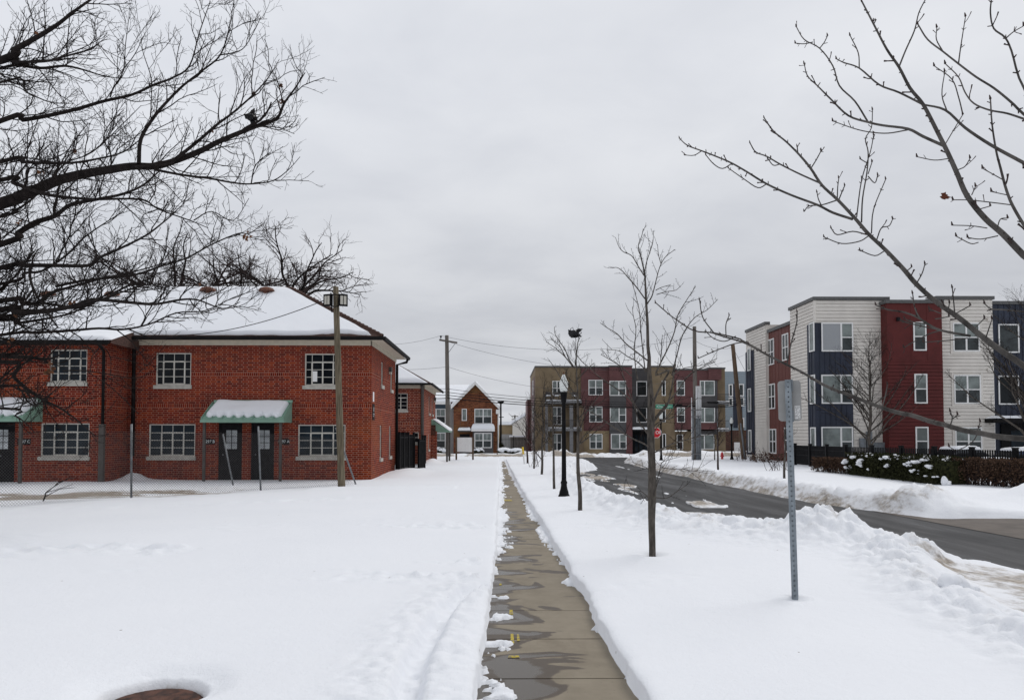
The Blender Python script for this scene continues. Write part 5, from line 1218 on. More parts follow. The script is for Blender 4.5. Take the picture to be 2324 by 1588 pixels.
for q in (st_ - .11, sb - .01): m = MB(); m.fbox(Fp, hw + .002, hw + .010, q, q + .12, -.04, .01); m.build('bracket', M['galv'], sp)

# ================================================================== stop sign with street name, hydrant, marker, blank board
yS = 48.6; g = at(1484.5, 1048, yS); bz = -.05; tq = at(1484, 914, yS)
ss2 = thing('stop_sign', (g.x, yS, bz), 'red octagonal stop sign and green street name sign on a grey post', 'stop sign')
m = MB(); m.tube([(g.x, yS, bz), (tq.x, yS, tq.z)], .045, 8); m.build('post', M['conduit_g'], ss2)
Fq = frame((0, yS - .06, 0), (1, 0, 0), (0, -1, 0)); c = at(1488.5, 981.5, yS)
def octa(rad, c0, c1): return [Fq(c.x + rad * math.cos(R(22.5 + 45 * k)), c.z + rad * math.sin(R(22.5 + 45 * k)), c0) for k in range(8)], (0, -(c1 - c0), 0)
m = MB(); m.prism(*octa(.36, 0, .004)); so_ = m.build('sign_border', M['signwhite'], ss2); m = MB(); m.prism(*octa(.335, .005, .007)); m.build('sign_face', M['stopred'], so_)
text('lettering', 'STOP', Fq, .29, M['signwhite'], so_, .002, c.x, c.z, .012)
n0, n1, q0, q1 = rc(yS, 1487.5, 1526.5, 918, 926.8); m = MB(); m.fbox(Fq, n0, n1, q0, q1, 0, .004); bl_ = m.build('name_blade', M['signgreen'], ss2)
m = MB(); m.fbox(Fq, n0, n1, q0 - .012, q0 - .001, 0, .005); m.fbox(Fq, n0, n1, q1 + .001, q1 + .012, 0, .005); m.build('blade_edge', M['signwhite'], bl_)
text('lettering', 'Champion', Fq, .20, M['signwhite'], bl_, .002, (n0 + n1) / 2 - .03, (q0 + q1) / 2, .008); text('lettering', 'N', Fq, .11, M['signwhite'], bl_, .002, n0 + .09, (q0 + q1) / 2, .008); text('lettering', 'Ave', Fq, .095, M['signwhite'], bl_, .002, n1 - .11, (q0 + q1) / 2, .008)

g = gnd(1639, 1043.5, -.05); hy = thing('fire_hydrant', (g.x, g.y, -.05), 'red fire hydrant in the snow beyond the cross street corner', 'hydrant'); o_ = Vector((g.x, g.y, -.05))
m = MB(); m.lathe(o_, [(.13, -.1), (.13, .03), (.085, .06), (.085, .38), (.125, .39), (.125, .42), (.10, .43), (.09, .50), (.05, .56), (.025, .57), (.025, .61)], 14); m.build('barrel', M['hyd'], hy)
for d in (-1, 1): m = MB(); m.tube([o_ + Vector((0, 0, .30)), o_ + Vector((.15 * d, -.03, .30))], .045, 8); m.build('nozzle', M['hyd'], hy)
m = MB(); m.tube([o_ + Vector((0, 0, .27)), o_ + Vector((0, -.16, .27))], .06, 8); m.build('nozzle_cap', M['hyd'], hy)

g = gnd(1190.5, 1052.5, 0); t_ = at(1186, 1014, g.y); mk = thing('utility_marker', (g.x, g.y, 0), 'leaning white marker stake with yellow top in the snow', 'marker')
m = MB(); b_ = Vector((g.x, g.y, -.1)); mid_ = b_.lerp(t_, .62); m.tube([b_, mid_], .05, 8); m.build('stake', M['white'], mk); m = MB(); m.tube([mid_, t_], .058, 8); m.build('sleeve', M['yellow'], mk)

yB_ = 53.4; a = r3(yB_, 744, 884, 1133, 1262); bd = thing('blank_board', (a[0], yB_, 0), 'blank white board on two brown wooden posts before the gabled house', 'sign board')
m = MB(); m.prism([(a[0], yB_, a[2]), (a[1], yB_, a[2] - .03), (a[1] - .03, yB_, a[3]), (a[0], yB_, a[3])], (0, .03, 0)); m.build('board', M['white'], bd)
for zx in (738, 889): p = at(*z3(zx, 1330), yB_); m = MB(); m.box(p.x - .06, p.x + .06, yB_ - .03, yB_ + .09, -.2, a[3] + .02); m.build('post', M['wood_brown'], bd)

# thin street sign pole and tall car park light behind
g = at(*z7(205, 1195), 66); t_ = at(*z7(205, 660), 66); m = MB(); m.tube([(g.x, 66, -.2), (g.x, 66, t_.z)], .05, 6); tag(m.build('pole', M['wood_brown']), 'thin bare brown sign pole beside the gabled house corner', 'pole')
yT = 86.0; t_ = at(*z7(282, 38), yT); tl = thing('car_park_light', (t_.x, yT, GZ), 'tall thin black car park light with flat head behind the snowy bushes', 'street lamp')
m = MB(); m.tube([(t_.x, yT, GZ), (t_.x, yT, t_.z)], [.12, .09], 8); m.build('pole', M['black'], tl); m = MB(); m.box(t_.x - .38, t_.x + .38, yT - .2, yT + .2, t_.z - .05, t_.z + .08); m.prism([(t_.x - .15, yT - .1, t_.z - .22), (t_.x + .15, yT - .1, t_.z - .22), (t_.x + .3, yT - .1, t_.z - .052), (t_.x - .3, yT - .1, t_.z - .052)], (0, .2, 0)); m.build('lamp_head', M['black'], tl)
yT = 105.0; t_ = at(*z7(223, 360), yT); tl = thing('car_park_light', (t_.x, yT, GZ), 'farther thin black light with a side arm left of the tall one', 'street lamp')
m = MB(); m.tube([(t_.x, yT, GZ), (t_.x, yT, t_.z)], .07, 6); m.build('pole', M['black'], tl); m = MB(); m.box(t_.x, t_.x + .8, yT - .08, yT + .08, t_.z - .04, t_.z + .06); m.build('lamp_head', M['black'], tl)

# ================================================================== utility poles and wires
def upole(name, base, top, r0, r1, label, mat, arms=()):
    r = thing(name, (base.x, base.y, base.z), label, 'utility pole'); m = MB(); m.tube([base - Vector((0, 0, .3))] + [base.lerp(top, k / 8) for k in range(9)], [r0] + [r0 + (r1 - r0) * k / 8 for k in range(9)], 12); m.build('shaft', M[mat], r); return r
Yp = 57.0; bs = at(1017.5, 1041, Yp); bs.z = -.1; tpp = at(1014, 761, Yp)
u1 = upole('utility_pole', bs, tpp, .19, .14, 'tall grey wooden utility pole with one crossarm beside the smaller brick house', 'wood_grey')
c0, c1 = at(*z3(583, 240), Yp - .15), at(*z3(747, 266), Yp - .15)
m = MB(); dd = Vector((0, 0, .13)); m.prism([c0, c1, c1 - dd, c0 - dd], (0, .1, 0)); m.build('crossarm', M['wood_grey'], u1)
m = MB(); i1 = c0 + Vector((.12, .05, 0)); m.lathe(i1, [(.03, 0), (.03, .12), (.07, .13), (.08, .2), (.05, .26)], 8); m.build('insulator', M['cable'], u1)
m = MB(); pm_ = at(1015, 772, Yp - .15); m.tube([pm_ + Vector((.6, 0, -.25)), pm_ + Vector((.05, 0, -1.0))], .02, 5); m.build('brace', M['conduit_g'], u1)
Yq = 49.3; b2_ = gnd(1579, 1047, -.1); q2 = at(1576, 741, b2_.y)
u2_ = upole('utility_pole', b2_, q2, .17, .13, 'wooden utility pole wrapped in grey and white conduits at the corner', 'wood_grey')
for k, (px, ptop, mt, rr_) in enumerate(((1570.5, 902, 'conduit_w', .035), (1573.5, 924, 'conduit_g', .06), (1582, 950, 'conduit_g', .07), (1586, 946, 'conduit_g', .075), (1590, 948, 'conduit_g', .06))):
    p = at(px, 1046, b2_.y - .25); q = at(px - 1.0, ptop, b2_.y - .25); m = MB(); m.tube([(p.x, p.y, -.15), q], rr_, 8); m.build('conduit', M[mt], u2_)
for px, rr_ in ((1581.5, .075), (1586.5, .075), (1590.5, .05)):
    p = at(px, 949, b2_.y - .25); q = at(px - .5, 876, b2_.y - .25); m = MB(); m.tube([p, q], rr_, 8); m.build('conduit_guard', M['conduit_w'], u2_)
m = MB()
for py in (930, 945, 970, 1000, 1030): p = at(1580, py, b2_.y - .36); m.box(p.x - .35, p.x + .36, p.y, p.y + .03, p.z - .03, p.z + .03)
m.build('strap', M['steelgrey'], u2_)
b3_ = at(1689, 1043, 54.0); b3_.z = -.1; q3 = at(1663, 782, 54.0)
u3_ = upole('utility_pole', b3_, q3, .20, .14, 'brown wooden utility pole leaning left beside the white sided building', 'wood_brown')
p = at(1684, 1030, 53.7); q = at(1677, 960, 53.8); m = MB(); m.tube([p + Vector((.2, 0, -.3)), q + Vector((.12, 0, 0))], .06, 8); m.build('conduit', M['conduit_g'], u3_)
yu = 150.0; c = at(*z7(580, 315), yu); uf = thing('utility_pole', (c.x, yu, GZ), 'distant utility pole with two crossarms above the low houses', 'utility pole')
m = MB(); m.tube([(c.x, yu, GZ), c], .17, 6); m.build('shaft', M['wood_grey'], uf)
for zy in (342, 405): a0 = at(*z7(510, zy), yu); a1 = at(*z7(652, zy), yu); m = MB(); m.box(a0.x, a1.x, yu - .18, yu - .08, a0.z - .09, a0.z + .09); m.build('crossarm', M['wood_grey'], uf)
G_ = 'overhead wires between the utility poles'
P1 = at(1015, 764, Yp); far = lambda px, py: at(px, py, 62)
wire('overhead_wire', 'highest thin overhead wire running over the pole crossarm', 'wire', [(at(880, 782, 60), i1 + Vector((0, 0, .26)), .15), (i1 + Vector((0, 0, .26)), at(1576, 765, b2_.y) , 1.0), (at(1576, 772, b2_.y), q3 + Vector((0, 0, -.2)), .3)], .010, 'thincable', group=G_)
wire('overhead_wire', 'thin wire dropping to the right from below the crossarm', 'wire', [(at(1019, 776, Yp), at(1576, 835, b2_.y), .9), (at(1576, 836, b2_.y), at(1700, 800, 75), .2)], .010, 'thincable', group=G_)
wire('overhead_wire', 'middle thin wire crossing the utility pole halfway up', 'wire', [(at(880, 838, 60), at(1015, 832, Yp), .1), (at(1015, 832, Yp), at(1576, 850, b2_.y + 14), 1.6)], .010, 'thincable', group=G_)
for k, (pl, p1, p2, p3, r_, lab) in enumerate(((878, 882, 913, 908, .015, 'upper cable of the black bundle crossing low before the gabled house'), (886, 890, 916, 915, .021, 'second cable of the black bundle crossing low before the gabled house'), (893, 896.5, 920, 920, .025, 'third and thick cable of the black bundle crossing low'), (902, 903, 921.5, 924, .029, 'lowest and thickest cable of the black bundle crossing low'))):
    wire('overhead_cable', lab, 'wire', [(at(960, pl, 61), at(1016, p1, Yp - .2), .05), (at(1016, p1, Yp - .2), at(1576, p2, b2_.y - .2), .35), (at(1576, p2, b2_.y - .2), at(1676, p3 - 6, 54), .15), (at(1676, p3 - 6, 54), at(1712, p3 - 12, 70), .1)], r_, 'cable', group='low black cable bundle')
for px, py, lab in ((1535, 919, 'black splice case hanging on the cable bundle right of the street name sign'), (1618, 913, 'black splice case hanging on the cable bundle right of the conduit pole')):
    m = MB(); p = at(px, py, b2_.y + 1.0); m.tube([p - Vector((.45, 0, -.02)), p - Vector((.35, 0, 0)), p + Vector((.35, 0, 0)), p + Vector((.45, 0, -.02))], [.02, .075, .075, .02], 8); tag(m.build('splice_case', M['cable']), lab, 'cable box', 'splice cases')
wire('guy_wire', 'thin stay wire from the leaning utility pole down to the right', 'wire', [(at(1664, 790, 54), at(1709, 875, 57.5), .0)], .012, 'thincable')

# ================================================================== manhole cover, bags, bushes, hedges, cars
mh = thing('manhole_cover', (HOLE[0], HOLE[1], -.18), 'rusty manhole cover at the bottom of the melted hole in the snow', 'manhole cover')
m = MB(); m.lathe(Vector((HOLE[0], HOLE[1], -.205)), [(.325, -.05), (.325, .03), (.31, .035), (.30, .05), (.02, .052)], 32)
m.build('lid', M['rust'], mh)

def leafmass(m, c, rx, ry, rz, n, s, seed, zmin=None, shell=.55, up=.3):
    rnd = random.Random(seed); c = Vector(c)
    for _ in range(n):
        while True:
            v = Vector((rnd.uniform(-1, 1), rnd.uniform(-1, 1), rnd.uniform(-1, 1)))
            if shell < v.length < 1: break
        p = c + Vector((v.x * rx, v.y * ry, v.z * rz))
        if zmin is not None and p.z < zmin: continue
        d = Vector((rnd.gauss(0, 1), rnd.gauss(0, 1), rnd.gauss(0, 1) + up)).normalized(); e = d.cross(Vector((rnd.gauss(0, 1), rnd.gauss(0, 1), rnd.gauss(0, 1)))).normalized()
        l = s * rnd.uniform(.6, 1.5); m.add([p, p + d * l * .5 + e * l * .28, p + d * l, p + d * l * .5 - e * l * .28], [(0, 1, 2, 3)])
def bush(c, rx, ry, rz, label, seed, snowk=1.0, group=None, leaf='ever', ls=.09, n=1400):
    r = thing('snowy_bush', c, label, 'bush', group); m = MB(); leafmass(m, Vector(c) + Vector((0, 0, rz * .75)), rx, ry, rz, n, ls, seed, c[2] - .1, .6); m.blob(Vector(c) + Vector((0, 0, rz * .7)), rx * .86, ry * .86, rz * .8, seed, .08); m.build('foliage', M[leaf], r)
    if snowk < .1: return r
    m = MB(); rnd = random.Random(seed + 1)
    m.blob(Vector(c) + Vector((0, -.05, rz * 1.22)), rx * .97 * snowk, ry * .95 * snowk, rz * .5, seed + 2, .15, 20, 12, -.12)
    for k in range(10 if rx > .4 else 0): a = rnd.uniform(0, 6.28); m.blob(Vector(c) + Vector((rx * .8 * math.cos(a), ry * .8 * math.sin(a), rz * rnd.uniform(1.0, 1.3))), rx * .3, ry * .3, rz * .22, seed + k, .2, 10, 7)
    m.build('snow_cover', M['snow_roof'], r); return r
def bp(zx, zy, Y): p = at(*z3(zx, zy), Y); return p
GB_ = 'round bushes capped with snow'
p = bp(1170, 1290, 72); bush((p.x, 72, GZ), .66, .66, .50, 'round evergreen bush under a thick snow cap just right of the gabled house', 21, group=GB_)
p = bp(1285, 1290, 72); bush((p.x, 72, GZ), .62, .62, .47, 'round evergreen bush under snow, the one beside the yellow topped marker', 22, group=GB_)
p = bp(945, 1280, 74.2); bush((p.x, 74.2, GZ), .48, .45, .46, 'small evergreen bush with snow in front of the bay window', 23, .8, GB_)
p = bp(612, 1275, 73.5); bush((p.x, 73.5, GZ), .55, .5, .44, 'evergreen bush with snow below the slate blue wing', 24, .8, GB_)
m_ = bp(575, 1240, 75.5); bush((m_.x, 75.5, GZ), .35, .35, .5, 'small snowy bush behind the green canopy of the smaller brick house', 25, .9, GB_, n=600)
p = at(*z4(1785, 1050), 77); bush((p.x, 77, GZ), .28, .28, .22, 'small snow dusted shrub below the right end of the tan building', 26, .8, n=400, ls=.06)
p = at(1138, 1000, 83); bush((p.x - .2, 82.5, GZ), .62, .5, .75, 'dark evergreen shrub behind the snowy round bush at the iron fence', 27, .02, n=1500)

def hedge(name, a, b, h, w_, label, leafm, n, ls, stems, snowc, seed):
    a, b = Vector(a), Vector(b); L = (b - a).length; u = (b - a) / L; nn = Vector((-u.y, u.x, 0)); rnd = random.Random(seed)
    r = thing(name, (a.x, a.y, 0), label, 'hedge'); m = MB()
    for k in range(stems):
        p = a + u * rnd.uniform(0, L) + nn * rnd.uniform(-w_, w_) * .8; hh = h * rnd.uniform(.75, 1.02); q = p + u * rnd.gauss(0, .10) + nn * rnd.gauss(0, .07) + Vector((0, 0, hh))
        md = p.lerp(q, .5) + u * rnd.gauss(0, .04); m.tube([p - Vector((0, 0, .1)), md, q], [.011, .009, .005], 3, False)
        for j in range(3): t = p.lerp(q, rnd.uniform(.25, .8)); m.tube([t, t + u * rnd.gauss(0, .16) + nn * rnd.gauss(0, .12) + Vector((0, 0, rnd.uniform(.1, .3)))], [.006, .003], 3, False)
    if stems: m.build('stems', M['twig_red'], r)
    m = MB()
    for k in range(n):
        zz = h * (rnd.random() ** (.55 if stems else .8)); ed = 1 - .25 * (zz / h) ** 4
        p = a + u * rnd.uniform(0, L) + nn * w_ * ed * rnd.choice((-1, 1)) * (rnd.uniform(.7, 1.08) if rnd.random() < .7 else rnd.uniform(0, .8)) + Vector((0, 0, zz + .03 * math.sin(p_ * 3 if False else zz * 7)))
        if rnd.random() < .18: p.z = h * rnd.uniform(.94, 1.06)
        d = Vector((rnd.gauss(0, 1), rnd.gauss(0, 1), rnd.gauss(0, 1) + .4)).normalized(); e = d.cross(Vector((rnd.gauss(0, 1), rnd.gauss(0, 1), rnd.gauss(0, 1)))).normalized(); l = ls * rnd.uniform(.6, 1.5)
        m.add([p, p + d * l * .5 + e * l * .3, p + d * l, p + d * l * .5 - e * l * .3], [(0, 1, 2, 3)])
    if not stems:
        F = frame(a, u, nn); m.fbox(F, .08, L - .08, -.1, h * .93, -w_ * .82, w_ * .82)
    m.build('leaves', M[leafm], r)
    if snowc:
        m = MB()
        for k in range(snowc):
            top_ = rnd.random() < .72; zz = h * (rnd.uniform(.90, 1.02) if top_ else rnd.uniform(.35, .9)); side = -1 if nn.x > 0 else 1
            p = a + u * rnd.uniform(0, L) + nn * w_ * (rnd.uniform(-.9, 1.0) * side if top_ else 1.0 * side * rnd.uniform(.9, 1.05)) + Vector((0, 0, zz)); s_ = rnd.uniform(.04, .13)
            for j in range(3): m.blob(p + Vector((rnd.gauss(0, .06), rnd.gauss(0, .08), rnd.gauss(0, .03))), s_ * rnd.uniform(.7, 1.3), s_ * rnd.uniform(.8, 1.8), s_ * .55, seed + k * 3 + j, .25, 9, 6)
        m.build('snow_cover', M['snow_roof'], r)
h0 = gnd(1856, 1070, 0); h1 = gnd(1943, 1076, 0); h2 = gnd(2148, 1099, 0); h3 = gnd(2360, 1108, 0)
hedge('hedge', (h0.x, h0.y, 0), (h1.x, h1.y, 0), .64, .38, 'short brown leafless hedge left of the evergreen hedge', 'hedge', 5200, .07, 170, 0, 31)
hedge('evergreen_hedge', (h1.x + .15, h1.y, 0), (h2.x + .2, h2.y, 0), .86, .62, 'dark evergreen hedge with clumps of snow on its top', 'ever', 9000, .10, 0, 60, 32)
hedge('hedge', (h2.x + .75, h2.y + .5, 0), (h3.x, h3.y, 0), .84, .45, 'long brown leafless hedge with thin stems right of the evergreen hedge', 'hedge', 6500, .07, 330, 0, 33)
c_ = gnd(2143, 1100, 0); m = MB(); m.blob((c_.x, c_.y, .13), .10, .10, .17, 5, .3); m.blob((c_.x + .08, c_.y, .05), .14, .13, .1, 6, .3); tag(m.build('snow_lump', M['snow_roof']), 'upright lump of snow at the end of the evergreen hedge', 'snow lump')

def car(loc, rz, label, paint, snowy):
    r = thing('parked_car', loc, label, 'car', 'cars parked behind the iron fence', rz); Mw = WM[r]
    def P(x, y, z): return Mw @ Vector((x, y, z))
    prof = [(-2.2, .35), (-2.25, .62), (-2.15, .90), (-1.75, .98), (-1.15, 1.02), (-.55, 1.45), (.1, 1.50), (.75, 1.44), (1.45, 1.02), (2.0, .88), (2.2, .68), (2.2, .35)]
    m = MB(); low = [(x, z) for x, z in prof if z < 1.1]
    m.prism([P(x, -.88, z) for x, z in low], Mw.to_3x3() @ Vector((0, 1.76, 0)))
    up = [(-1.15, 1.021), (-.55, 1.45), (.1, 1.50), (.75, 1.44), (1.45, 1.021)]
    vs_ = [P(x, -.86 if z < 1.1 else -.68, z) for x, z in up] + [P(x, .86 if z < 1.1 else .68, z) for x, z in up]
    m.add(vs_, [(0, 1, 2, 3, 4), (9, 8, 7, 6, 5)] + [(i, i + 5, i + 6, i + 1) for i in range(4)]); m.build('body', M[paint], r)
    m = MB(); 
    for s_ in (-1, 1): m.add([P(x, s_ * (.87 if z < 1.1 else .70), z) for x, z in ((-1.0, 1.06), (-.5, 1.38), (.72, 1.38), (1.28, 1.06))], [(0, 1, 2, 3)])
    m.add([P(-1.13, -.7, 1.05), P(-1.13, .7, 1.05), P(-.6, .6, 1.43), P(-.6, -.6, 1.43)], [(0, 1, 2, 3)]); m.add([P(1.43, -.7, 1.06), P(1.43, .7, 1.06), P(.8, .6, 1.43), P(.8, -.6, 1.43)], [(0, 1, 2, 3)]); m.build('side_window', M['glass'], r)
    for x in (-1.4, 1.4):
        for y in (-.86, .86):
            m = MB(); a0 = P(x, y - .1, .33); a1 = P(x, y + .1, .33); m.tube([a0, a1], .33, 16); w_ = m.build('wheel', M['tyre'], r); m = MB(); m.tube([P(x, y - .11, .33), P(x, y + .11, .33)], .19, 12); m.build('rim', M['rim'], w_)
    if snowy:
        m = MB(); snow_patch(m, P(-.6, -.68, 1.46), P(.8, -.68, 1.46), P(.8, .68, 1.46), P(-.6, .68, 1.46), 14, 8, .2, 41, .15); snow_patch(m, P(1.3, -.85, 1.0), P(2.15, -.8, .88), P(2.15, .8, .88), P(1.3, .85, 1.0), 12, 8, .16, 42, .15); snow_patch(m, P(-2.15, -.8, .92), P(-1.1, -.8, 1.02), P(-1.1, .8, 1.02), P(-2.15, .8, .92), 12, 8, .18, 43, .15); m.build('snow_cover', M['snow_roof'], r)
pc = at(2175, 1030, 39.5); car((pc.x, 39.5, -.5), R(8), 'grey car under snow behind the iron fence near the white wall', 'carpaint', True)
pc = at(2315, 1030, 38.0); car((pc.x, 38.0, -.55), R(4), 'dark blue car with snow before the navy entrance behind the iron fence', 'carblue', True)

def bag(name, c, label, s, seed, flap):
    rnd = random.Random(seed); r = thing(name, c, label, 'plastic bag'); m = MB(); c = Vector(c)
    m.blob(c, s * .55, s * .4, s * .42, seed, .3, 18, 12)
    for (dx, dz, w_) in flap:
        d = Vector((dx, rnd.uniform(-.2, .2), dz)) * s; e = d.cross(Vector((0, 1, 0))).normalized() * s * w_
        pts = [c + d * .3 - e, c + d * .3 + e, c + d * .8 + e * 1.2 + Vector((0, .05 * s, 0)), c + d * 1.25 + Vector((0, -.05 * s, 0)), c + d * .8 - e * .5]
        m.prism(pts, (0, .03 * s, 0))
    m.build('film', M['bag'], r); m = MB(); m.tube([c + Vector((-s * .3, 0, s * .2)), c + Vector((-s * .35, .03, s * .6)), c + Vector((-.1 * s, 0, s * .75)), c + Vector((0, 0, s * .4))], s * .035, 5); m.tube([c + Vector((s * .3, 0, s * .3)), c + Vector((s * .8, .03, s * .42)), c + Vector((.85 * s, 0, s * .1)), c + Vector((s * .45, 0, -s * .1)), c + Vector((s * .65, 0, -s * .55))], s * .05, 5); m.build('torn_handle', M['bag'], r)
bag('plastic_bag', at(1302, 758, 16.5), 'torn black plastic bag snagged on top of a thin street tree', .20, 3, [(.8, .45, .25), (.75, -.25, .18), (-.5, .4, .25)])
bag('plastic_bag', at(571, 267, 14.6), 'torn black plastic bag caught high in the oak branches', .17, 9, [(.3, .9, .3), (-.7, .3, .35), (.6, -.4, .3), (0, -.9, .25)])

GC_ = 'loose chunks of ploughed snow by the road'
for (px, py, z, r_, h_, sd_, lab) in [(2094, 1262, -.05, .10, .16, 51, 'jagged upright chunk of snow at the road edge of the big heap'), (2166, 1345, .0, .15, .12, 52, 'round ball of snow lying on the low bank near the right edge')]:
    g = gnd(px, py, z); m = MB(); m.blob((g.x, g.y, z + h_ * .6), r_, r_, h_, sd_, .28, 20, 14); m.blob((g.x + .06, g.y + .03, z + h_ * .2), r_ * 1.2, r_, h_ * .6, sd_ + 7, .3, 18, 12); tag(m.build('snow_chunk', M['snow_roof']), lab, 'snow chunk', GC_)
# ================================================================== bare trees
def build_tubes(name, brs, mat, parent, smooth=True):
    vs, fs = [], []; base = 0; groups = {}
    for pts, rad, sides in brs: groups.setdefault((len(pts), sides), []).append((pts, rad))
    for (n, sd), lst in groups.items():
        P = np.array([b[0] for b in lst], dtype=np.float64); Rr = np.array([b[1] for b in lst], dtype=np.float64)
        T = np.empty_like(P); T[:, 1:-1] = P[:, 2:] - P[:, :-2]; T[:, 0] = P[:, 1] - P[:, 0]; T[:, -1] = P[:, -1] - P[:, -2]
        T /= np.linalg.norm(T, axis=2, keepdims=True) + 1e-12
        ref = np.where(np.abs(T[:, :1, 2:3]) < .85, np.array([[[0, 0, 1.0]]]), np.array([[[1.0, 0, 0]]])) * np.ones_like(T)
        U = np.cross(T, ref); U /= np.linalg.norm(U, axis=2, keepdims=True) + 1e-12; Wv = np.cross(T, U)
        a = np.arange(sd) * 2 * np.pi / sd
        V = P[:, :, None, :] + Rr[:, :, None, None] * (U[:, :, None, :] * np.cos(a)[None, None, :, None] + Wv[:, :, None, :] * np.sin(a)[None, None, :, None])
        B = len(lst); vs.append(V.reshape(-1, 3))
        b = (base + np.arange(B) * n * sd)[:, None, None]; j = (np.arange(n - 1) * sd)[None, :, None]; k = np.arange(sd)[None, None, :]; k2 = (k + 1) % sd
        fs.append(np.stack([b + j + k, b + j + k2, b + j + sd + k2, b + j + sd + k], -1).reshape(-1, 4)); base += B * n * sd
    V = np.concatenate(vs); F = np.concatenate(fs).astype(np.int32)
    if parent is not None: V = V - np.array(WM[parent].translation)
    me = bpy.data.meshes.new(name); me.vertices.add(len(V)); me.vertices.foreach_set('co', V.astype(np.float32).ravel())
    me.loops.add(F.size); me.loops.foreach_set('vertex_index', F.ravel()); me.polygons.add(len(F)); me.polygons.foreach_set('loop_start', np.arange(0, F.size, 4, dtype=np.int32))
    me.polygons.foreach_set('use_smooth', np.ones(len(F), dtype=bool)); me.update(calc_edges=True); me.materials.append(M[mat])
    o = bpy.data.objects.new(name, me); COL.objects.link(o)
    if parent is not None: o.parent = parent; WM[o] = WM[parent]
    return o
def smooth_path(pts, rad, per=4):
    n = len(pts); P = [pts[0] * 2 - pts[1]] + list(pts) + [pts[-1] * 2 - pts[-2]]; out = []; ro = []
    for i in range(1, n):
        p0, p1, p2, p3 = P[i - 1], P[i], P[i + 1], P[i + 2]
        for k in range(per):
            t = k / per; out.append(.5 * ((2 * p1) + (p2 - p0) * t + (2 * p0 - 5 * p1 + 4 * p2 - p3) * t * t + (3 * p1 - p0 - 3 * p2 + p3) * t ** 3)); ro.append(rad[i - 1] * (1 - t) + rad[i] * t)
    out.append(pts[-1]); ro.append(rad[-1]); return out, ro
def traced(px, Y0, Y1, w0, w1, rnd=None, pre=None, per=4, yc=None):
    """limb read off the photo: pixel course, distance from Y0 to Y1, width in survey pixels"""
    n = len(px); pts = []; rad = []
    for i, (x, y) in enumerate(px):
        t = i / (n - 1); Y = Y0 + (Y1 - Y0) * t + (yc or 0) * 4 * t * (1 - t); pts.append(at(x, y, Y)); rad.append((w0 + (w1 - w0) * t) * Y / FPX / 2)
    if pre is not None: pts = [pre[0]] + pts; rad = [pre[1]] + rad
    return smooth_path(pts, rad, per)
def perp(T, rnd):
    while True:
        v = Vector((rnd.gauss(0, 1), rnd.gauss(0, 1), rnd.gauss(0, 1))); v -= T * v.dot(T)
        if v.length > .2: return v.normalized()
def grow(path, rads, lv, rnd, out, depth=0):
    """side shoots along a course, then shoots on the shoots"""
    s = lv[depth]; L = [0.0]
    for i in range(1, len(path)): L.append(L[-1] + (path[i] - path[i - 1]).length)
    tot = L[-1]; x = tot * s.get('t0', .1) + rnd.uniform(0, s['gap']); i = 0
    while x < tot * .995:
        while i < len(L) - 2 and L[i + 1] < x: i += 1
        f = (x - L[i]) / max(1e-6, L[i + 1] - L[i]); p = path[i].lerp(path[i + 1], f); T = (path[i + 1] - path[i]).normalized(); pr_ = rads[i] + (rads[min(i + 1, len(rads) - 1)] - rads[i]) * f
        for rep in range(s.get('rep', 1)):
            a = R(rnd.uniform(*s['ang'])); d = (T * math.cos(a) + perp(T, rnd) * math.sin(a)); d.z += s.get('up', 0); d.y *= s.get('fy', 1.0); d.normalize()
            ln = rnd.uniform(*s['len']) * (1 - s.get('tap', .5) * x / tot); n = s['n']; q = p.copy(); pts = [q.copy()]; r0 = min(pr_ * .75, s['r'][0]); r1 = min(r0 * .8, s['r'][1])
            for k in range(n):
                d = d + Vector((rnd.gauss(0, 1), rnd.gauss(0, 1), rnd.gauss(0, 1))) * s.get('wob', .12); d.z += s.get('curl', 0); d.normalize(); q = q + d * (ln / n); pts.append(q.copy())
            rr = [r0 + (r1 - r0) * k / n for k in range(n + 1)]
            if s.get('bud'): rr[-1] = r1 * s['bud']
            out.append((pts, rr, s.get('sides', 3)))
            if depth + 1 < len(lv): grow(pts, rr, lv, rnd, out, depth + 1)
        x += s['gap'] * rnd.uniform(.5, 1.5)
def S2(lst, k=.5, ox=0, oy=0): return [(ox + x * k, oy + y * k) for x, y in lst]
LEAF = [(0, 0), (.25, .35), (.2, .5), (.45, .45), (.55, .75), (.7, .5), (1, .3), (.8, 0), (1, -.3), (.7, -.5), (.5, -.7), (.42, -.45), (.2, -.45), (.22, -.3)]
def leaf(m, p, s, rnd, flat=False):
    d = Vector((rnd.gauss(0, 1), rnd.gauss(0, .6), rnd.gauss(-.3, 1))).normalized(); e = d.cross(Vector((0, 1, .3)) if flat else Vector((rnd.gauss(0, 1), rnd.gauss(0, 1), rnd.gauss(0, 1)))).normalized(); n = d.cross(e)
    m.add([p + d * (a * s) + e * (b * s * .8) + n * (s * .18 * math.sin(a * 4 + b * 3)) for a, b in LEAF], [tuple(range(len(LEAF)))])

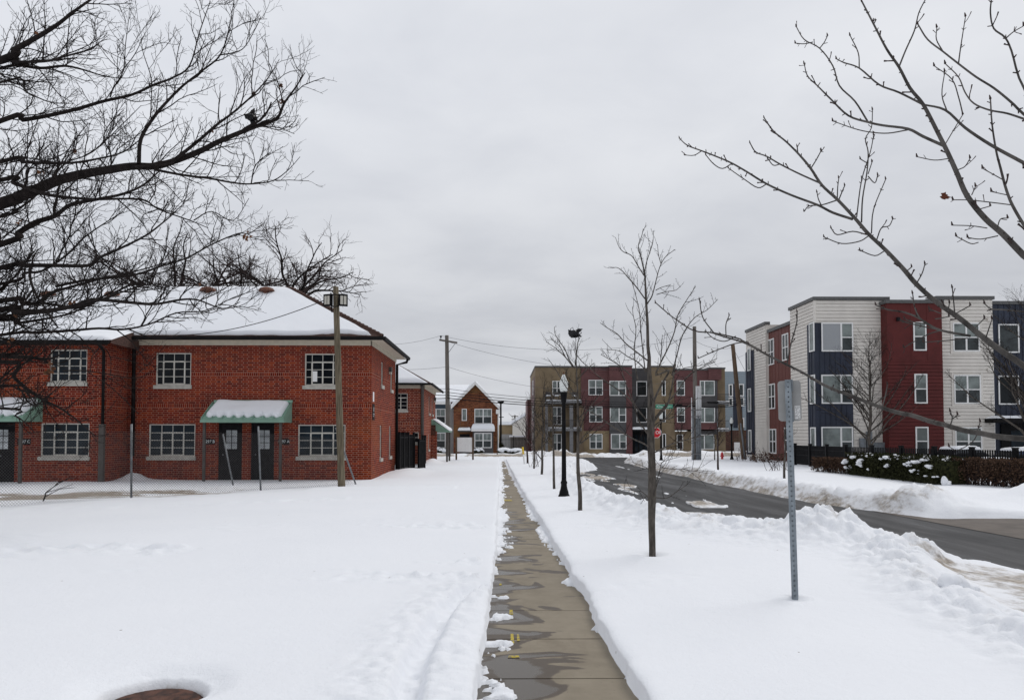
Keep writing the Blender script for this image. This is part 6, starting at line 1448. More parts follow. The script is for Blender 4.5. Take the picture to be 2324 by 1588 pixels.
# ---- the oak on the left
rnd = random.Random(11)
OT = Vector((-14.6, 15.5, 0)); ok = thing('oak_tree', OT, 'large bare oak with dark spreading branches reaching in from the left over the row house', 'tree')
thick = []; tw = []
tz = lambda z: OT + Vector((0, 0, z))
thick.append(([tz(-.3), tz(.3), tz(1.5), tz(3), tz(5), tz(7), tz(9), tz(11.5)], [.62, .5, .43, .40, .36, .30, .22, .10], 14))
OAK = [  # pixels/2 of the enlarged survey, trunk height, Y at the tip, widths
 ([(0, 925), (80, 895), (170, 860), (260, 820), (380, 790), (500, 770), (600, 755), (700, 755), (780, 735), (900, 690), (1000, 640), (1120, 590), (1200, 560), (1260, 535), (1290, 470), (1340, 400), (1385, 330)], 5.2, 14.4, 27, 2.0),
 ([(0, 550), (100, 545), (220, 525), (350, 495), (470, 460), (600, 430), (700, 385), (780, 355), (860, 300), (905, 150), (955, 5)], 6.3, 16.8, 11, 1.6),
 ([(0, 275), (60, 230), (150, 180), (250, 120), (340, 50), (440, -20)], 8.0, 14.0, 15, 4),
 ([(0, 285), (60, 290), (180, 310), (290, 300), (370, 315), (450, 340), (500, 352)], 7.9, 17.0, 9, 1.8),
 ([(50, 280), (200, 280), (300, 255), (410, 225), (445, 205), (490, 245)], None, 13.5, 6, 1.5),
 ([(0, 735), (100, 735), (200, 740), (320, 740), (450, 720), (560, 690), (640, 630)], 6.0, 13.0, 9, 2),
 ([(0, 818), (60, 830), (140, 860), (220, 885), (350, 900), (450, 905), (640, 905), (720, 950), (860, 1000), (945, 1035)], 5.8, 13.4, 10, 1.6),
 ([(0, 1110), (80, 1060), (160, 1010), (250, 980), (320, 930), (440, 905), (560, 880), (650, 840), (720, 780)], 4.4, 17.6, 14, 3),
 ([(0, 1215), (100, 1205), (250, 1205), (400, 1205), (450, 1170), (540, 1130), (660, 1070), (740, 1010), (800, 960)], 4.0, 13.0, 11, 2),
 ([(250, 1300), (400, 1270), (600, 1250), (740, 1205), (850, 1170), (960, 1110), (1080, 1060), (1130, 1060), (1190, 1020)], None, 17.5, 6, 1.5),
 ([(0, 1365), (100, 1375), (170, 1375), (230, 1330), (330, 1300), (480, 1260), (620, 1230), (760, 1190)], 3.6, 14.5, 11, 2),
 ([(0, 1405), (60, 1412), (200, 1412), (330, 1390), (420, 1360), (560, 1370), (700, 1380), (820, 1360), (900, 1362), (1010, 1400), (1090, 1370)], 3.4, 12.6, 13, 1.5),
 ([(0, 1440), (120, 1425), (260, 1405), (400, 1380), (540, 1330), (680, 1290), (800, 1300)], 3.3, 17.5, 8, 1.6),
 ([(0, 1520), (150, 1510), (320, 1500), (450, 1490), (560, 1495), (680, 1470), (800, 1420), (930, 1410), (1060, 1350), (1150, 1320)], 3.1, 14.0, 7, 1.4),
 ([(0, 1290), (110, 1240), (190, 1230), (300, 1160), (380, 1080), (480, 1010), (560, 960)], 4.1, 18.0, 7, 1.6),
 ([(0, 375), (120, 420), (230, 465), (330, 470)], 7.0, 18.0, 5, 1.2),
 ([(0, 985), (60, 960), (150, 900), (240, 800), (330, 650), (400, 560)], 5.0, 18.5, 6, 1.4),
]
paths = []
for lst, h, yt, w0, w1 in OAK:
    pre = None if h is None else (tz(h), max(.03, w0 * 15 / FPX / 2 * 1.3))
    p, r = traced(S2(lst), 15.2, yt, w0, w1, pre=pre, per=4); paths.append((p, r)); thick.append((p, r, 8))
OAK2 = [
 ([(630, 745), (640, 630), (700, 530), (760, 460), (830, 390), (920, 320), (1000, 250), (1040, 130), (1060, 15)], 14.8, 15.6, 9, 1.4),
 ([(1000, 250), (1060, 240), (1110, 215), (1160, 130), (1185, 75)], 15.4, 15.9, 3, 1.2),
 ([(780, 735), (900, 640), (980, 570), (1060, 510), (1150, 430), (1220, 350), (1268, 270)], 14.7, 13.6, 8, 1.3),
 ([(700, 770), (830, 795), (950, 810), (1060, 830), (1140, 835), (1240, 820), (1310, 770), (1362, 712)], 14.8, 15.6, 6, 1.3),
 ([(1140, 835), (1155, 760), (1190, 720), (1230, 695)], 15.2, 15.4, 3, 1.1),
 ([(1140, 590), (1190, 575), (1270, 590), (1330, 560), (1355, 520)], 14.5, 14.2, 3, 1.1),
 ([(505, 745), (500, 690), (470, 630), (500, 560), (560, 500)], 15.0, 16.2, 4, 1.3),
 ([(500, 440), (515, 400), (560, 320), (570, 200), (590, 45)], 15.9, 16.6, 4, 1.1), ([(555, 320), (610, 250), (660, 150)], 16.1, 16.4, 2.5, 1.1),
 ([(230, 820), (300, 740), (420, 690), (560, 560), (640, 480)], 15.0, 17.0, 4, 1.2),
 ([(690, 385), (680, 330), (650, 240), (640, 170)], 16.2, 16.0, 2.6, 1.1), ([(880, 1000), (960, 960), (1060, 1000), (1130, 900)], 15, 16, 3, 1.2),
]
for lst, y0, y1, w0, w1 in OAK2:
    p, r = traced(S2(lst), y0, y1, w0, w1, per=4); paths.append((p, r)); thick.append((p, r, 6))
S3 = lambda l: [(x * .3393, 624 + y * .3393) for x, y in l]
for lst, y0, y1, w0, w1, h in [([(0, 540), (60, 545), (190, 550), (300, 562), (380, 545), (470, 480)], 15, 14, 12, 2, 2.9), ([(0, 580), (90, 680), (180, 760), (300, 840), (420, 900), (540, 990), (640, 1080)], 14.6, 13.2, 10, 1.5, 2.7), ([(0, 890), (100, 940), (160, 980), (230, 1050)], 13.5, 13, 6, 1.4, 2.2), ([(0, 745), (120, 750), (200, 860), (280, 850), (350, 790)], 14, 13.5, 5, 1.4, 2.5), ([(0, 300), (100, 320), (260, 300), (460, 260), (620, 190), (760, 130)], 15.5, 16.5, 8, 1.5, 3.6), ([(420, 640), (560, 640), (700, 660), (900, 690), (1010, 650)], 14, 14.6, 3, 1.2, None), ([(600, 440), (690, 480), (740, 560), (735, 700)], 14.5, 14.4, 3, 1.2, None)]:
    p, r = traced(S3(lst), y0, y1, w0, w1, pre=None if h is None else (tz(h), .10), per=4); paths.append((p, r)); thick.append((p, r, 7))
LV = [dict(gap=.25, len=(.6, 1.65), ang=(28, 62), up=.22, curl=.05, wob=.13, n=7, r=(.0135, .0056), t0=.10, tap=.45, fy=.8, sides=4),
      dict(gap=.125, len=(.20, .60), ang=(30, 65), up=.14, curl=.07, wob=.16, n=5, r=(.0064, .0042), t0=.12, tap=.3),
      dict(gap=.115, len=(.07, .20), ang=(30, 65), up=.1, curl=.08, wob=.15, n=2, r=(.0044, .0037), t0=.25, tap=.2, bud=1.25)]
LV0 = [dict(gap=4.2, len=(1.4, 2.9), ang=(30, 60), up=.12, curl=.03, wob=.13, n=8, r=(.036, .013), t0=.08, tap=.4, fy=.9, sides=5)]
for p, r in list(paths):
    if r[0] > .04:
        ex = []; grow(p[:int(len(p) * .72)], r[:int(len(p) * .72)], LV0, rnd, ex); thick += ex; paths += [(e[0], e[1]) for e in ex]
for p, r in paths: grow(p, r, LV, rnd, tw)
build_tubes('trunk', thick, 'bark_dark', ok); build_tubes('crown', tw, 'twig', ok)
for (x, y) in [(165, 145), (190, 775), (80, 1005), (335, 680), (960, 590), (1145, 425), (1262, 388), (1280, 468), (905, 1290), (80, 1435), (330, 1380), (55, 1555)]:
    for k in range(2): m = MB(); leaf(m, at(x * .5 + rnd.uniform(-3, 3), y * .5 + rnd.uniform(-3, 3), 14.6), .085, rnd); m.build('leaf', M['leaf_tan'], ok)
for k in range(9): m = MB(); leaf(m, at(561 + rnd.uniform(-9, 9), 535 + rnd.uniform(-4, 5), 15.2), .075, rnd); m.build('leaf', M['leaf_tan'], ok)
for k in range(7): m = MB(); leaf(m, at(113 + rnd.uniform(-8, 8), 836 + rnd.uniform(-9, 9), 13.6), .08, rnd); m.build('leaf', M['leaf_tan'], ok)

# ---- maple whose limbs reach in from the right
rnd = random.Random(23)
MP = Vector((2.42, 2.55, 0)); mp_ = thing('maple_tree', MP, 'bare young maple reaching in from the right edge with thick budded twigs', 'tree')
thick = []; tw = []; B5 = lambda l: [(1475 + x * .5002, y * .5002) for x, y in l]
mz = lambda z: MP + Vector((0, 0, z))
thick.append(([mz(-.2), mz(.2), mz(.9), mz(1.5), mz(2.2), mz(3.2), mz(4.2)], [.075, .062, .056, .050, .040, .028, .012], 14))
MAP = [
 ([(1850, 1310), (1697, 1160), (1600, 1060), (1520, 990), (1440, 890), (1395, 790), (1350, 690), (1300, 590), (1240, 475), (1180, 400), (1130, 305), (1075, 225), (1020, 120), (950, -15)], 2.62, 3.1, 15, 3.2, 1.45),
 ([(1340, 665), (1240, 620), (1170, 585), (1060, 570), (990, 555), (900, 525), (820, 450), (760, 390), (715, 345), (700, 290)], 2.86, 3.35, 7, 2.0, None),
 ([(1240, 475), (1130, 420), (1040, 385), (950, 310), (880, 285), (846, 268)], 2.95, 3.2, 5, 2.2, None), ([(950, 310), (945, 240), (908, 162)], 3.1, 3.2, 3, 2, None),
 ([(990, 555), (930, 460), (860, 390), (830, 300), (770, 220), (700, 180), (664, 122)], 3.1, 3.5, 4, 2, None), ([(770, 220), (790, 195), (806, 163)], 3.35, 3.4, 2.6, 2, None), ([(740, 192), (700, 200), (660, 197)], 3.4, 3.4, 2.4, 2, None),
 ([(1170, 590), (1080, 605), (1000, 600), (930, 585), (830, 550)], 2.98, 3.0, 3.2, 2, None),
 ([(1130, 305), (1160, 230), (1200, 140), (1220, 60), (1252, -5)], 2.98, 3.0, 4, 2.4, None), ([(1215, 110), (1260, 180), (1330, 235), (1400, 290), (1480, 350), (1560, 400), (1640, 465), (1697, 520), (1900, 700)], 2.9, 2.6, 3, 6, 2.6),
 ([(1240, 475), (1340, 500), (1430, 580), (1550, 660), (1697, 740), (1900, 850)], 2.95, 2.6, 4, 9, 2.0),
 ([(1350, 510), (1325, 430), (1338, 325)], 2.9, 2.9, 3, 2, None), ([(1400, 290), (1410, 215), (1432, 75)], 2.8, 2.7, 3.2, 2, None), ([(1330, 235), (1300, 180), (1302, 125)], 2.8, 2.8, 2.8, 2, None),
 ([(1850, 560), (1697, 400), (1640, 230), (1610, 170), (1560, 130), (1545, 60), (1550, -10)], 2.5, 2.4, 5, 3, 2.9), ([(1615, 175), (1650, 145), (1697, 118)], 2.45, 2.4, 3, 2, None),
 ([(1900, 1330), (1760, 1120), (1660, 960), (1620, 870), (1590, 760), (1570, 680), (1552, 560), (1545, 450)], 2.5, 2.45, 8, 3, 1.6),
 ([(1697, 540), (1620, 515), (1540, 500), (1470, 470), (1430, 420), (1400, 350), (1340, 290)], 2.55, 2.6, 5, 2.2, None), ([(1420, 520), (1400, 440), (1370, 360), (1290, 300)], 2.8, 2.8, 3, 2, None),
 ([(1900, 1870), (1720, 1680), (1590, 1588), (1500, 1520), (1400, 1440), (1300, 1370), (1210, 1290), (1150, 1220), (1070, 1135), (990, 1060), (930, 990), (850, 905), (780, 840), (730, 765), (680, 705), (620, 645), (560, 595), (518, 535)], 2.62, 4.1, 15, 2.6, 1.38),
 ([(920, 995), (830, 965), (760, 930), (640, 885), (530, 835), (440, 780), (370, 740), (300, 710), (235, 685), (170, 660), (134, 628)], 3.55, 4.2, 6, 2.2, None),
 ([(375, 740), (330, 765), (290, 745), (254, 704)], 4.0, 4.0, 2.6, 2.2, None), ([(530, 835), (490, 852), (430, 815), (356, 763)], 3.8, 3.9, 2.8, 2, None), ([(235, 685), (200, 705), (157, 704)], 4.1, 4.1, 2.4, 1.8, None),
 ([(770, 830), (680, 790), (590, 745), (530, 710), (480, 690), (454, 649)], 3.75, 4.0, 4, 2.4, None), ([(590, 745), (560, 750), (534, 719)], 3.9, 3.9, 2.6, 2.2, None), ([(730, 765), (755, 725), (778, 682)], 3.8, 3.8, 2.8, 2.4, None), ([(672, 700), (668, 665)], 3.9, 3.9, 2.8, 2.6, None), ([(850, 900), (852, 850), (857, 808)], 3.65, 3.6, 2.8, 2.2, None), ([(858, 905), (872, 870), (884, 842)], 3.65, 3.6, 2.8, 2.4, None), ([(850, 908), (780, 930), (722, 935), (700, 960)], 3.65, 3.65, 3, 2.2, None), ([(780, 935), (765, 905), (758, 873)], 3.6, 3.6, 2.6, 2.2, None),
 ([(960, 1010), (965, 900), (985, 780), (990, 690), (978, 630), (1005, 580), (1010, 498)], 3.5, 3.4, 3.6, 2, None), ([(938, 985), (960, 820), (1000, 690), (1015, 613)], 3.55, 3.6, 3, 2, None), ([(990, 800), (1020, 830), (1034, 795)], 3.45, 3.4, 2.6, 2.4, None), ([(1005, 1060), (1015, 950), (1070, 813)], 3.45, 3.4, 3, 2.2, None), ([(1030, 1085), (1050, 1035), (1085, 1025), (1102, 993)], 3.4, 3.4, 3, 2.2, None), ([(985, 1065), (920, 1050), (850, 1065), (822, 1035)], 3.5, 3.6, 3, 2.4, None), ([(990, 1072), (950, 1095), (870, 1105), (790, 1076)], 3.5, 3.6, 3, 2.2, None), ([(1062, 1140), (1020, 1160), (953, 1136)], 3.35, 3.4, 2.8, 2.2, None), ([(1210, 1285), (1235, 1240), (1248, 1197)], 3.15, 3.1, 2.8, 2.4, None), ([(1165, 1230), (1188, 1211)], 3.2, 3.2, 2.6, 2.4, None), ([(985, 740), (955, 722)], 3.4, 3.4, 2.4, 2.2, None), ([(990, 790), (1008, 735)], 3.4, 3.4, 2.4, 2.2, None),
 ([(1355, 720), (1290, 727), (1212, 712)], 2.8, 2.8, 2.6, 2, None), ([(1400, 770), (1430, 755), (1453, 718)], 2.8, 2.8, 2.6, 2, None), ([(1640, 930), (1560, 920), (1450, 908), (1375, 907)], 2.6, 2.75, 2.6, 2.2, None), ([(1580, 1070), (1500, 1085), (1442, 1078)], 2.65, 2.7, 2.8, 2.2, None), ([(1490, 1100), (1455, 1105), (1390, 1072)], 2.65, 2.7, 2.4, 2.2, None), ([(1530, 1035), (1460, 1025), (1372, 1022)], 2.7, 2.7, 2.6, 2.2, None), ([(1575, 1040), (1590, 995), (1624, 990)], 2.6, 2.6, 2.6, 2.2, None), ([(1460, 885), (1478, 845)], 2.7, 2.7, 2.6, 2.4, None), ([(1475, 955), (1545, 935)], 2.7, 2.7, 2.6, 2.2, None), ([(1620, 885), (1550, 870)], 2.5, 2.5, 2.4, 2, None), ([(1600, 815), (1510, 765)], 2.5, 2.5, 2.4, 2, None), ([(1340, 655), (1390, 570), (1420, 520)], 2.85, 2.8, 2.4, 2, None),
]
for lst, y0, y1, w0, w1, h in MAP:
    p, r = traced(B5(lst), y0, y1, w0, w1, pre=None if h is None or lst[0][0] < 1500 else (mz(h), .022), per=4)
    if h is not None and lst[0][0] < 1500: p = p + [mz(h)]; r = r + [.02]
    if h is None: r[-1] *= 1.0
    thick.append((p, r, 8))
    if lst[0][0] < 1720 or True:
        tw.append(([p[-1] if h is None or lst[0][0] > 1500 else p[0], (p[-1] if h is None or lst[0][0] > 1500 else p[0]) + Vector((-.003, 0, .014))], [.0042, .0015], 5))
C6 = lambda l: [(1929 + x * .3216, 624 + y * .3216) for x, y in l]
for lst, y0, y1, w0, w1, h in [
 ([(1900, 1230), (1500, 1175), (1228, 1155), (1050, 1140), (920, 1115), (800, 1095), (680, 1060), (560, 1030), (440, 990), (340, 970), (240, 940), (120, 895), (20, 855), (-130, 800), (-230, 750), (-330, 690), (-430, 640), (-590, 560), (-740, 480), (-890, 435), (-980, 405)], 2.62, 4.3, 15, 2.8, 1.55),
 ([(850, 430), (640, 390), (540, 340), (470, 295), (370, 260), (270, 245), (182, 212)], 2.95, 3.1, 6, 2.6, None), ([(500, 315), (460, 240), (442, 130)], 3.0, 3.0, 3, 2.4, None), ([(640, 390), (560, 415), (470, 460), (380, 512)], 3.0, 3.1, 2.8, 2, None), ([(620, 385), (500, 360), (360, 325)], 3.0, 3.1, 2.8, 2.4, None), ([(540, 345), (440, 330), (385, 308)], 3.0, 3.1, 2.6, 2.2, None), ([(740, 290), (735, 220), (722, 90)], 2.9, 2.9, 3, 2.4, None), ([(740, 275), (850, 215)], 2.9, 2.85, 2.6, 2.4, None), ([(690, 260), (703, 195)], 2.9, 2.9, 2.6, 2.4, None), ([(870, 385), (950, 305)], 2.8, 2.8, 2.8, 2.4, None), ([(960, 440), (1003, 310)], 2.75, 2.75, 2.8, 2.2, None), ([(830, 445), (700, 460), (520, 475)], 2.9, 2.95, 2.6, 2, None), ([(640, 270), (560, 240)], 2.95, 2.95, 2.6, 2.2, None), ([(600, 310), (640, 305), (700, 292)], 2.95, 2.95, 2.6, 2.2, None),
 ([(230, 925), (250, 850), (265, 772)], 3.1, 3.1, 3, 2.4, None), ([(710, 1055), (722, 1010), (708, 962)], 2.85, 2.8, 3, 2.4, None), ([(722, 1015), (760, 985)], 2.85, 2.8, 2.6, 2.2, None), ([(895, 1110), (920, 1035)], 2.75, 2.75, 2.8, 2.2, None), ([(900, 1120), (860, 1180), (760, 1235), (700, 1210)], 2.75, 2.75, 2.6, 2, None), ([(1500, 300), (1228, 260), (1080, 245), (1000, 240), (950, 203)], 2.5, 2.6, 4, 2.4, None),
]:
    p, r = traced(C6(lst), y0, y1, w0, w1, pre=None if h is None else (mz(h), .024), per=4); thick.append((p, r, 8)); tw.append(([p[-1], p[-1] + Vector((-.003, 0, .014))], [.0042, .0015], 5))
E5 = lambda l: [(1475 + x * .5002, y * .5002) for x, y in l]
for lst, y0, y1, w0, w1 in [
 ([(500, 1588), (420, 1545), (400, 1535), (290, 1510), (200, 1500), (120, 1450), (80, 1420), (25, 1372)], 4.1, 4.5, 4, 2.4), ([(290, 1510), (240, 1440), (225, 1360)], 4.3, 4.3, 3, 2.2), ([(345, 1520), (345, 1470), (360, 1430)], 4.25, 4.2, 2.6, 2.2), ([(390, 1525), (340, 1548), (290, 1535), (255, 1505)], 4.2, 4.3, 2.6, 2), ([(440, 1550), (380, 1560), (300, 1590), (220, 1625)], 4.1, 4.3, 3, 2.2), ([(620, 1660), (640, 1560), (665, 1470), (668, 1415)], 3.9, 3.8, 3.4, 2.6)]:
    p, r = traced(E5(lst), y0, y1, w0, w1, per=4); thick.append((p, r, 7)); tw.append(([p[-1], p[-1] + Vector((-.003, 0, .016))], [.0045, .0015], 5))
# buds and short spurs on every shoot
bud = dict(gap=.062, len=(.010, .022), ang=(40, 70), up=.05, wob=.05, n=1, r=(.0026, .0020), t0=.35, tap=.2, rep=2, sides=4)
spur = dict(gap=.13, len=(.02, .055), ang=(40, 70), up=.15, curl=.1, wob=.1, n=3, r=(.0030, .0026), t0=.35, tap=.2, bud=1.7, sides=5)
for p, r, s_ in thick[1:]:
    if r[-1] < .006 or r[0] < .006: grow(p, r, [bud], rnd, tw); grow(p, r, [spur], rnd, tw)
build_tubes('trunk', thick, 'bark_grey', mp_); build_tubes('crown', tw, 'twig_red', mp_)
m = MB(); c_ = at(2158, 448, 2.75); d_, e_ = Vector((-.042, 0, .008)), Vector((.004, .004, .021)); m.add([c_ + d_ * a + e_ * b + Vector((0, .006, 0)) * math.sin(a * 4 + b * 3) for a, b in LEAF], [tuple(range(len(LEAF)))]); m.build('leaf', M['leaf'], mp_)

# ---- street tree in the middle, its limbs traced
rnd = random.Random(31)
g = gnd(1480, 1260, 0); t1 = thing('street_tree', (g.x, g.y, 0), 'tallest bare street tree, grey trunk in the snow nearest the camera', 'tree', 'young street trees along the pavement')
TY = g.y; T1 = lambda l: [(1361.8 + x * .21444, 510.7 + y * .21444) for x, y in l]; T4 = lambda l: [(1163 + x * .25008, 766 + y * .25008) for x, y in l]; T6 = lambda l: [(1452.6 + x * .1215, 885.2 + y * .1215) for x, y in l]
thick = []; tw = []
tr_ = [(1480.5, 1270), (1480.5, 1240), (1479, 1180), (1480, 1120), (1479.5, 1050), (1477, 1000), (1478, 930), (1476, 880), (1473, 840)] + T1([(520, 1400), (508, 1300), (505, 1200), (503, 1080), (500, 1000), (490, 850), (483, 700), (478, 600), (470, 500), (430, 330), (405, 220), (440, 120), (457, 40)])
wd = [16, 15, 16, 19, 17, 17, 17, 12, 10, 8, 7.5, 7, 6.5, 6.2, 5.5, 4.8, 4.2, 3.6, 2.6, 2, 1.6, 1.2]
pts = [at(x, y, TY) for x, y in tr_]; rad = [w_ * TY / FPX / 2 for w_ in wd]; p, r = smooth_path(pts, rad, 3); thick.append((p, r, 12)); sub = [(p[len(p) // 2:], r[len(p) // 2:])]
for lst, dy, w0, w1 in [
 (T1([(475, 780), (380, 650), (300, 560), (240, 490), (180, 450), (128, 455)]), .5, 3, 1.2), (T1([(465, 535), (400, 430), (335, 325), (250, 285), (200, 230), (163, 130)]), -.4, 2.6, 1.1), (T1([(475, 490), (490, 400), (530, 280), (560, 180), (565, 60)]), .3, 2.6, 1.0), (T1([(500, 830), (550, 750), (590, 600), (630, 450), (690, 340), (795, 258)]), -.5, 3.4, 1.2), (T1([(590, 690), (650, 660), (750, 630)]), -.2, 2, 1), (T1([(600, 735), (700, 705), (800, 690), (855, 642)]), -.6, 2, 1), (T1([(645, 410), (620, 320), (608, 205)]), -.4, 2, 1),
 (T1([(500, 1430), (370, 1330), (270, 1250), (180, 1150), (80, 1090), (3, 1035)]), .6, 3.6, 1.2), (T1([(510, 1560), (400, 1450), (290, 1390), (200, 1330), (68, 1318)]), -.6, 3, 1.2), (T1([(340, 1600), (200, 1480), (100, 1420), (8, 1368)]), .4, 2.6, 1.2),
 (T4([(1240, 830), (1262, 700), (1290, 560), (1350, 430), (1420, 300)]) + T1([(590, 1588), (640, 1460), (720, 1300), (790, 1120), (820, 960), (900, 820), (1012, 648)]), -.8, 6, 1.3),
 (T4([(1262, 790), (1330, 700), (1400, 620), (1440, 480), (1470, 300), (1478, 240)]) + T1([(760, 1588), (820, 1350), (880, 1150), (1000, 980), (1130, 900), (1246, 785)]), .8, 5, 1.2), (T4([(1300, 720), (1400, 600), (1500, 480), (1600, 340), (1700, 280), (1842, 215)]), 1.0, 4, 1.2),
 (T1([(760, 1588), (900, 1510), (1100, 1480), (1232, 1418)]), .7, 2.4, 1.1), (T1([(400, 1640), (375, 1500), (365, 1300), (380, 1100), (350, 950), (344, 862)]), .5, 3, 1.1), (T1([(480, 1560), (455, 1350), (430, 1100), (415, 900), (360, 680), (335, 600)]), -.5, 3, 1.1), (T1([(640, 1460), (650, 1300), (660, 1160)]), -.3, 2, 1),
 (T4([(1245, 1000), (1190, 960), (1080, 910), (900, 800), (760, 700), (640, 640)]), -.9, 4.4, 1.4), (T4([(1235, 880), (1150, 760), (1100, 600), (1000, 500), (880, 420), (760, 330), (690, 260)]), .9, 4, 1.3), (T4([(1230, 760), (1130, 640), (1060, 500), (1000, 330), (960, 180)]), .5, 3.6, 1.3),
 (T6([(270, 1160), (420, 1090), (580, 1010), (760, 950), (1000, 890), (1180, 850), (1330, 822)]), .9, 3.6, 1.2), (T6([(250, 800), (350, 640), (520, 480), (640, 300), (760, 180)]), .6, 3, 1.2), (T6([(210, 700), (420, 560), (700, 480), (900, 300), (1080, 140)]), -.6, 3, 1.2),
 (T4([(1262, 1480), (1180, 1400), (1110, 1390), (1000, 1380)]), -.5, 2.4, 1.1), (T4([(1305, 1450), (1400, 1455), (1500, 1390), (1592, 1328)]), -.5, 2.4, 1.1), (T4([(1300, 1400), (1320, 1260), (1350, 1150)]), .2, 2.4, 1.1), (T6([(395, 1440), (600, 1470), (790, 1470), (890, 1440)]), -.4, 2, 1.0), (T6([(810, 1470), (960, 1505), (1070, 1490), (1160, 1345)]), -.5, 2, 1), (T6([(360, 1560), (380, 1430), (420, 1340), (600, 1280), (760, 1240)]), -.4, 2.2, 1), (T6([(190, 1480), (60, 1420), (-150, 1340)]), .3, 2, 1)]:
    p, r = traced(lst, TY, TY + dy, w0, w1, per=3); thick.append((p, r, 6)); sub.append((p, r))
LT = [dict(gap=.085, len=(.10, .42), ang=(35, 65), up=.22, curl=.06, wob=.10, n=4, r=(.0036, .0022), t0=.12, tap=.45), dict(gap=.05, len=(.015, .05), ang=(40, 70), up=.1, wob=.1, n=1, r=(.0024, .0022), t0=.2, bud=1.2, sides=3)]
for p, r in sub: grow(p, r, LT, rnd, tw)
build_tubes('trunk', thick, 'bark_mid', t1); build_tubes('crown', tw, 'twig', t1)

# ---- other young street trees
def young(px, py, toppx, toppy, Y, label, seed, w=10, limbs=9, spread=1.0, name='street_tree', group='young street trees along the pavement', bark='bark_mid', low=.35, twl=1.0, fine=1.0, cat='tree', extra=()):
    rnd = random.Random(seed); b = at(px, py, Y); b.z = ground_z(b.x, b.y) - .05; t_ = at(toppx, toppy, Y); H = (t_ - b).length
    r = thing(name, b, label, cat, group); n = 9; pts = []; rad = []
    for k in range(n + 1):
        f = k / n; pts.append(b.lerp(t_, f) + Vector((rnd.gauss(0, .004), rnd.gauss(0, .010), 0)) * H * (1 if 0 < k < n else 0)); rad.append(max(.004, (w * Y / FPX / 2) * (1 - f) ** .9))
    p, rr = smooth_path(pts, rad, 3); thick = [(p, rr, 9)]; tw = []; sub = [(p[len(p) // 3:], rr[len(p) // 3:])]
    for k in range(limbs):
        f = low + (.93 - low) * (k + rnd.random() * .6) / limbs; i = int(f * (len(p) - 1)); a = rnd.uniform(0, 6.28) if k % 2 else rnd.choice((0, 3.14)) + rnd.gauss(0, .5); L = H * (.52 * (1 - f) + .12) * spread * rnd.uniform(.8, 1.2); d = Vector((math.cos(a), math.sin(a), rnd.uniform(.7, 1.3))).normalized(); q = p[i].copy(); lp_ = [q.copy()]
        for j in range(6): d = (d + Vector((rnd.gauss(0, .15), rnd.gauss(0, .15), .06))).normalized(); q = q + d * L / 6; lp_.append(q.copy())
        lr = [max(.003, rr[i] * .55 * (1 - j / 7)) for j in range(7)]; thick.append((lp_, lr, 5)); sub.append((lp_, lr))
    for lst, dy, w0, w1 in extra: q, qr = traced(lst, Y, Y + dy, w0, w1, per=3); thick.append((q, qr, 5)); sub.append((q, qr))
    k_ = max(1.0, Y / 19); lv = [dict(gap=.12 * fine, len=(.15 * twl, .55 * twl), ang=(30, 60), up=.25, curl=.06, wob=.1, n=4, r=(.0048 * k_, .0030 * k_), t0=.1, tap=.5), dict(gap=.09 * fine, len=(.04 * twl, .16 * twl), ang=(35, 65), up=.1, wob=.12, n=2, r=(.0034 * k_, .0028 * k_), t0=.2, bud=1.2)]
    for q, qr in sub: grow(q, qr, lv, rnd, tw)
    build_tubes('trunk', thick, bark, r); build_tubes('crown', tw, 'twig', r); return r
A3 = lambda l: [(1248.2 + x * .08935, 709.3 + y * .08935) for x, y in l]
young(1316.5, 1150, 1306, 752, 16.5, 'slim bare street tree with a black bag caught at its top', 41, 10.5, 7, .55, low=.40, extra=[
 (A3([(620, 1400), (480, 1180), (390, 950), (240, 730), (130, 540), (110, 365)]), .4, 3, 1.1), (A3([(600, 1400), (400, 1140), (220, 970), (100, 870), (-100, 740)]), -.5, 3, 1.1), (A3([(400, 1140), (250, 860), (90, 720), (10, 620)]), -.4, 2.2, 1), (A3([(640, 1340), (680, 1020), (700, 800), (735, 670)]), .3, 3, 1.6), (A3([(690, 1090), (830, 1260), (990, 1380), (1200, 1500)]), .4, 2, 1.2), (T4([(585, 1010), (640, 900), (720, 840), (800, 800)]), .5, 3, 1.1), (T4([(600, 880), (660, 700), (760, 560), (820, 480)]), -.5, 3, 1.1), (T4([(580, 560), (480, 440), (400, 300), (330, 200)]), .5, 3, 1.1), (T4([(575, 400), (660, 300), (740, 230)]), -.5, 2.2, 1.1)])
young(1258, 1110, 1252, 850, 23.5, 'thin bare tree just left of the big lamp base', 42, 6.5, 9, .75)
young(1229.5, 1076, 1236, 842, 32.5, 'thin bare tree with crossing stems, second beyond the big lamp', 43, 6, 9, .85, low=.15)
young(1212, 1061, 1212, 880, 38.5, 'small bare tree between the marker stake and the big lamp', 44, 4.5, 9, .8, low=.2)
young(1197.5, 1049, 1192, 935, 46.5, 'small bare reddish tree before the white garage', 45, 5, 9, .95, low=.3, bark='twig_red')
G2 = 'young trees on the far side of the road'
young(1630, 1068.5, 1629, 915, 36.0, 'thin bare sapling on the right bank before the conduit pole', 46, 5, 7, .6, group=G2, bark='twig_red')
young(1780, 1086, 1784, 915, 29.6, 'thin bare sapling half hidden behind the grey sign post', 47, 6, 9, .6, group=G2)
young(1622, 1043, 1621, 960, 52.0, 'very thin sapling beside the conduit pole', 48, 3, 6, .6, group=G2, fine=1.5)
young(1545, 1026, 1546, 930, 77.0, 'small red stemmed tree against the tan wall right of the stop sign', 49, 4, 9, .9, group=None, bark='twig_red', low=.2, fine=2.2, twl=1.5)
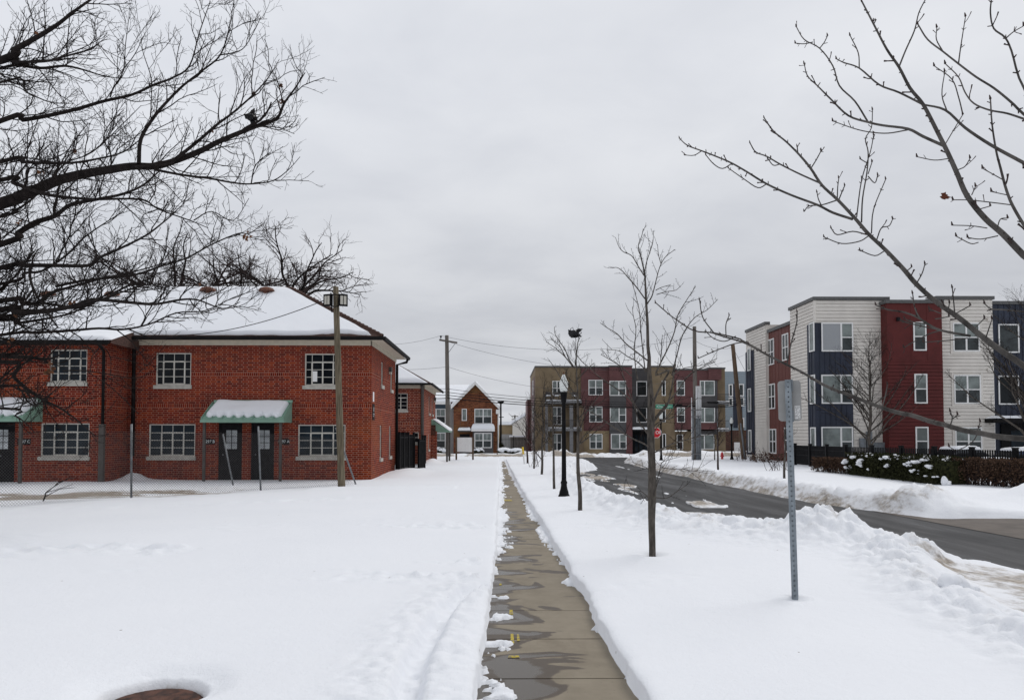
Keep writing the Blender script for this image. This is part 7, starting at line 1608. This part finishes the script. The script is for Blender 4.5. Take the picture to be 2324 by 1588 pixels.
young(1975, 1025, 1975, 752, 40.5, 'bare spreading tree behind the fence before the white wall', 50, 9, 32, 1.05, name='bare_tree', group='bare trees before the white and red building', low=.16, twl=1.6, fine=1.0)
young(2345, 1030, 2335, 640, 36.0, 'large bare tree at the right edge before the navy wall', 51, 13, 36, .95, name='bare_tree', group='bare trees before the white and red building', low=.14, twl=2.0, fine=1.15)
def shrub(c, n, h, s, label, seed, mat='twig_red', leaves=0):
    rnd = random.Random(seed); r = thing('bare_shrub', c, label, 'shrub'); tw = []; c = Vector(c)
    for k in range(n):
        p = c + Vector((rnd.gauss(0, s), rnd.gauss(0, s * .6), -.05)); d = Vector((rnd.gauss(0, .35), rnd.gauss(0, .3), 1)).normalized(); L = h * rnd.uniform(.5, 1); pts = [p.copy()]
        for j in range(5): d = (d + Vector((rnd.gauss(0, .12), rnd.gauss(0, .12), .02))).normalized(); p = p + d * L / 5; pts.append(p.copy())
        rr = [.012 - .0015 * j for j in range(6)]; tw.append((pts, rr, 4)); grow(pts, rr, [dict(gap=.16, len=(.15, .5), ang=(25, 55), up=.2, wob=.1, n=3, r=(.007, .004), t0=.2)], rnd, tw)
    build_tubes('stems', tw, mat, r)
    if leaves: m = MB(); leafmass(m, c + Vector((0, 0, h * .45)), s * 1.6, s * 1.1, h * .5, leaves, .12, seed, c.z, .1); m.build('foliage', M['hedge'], r)
    return r
p = at(1700, 1048, 50); shrub((p.x, 50, -.02), 26, 1.6, .55, 'bare twiggy shrub at the foot of the leaning pole', 61)
p = at(1745, 1046, 48); shrub((p.x, 48, -.05), 20, .7, .9, 'low brown shrub against the foot of the rust red wall', 62, leaves=500)
p = at(1762, 1068, 36); shrub((p.x, 36, -.02), 12, 1.5, .3, 'thin reddish shrub stems by the sapling on the right', 63)
p = at(1212, 1055, 41); shrub((p.x + .1, 41, -.02), 9, 1.3, .22, 'cluster of thin shoots among the small pavement trees', 64)

# ---- big trees behind the row house
def backtree(px, Y, ztop, fork, Lm, label, seed, n1=10):
    rnd = random.Random(seed); x = at(px, 900, Y).x; b = Vector((x, Y, -.2)); r = thing('bare_tree', b, label, 'tree', 'bare trees behind the row house'); thick = []; tw = []
    thick.append(([b, b + Vector((.05, 0, 1.5)), b + Vector((.1, 0, fork * .6)), b + Vector((0, 0, fork)), b + Vector((.1, 0, fork + .5))], [.36, .30, .26, .20, .14], 10)); sub = []
    for k in range(n1):
        a = 6.28 * k / n1 + rnd.gauss(0, .25); d = Vector((math.cos(a), math.sin(a) * .8, rnd.uniform(.25, 1.0))).normalized(); L = Lm * rnd.uniform(.8, 1.15); p = b + Vector((0, 0, fork * rnd.uniform(.93, 1.04))); pts = [p.copy()]
        for j in range(8):
            d = (d + Vector((rnd.gauss(0, .17), rnd.gauss(0, .17), rnd.gauss(.0, .12)))).normalized(); p = p + d * L / 8
            if p.z > ztop: p.z = ztop - rnd.uniform(0, .4)
            pts.append(p.copy())
        rr = [.08 * (1 - j / 9) ** 1.1 + .014 for j in range(9)]; q, qr = smooth_path(pts, rr, 2); thick.append((q, qr, 6)); sub.append((q, qr))
    lv = [dict(gap=.36, len=(.8, 2.2), ang=(30, 65), up=.05, curl=.0, wob=.18, n=6, r=(.032, .013), t0=.15, tap=.35, sides=4), dict(gap=.30, len=(.4, 1.1), ang=(30, 60), up=.02, curl=.01, wob=.18, n=5, r=(.014, .010), t0=.15, tap=.3), dict(gap=.22, len=(.2, .6), ang=(25, 55), up=.0, curl=.0, wob=.16, n=3, r=(.009, .0072), t0=.2, tap=.2)]
    for q, qr in sub: grow(q, qr, lv, rnd, tw)
    build_tubes('trunk', thick, 'bark_dark', r); build_tubes('crown', tw, 'twig_red', r)
backtree(405, 43.0, 14.1, 9.2, 6.2, 'dense dark bare tree behind the middle of the snowy roof', 71, 13)
backtree(655, 42.0, 12.9, 9.2, 4.6, 'wide low bare tree behind the right end of the snowy roof', 72, 12)
backtree(525, 44.5, 13.0, 9.4, 4.4, 'middle one of the bare trees showing above the snowy roof', 74, 11)
backtree(270, 45.0, 13.0, 9.2, 4.5, 'bare tree behind the left part of the roof, mostly hidden by oak branches', 73, 10)
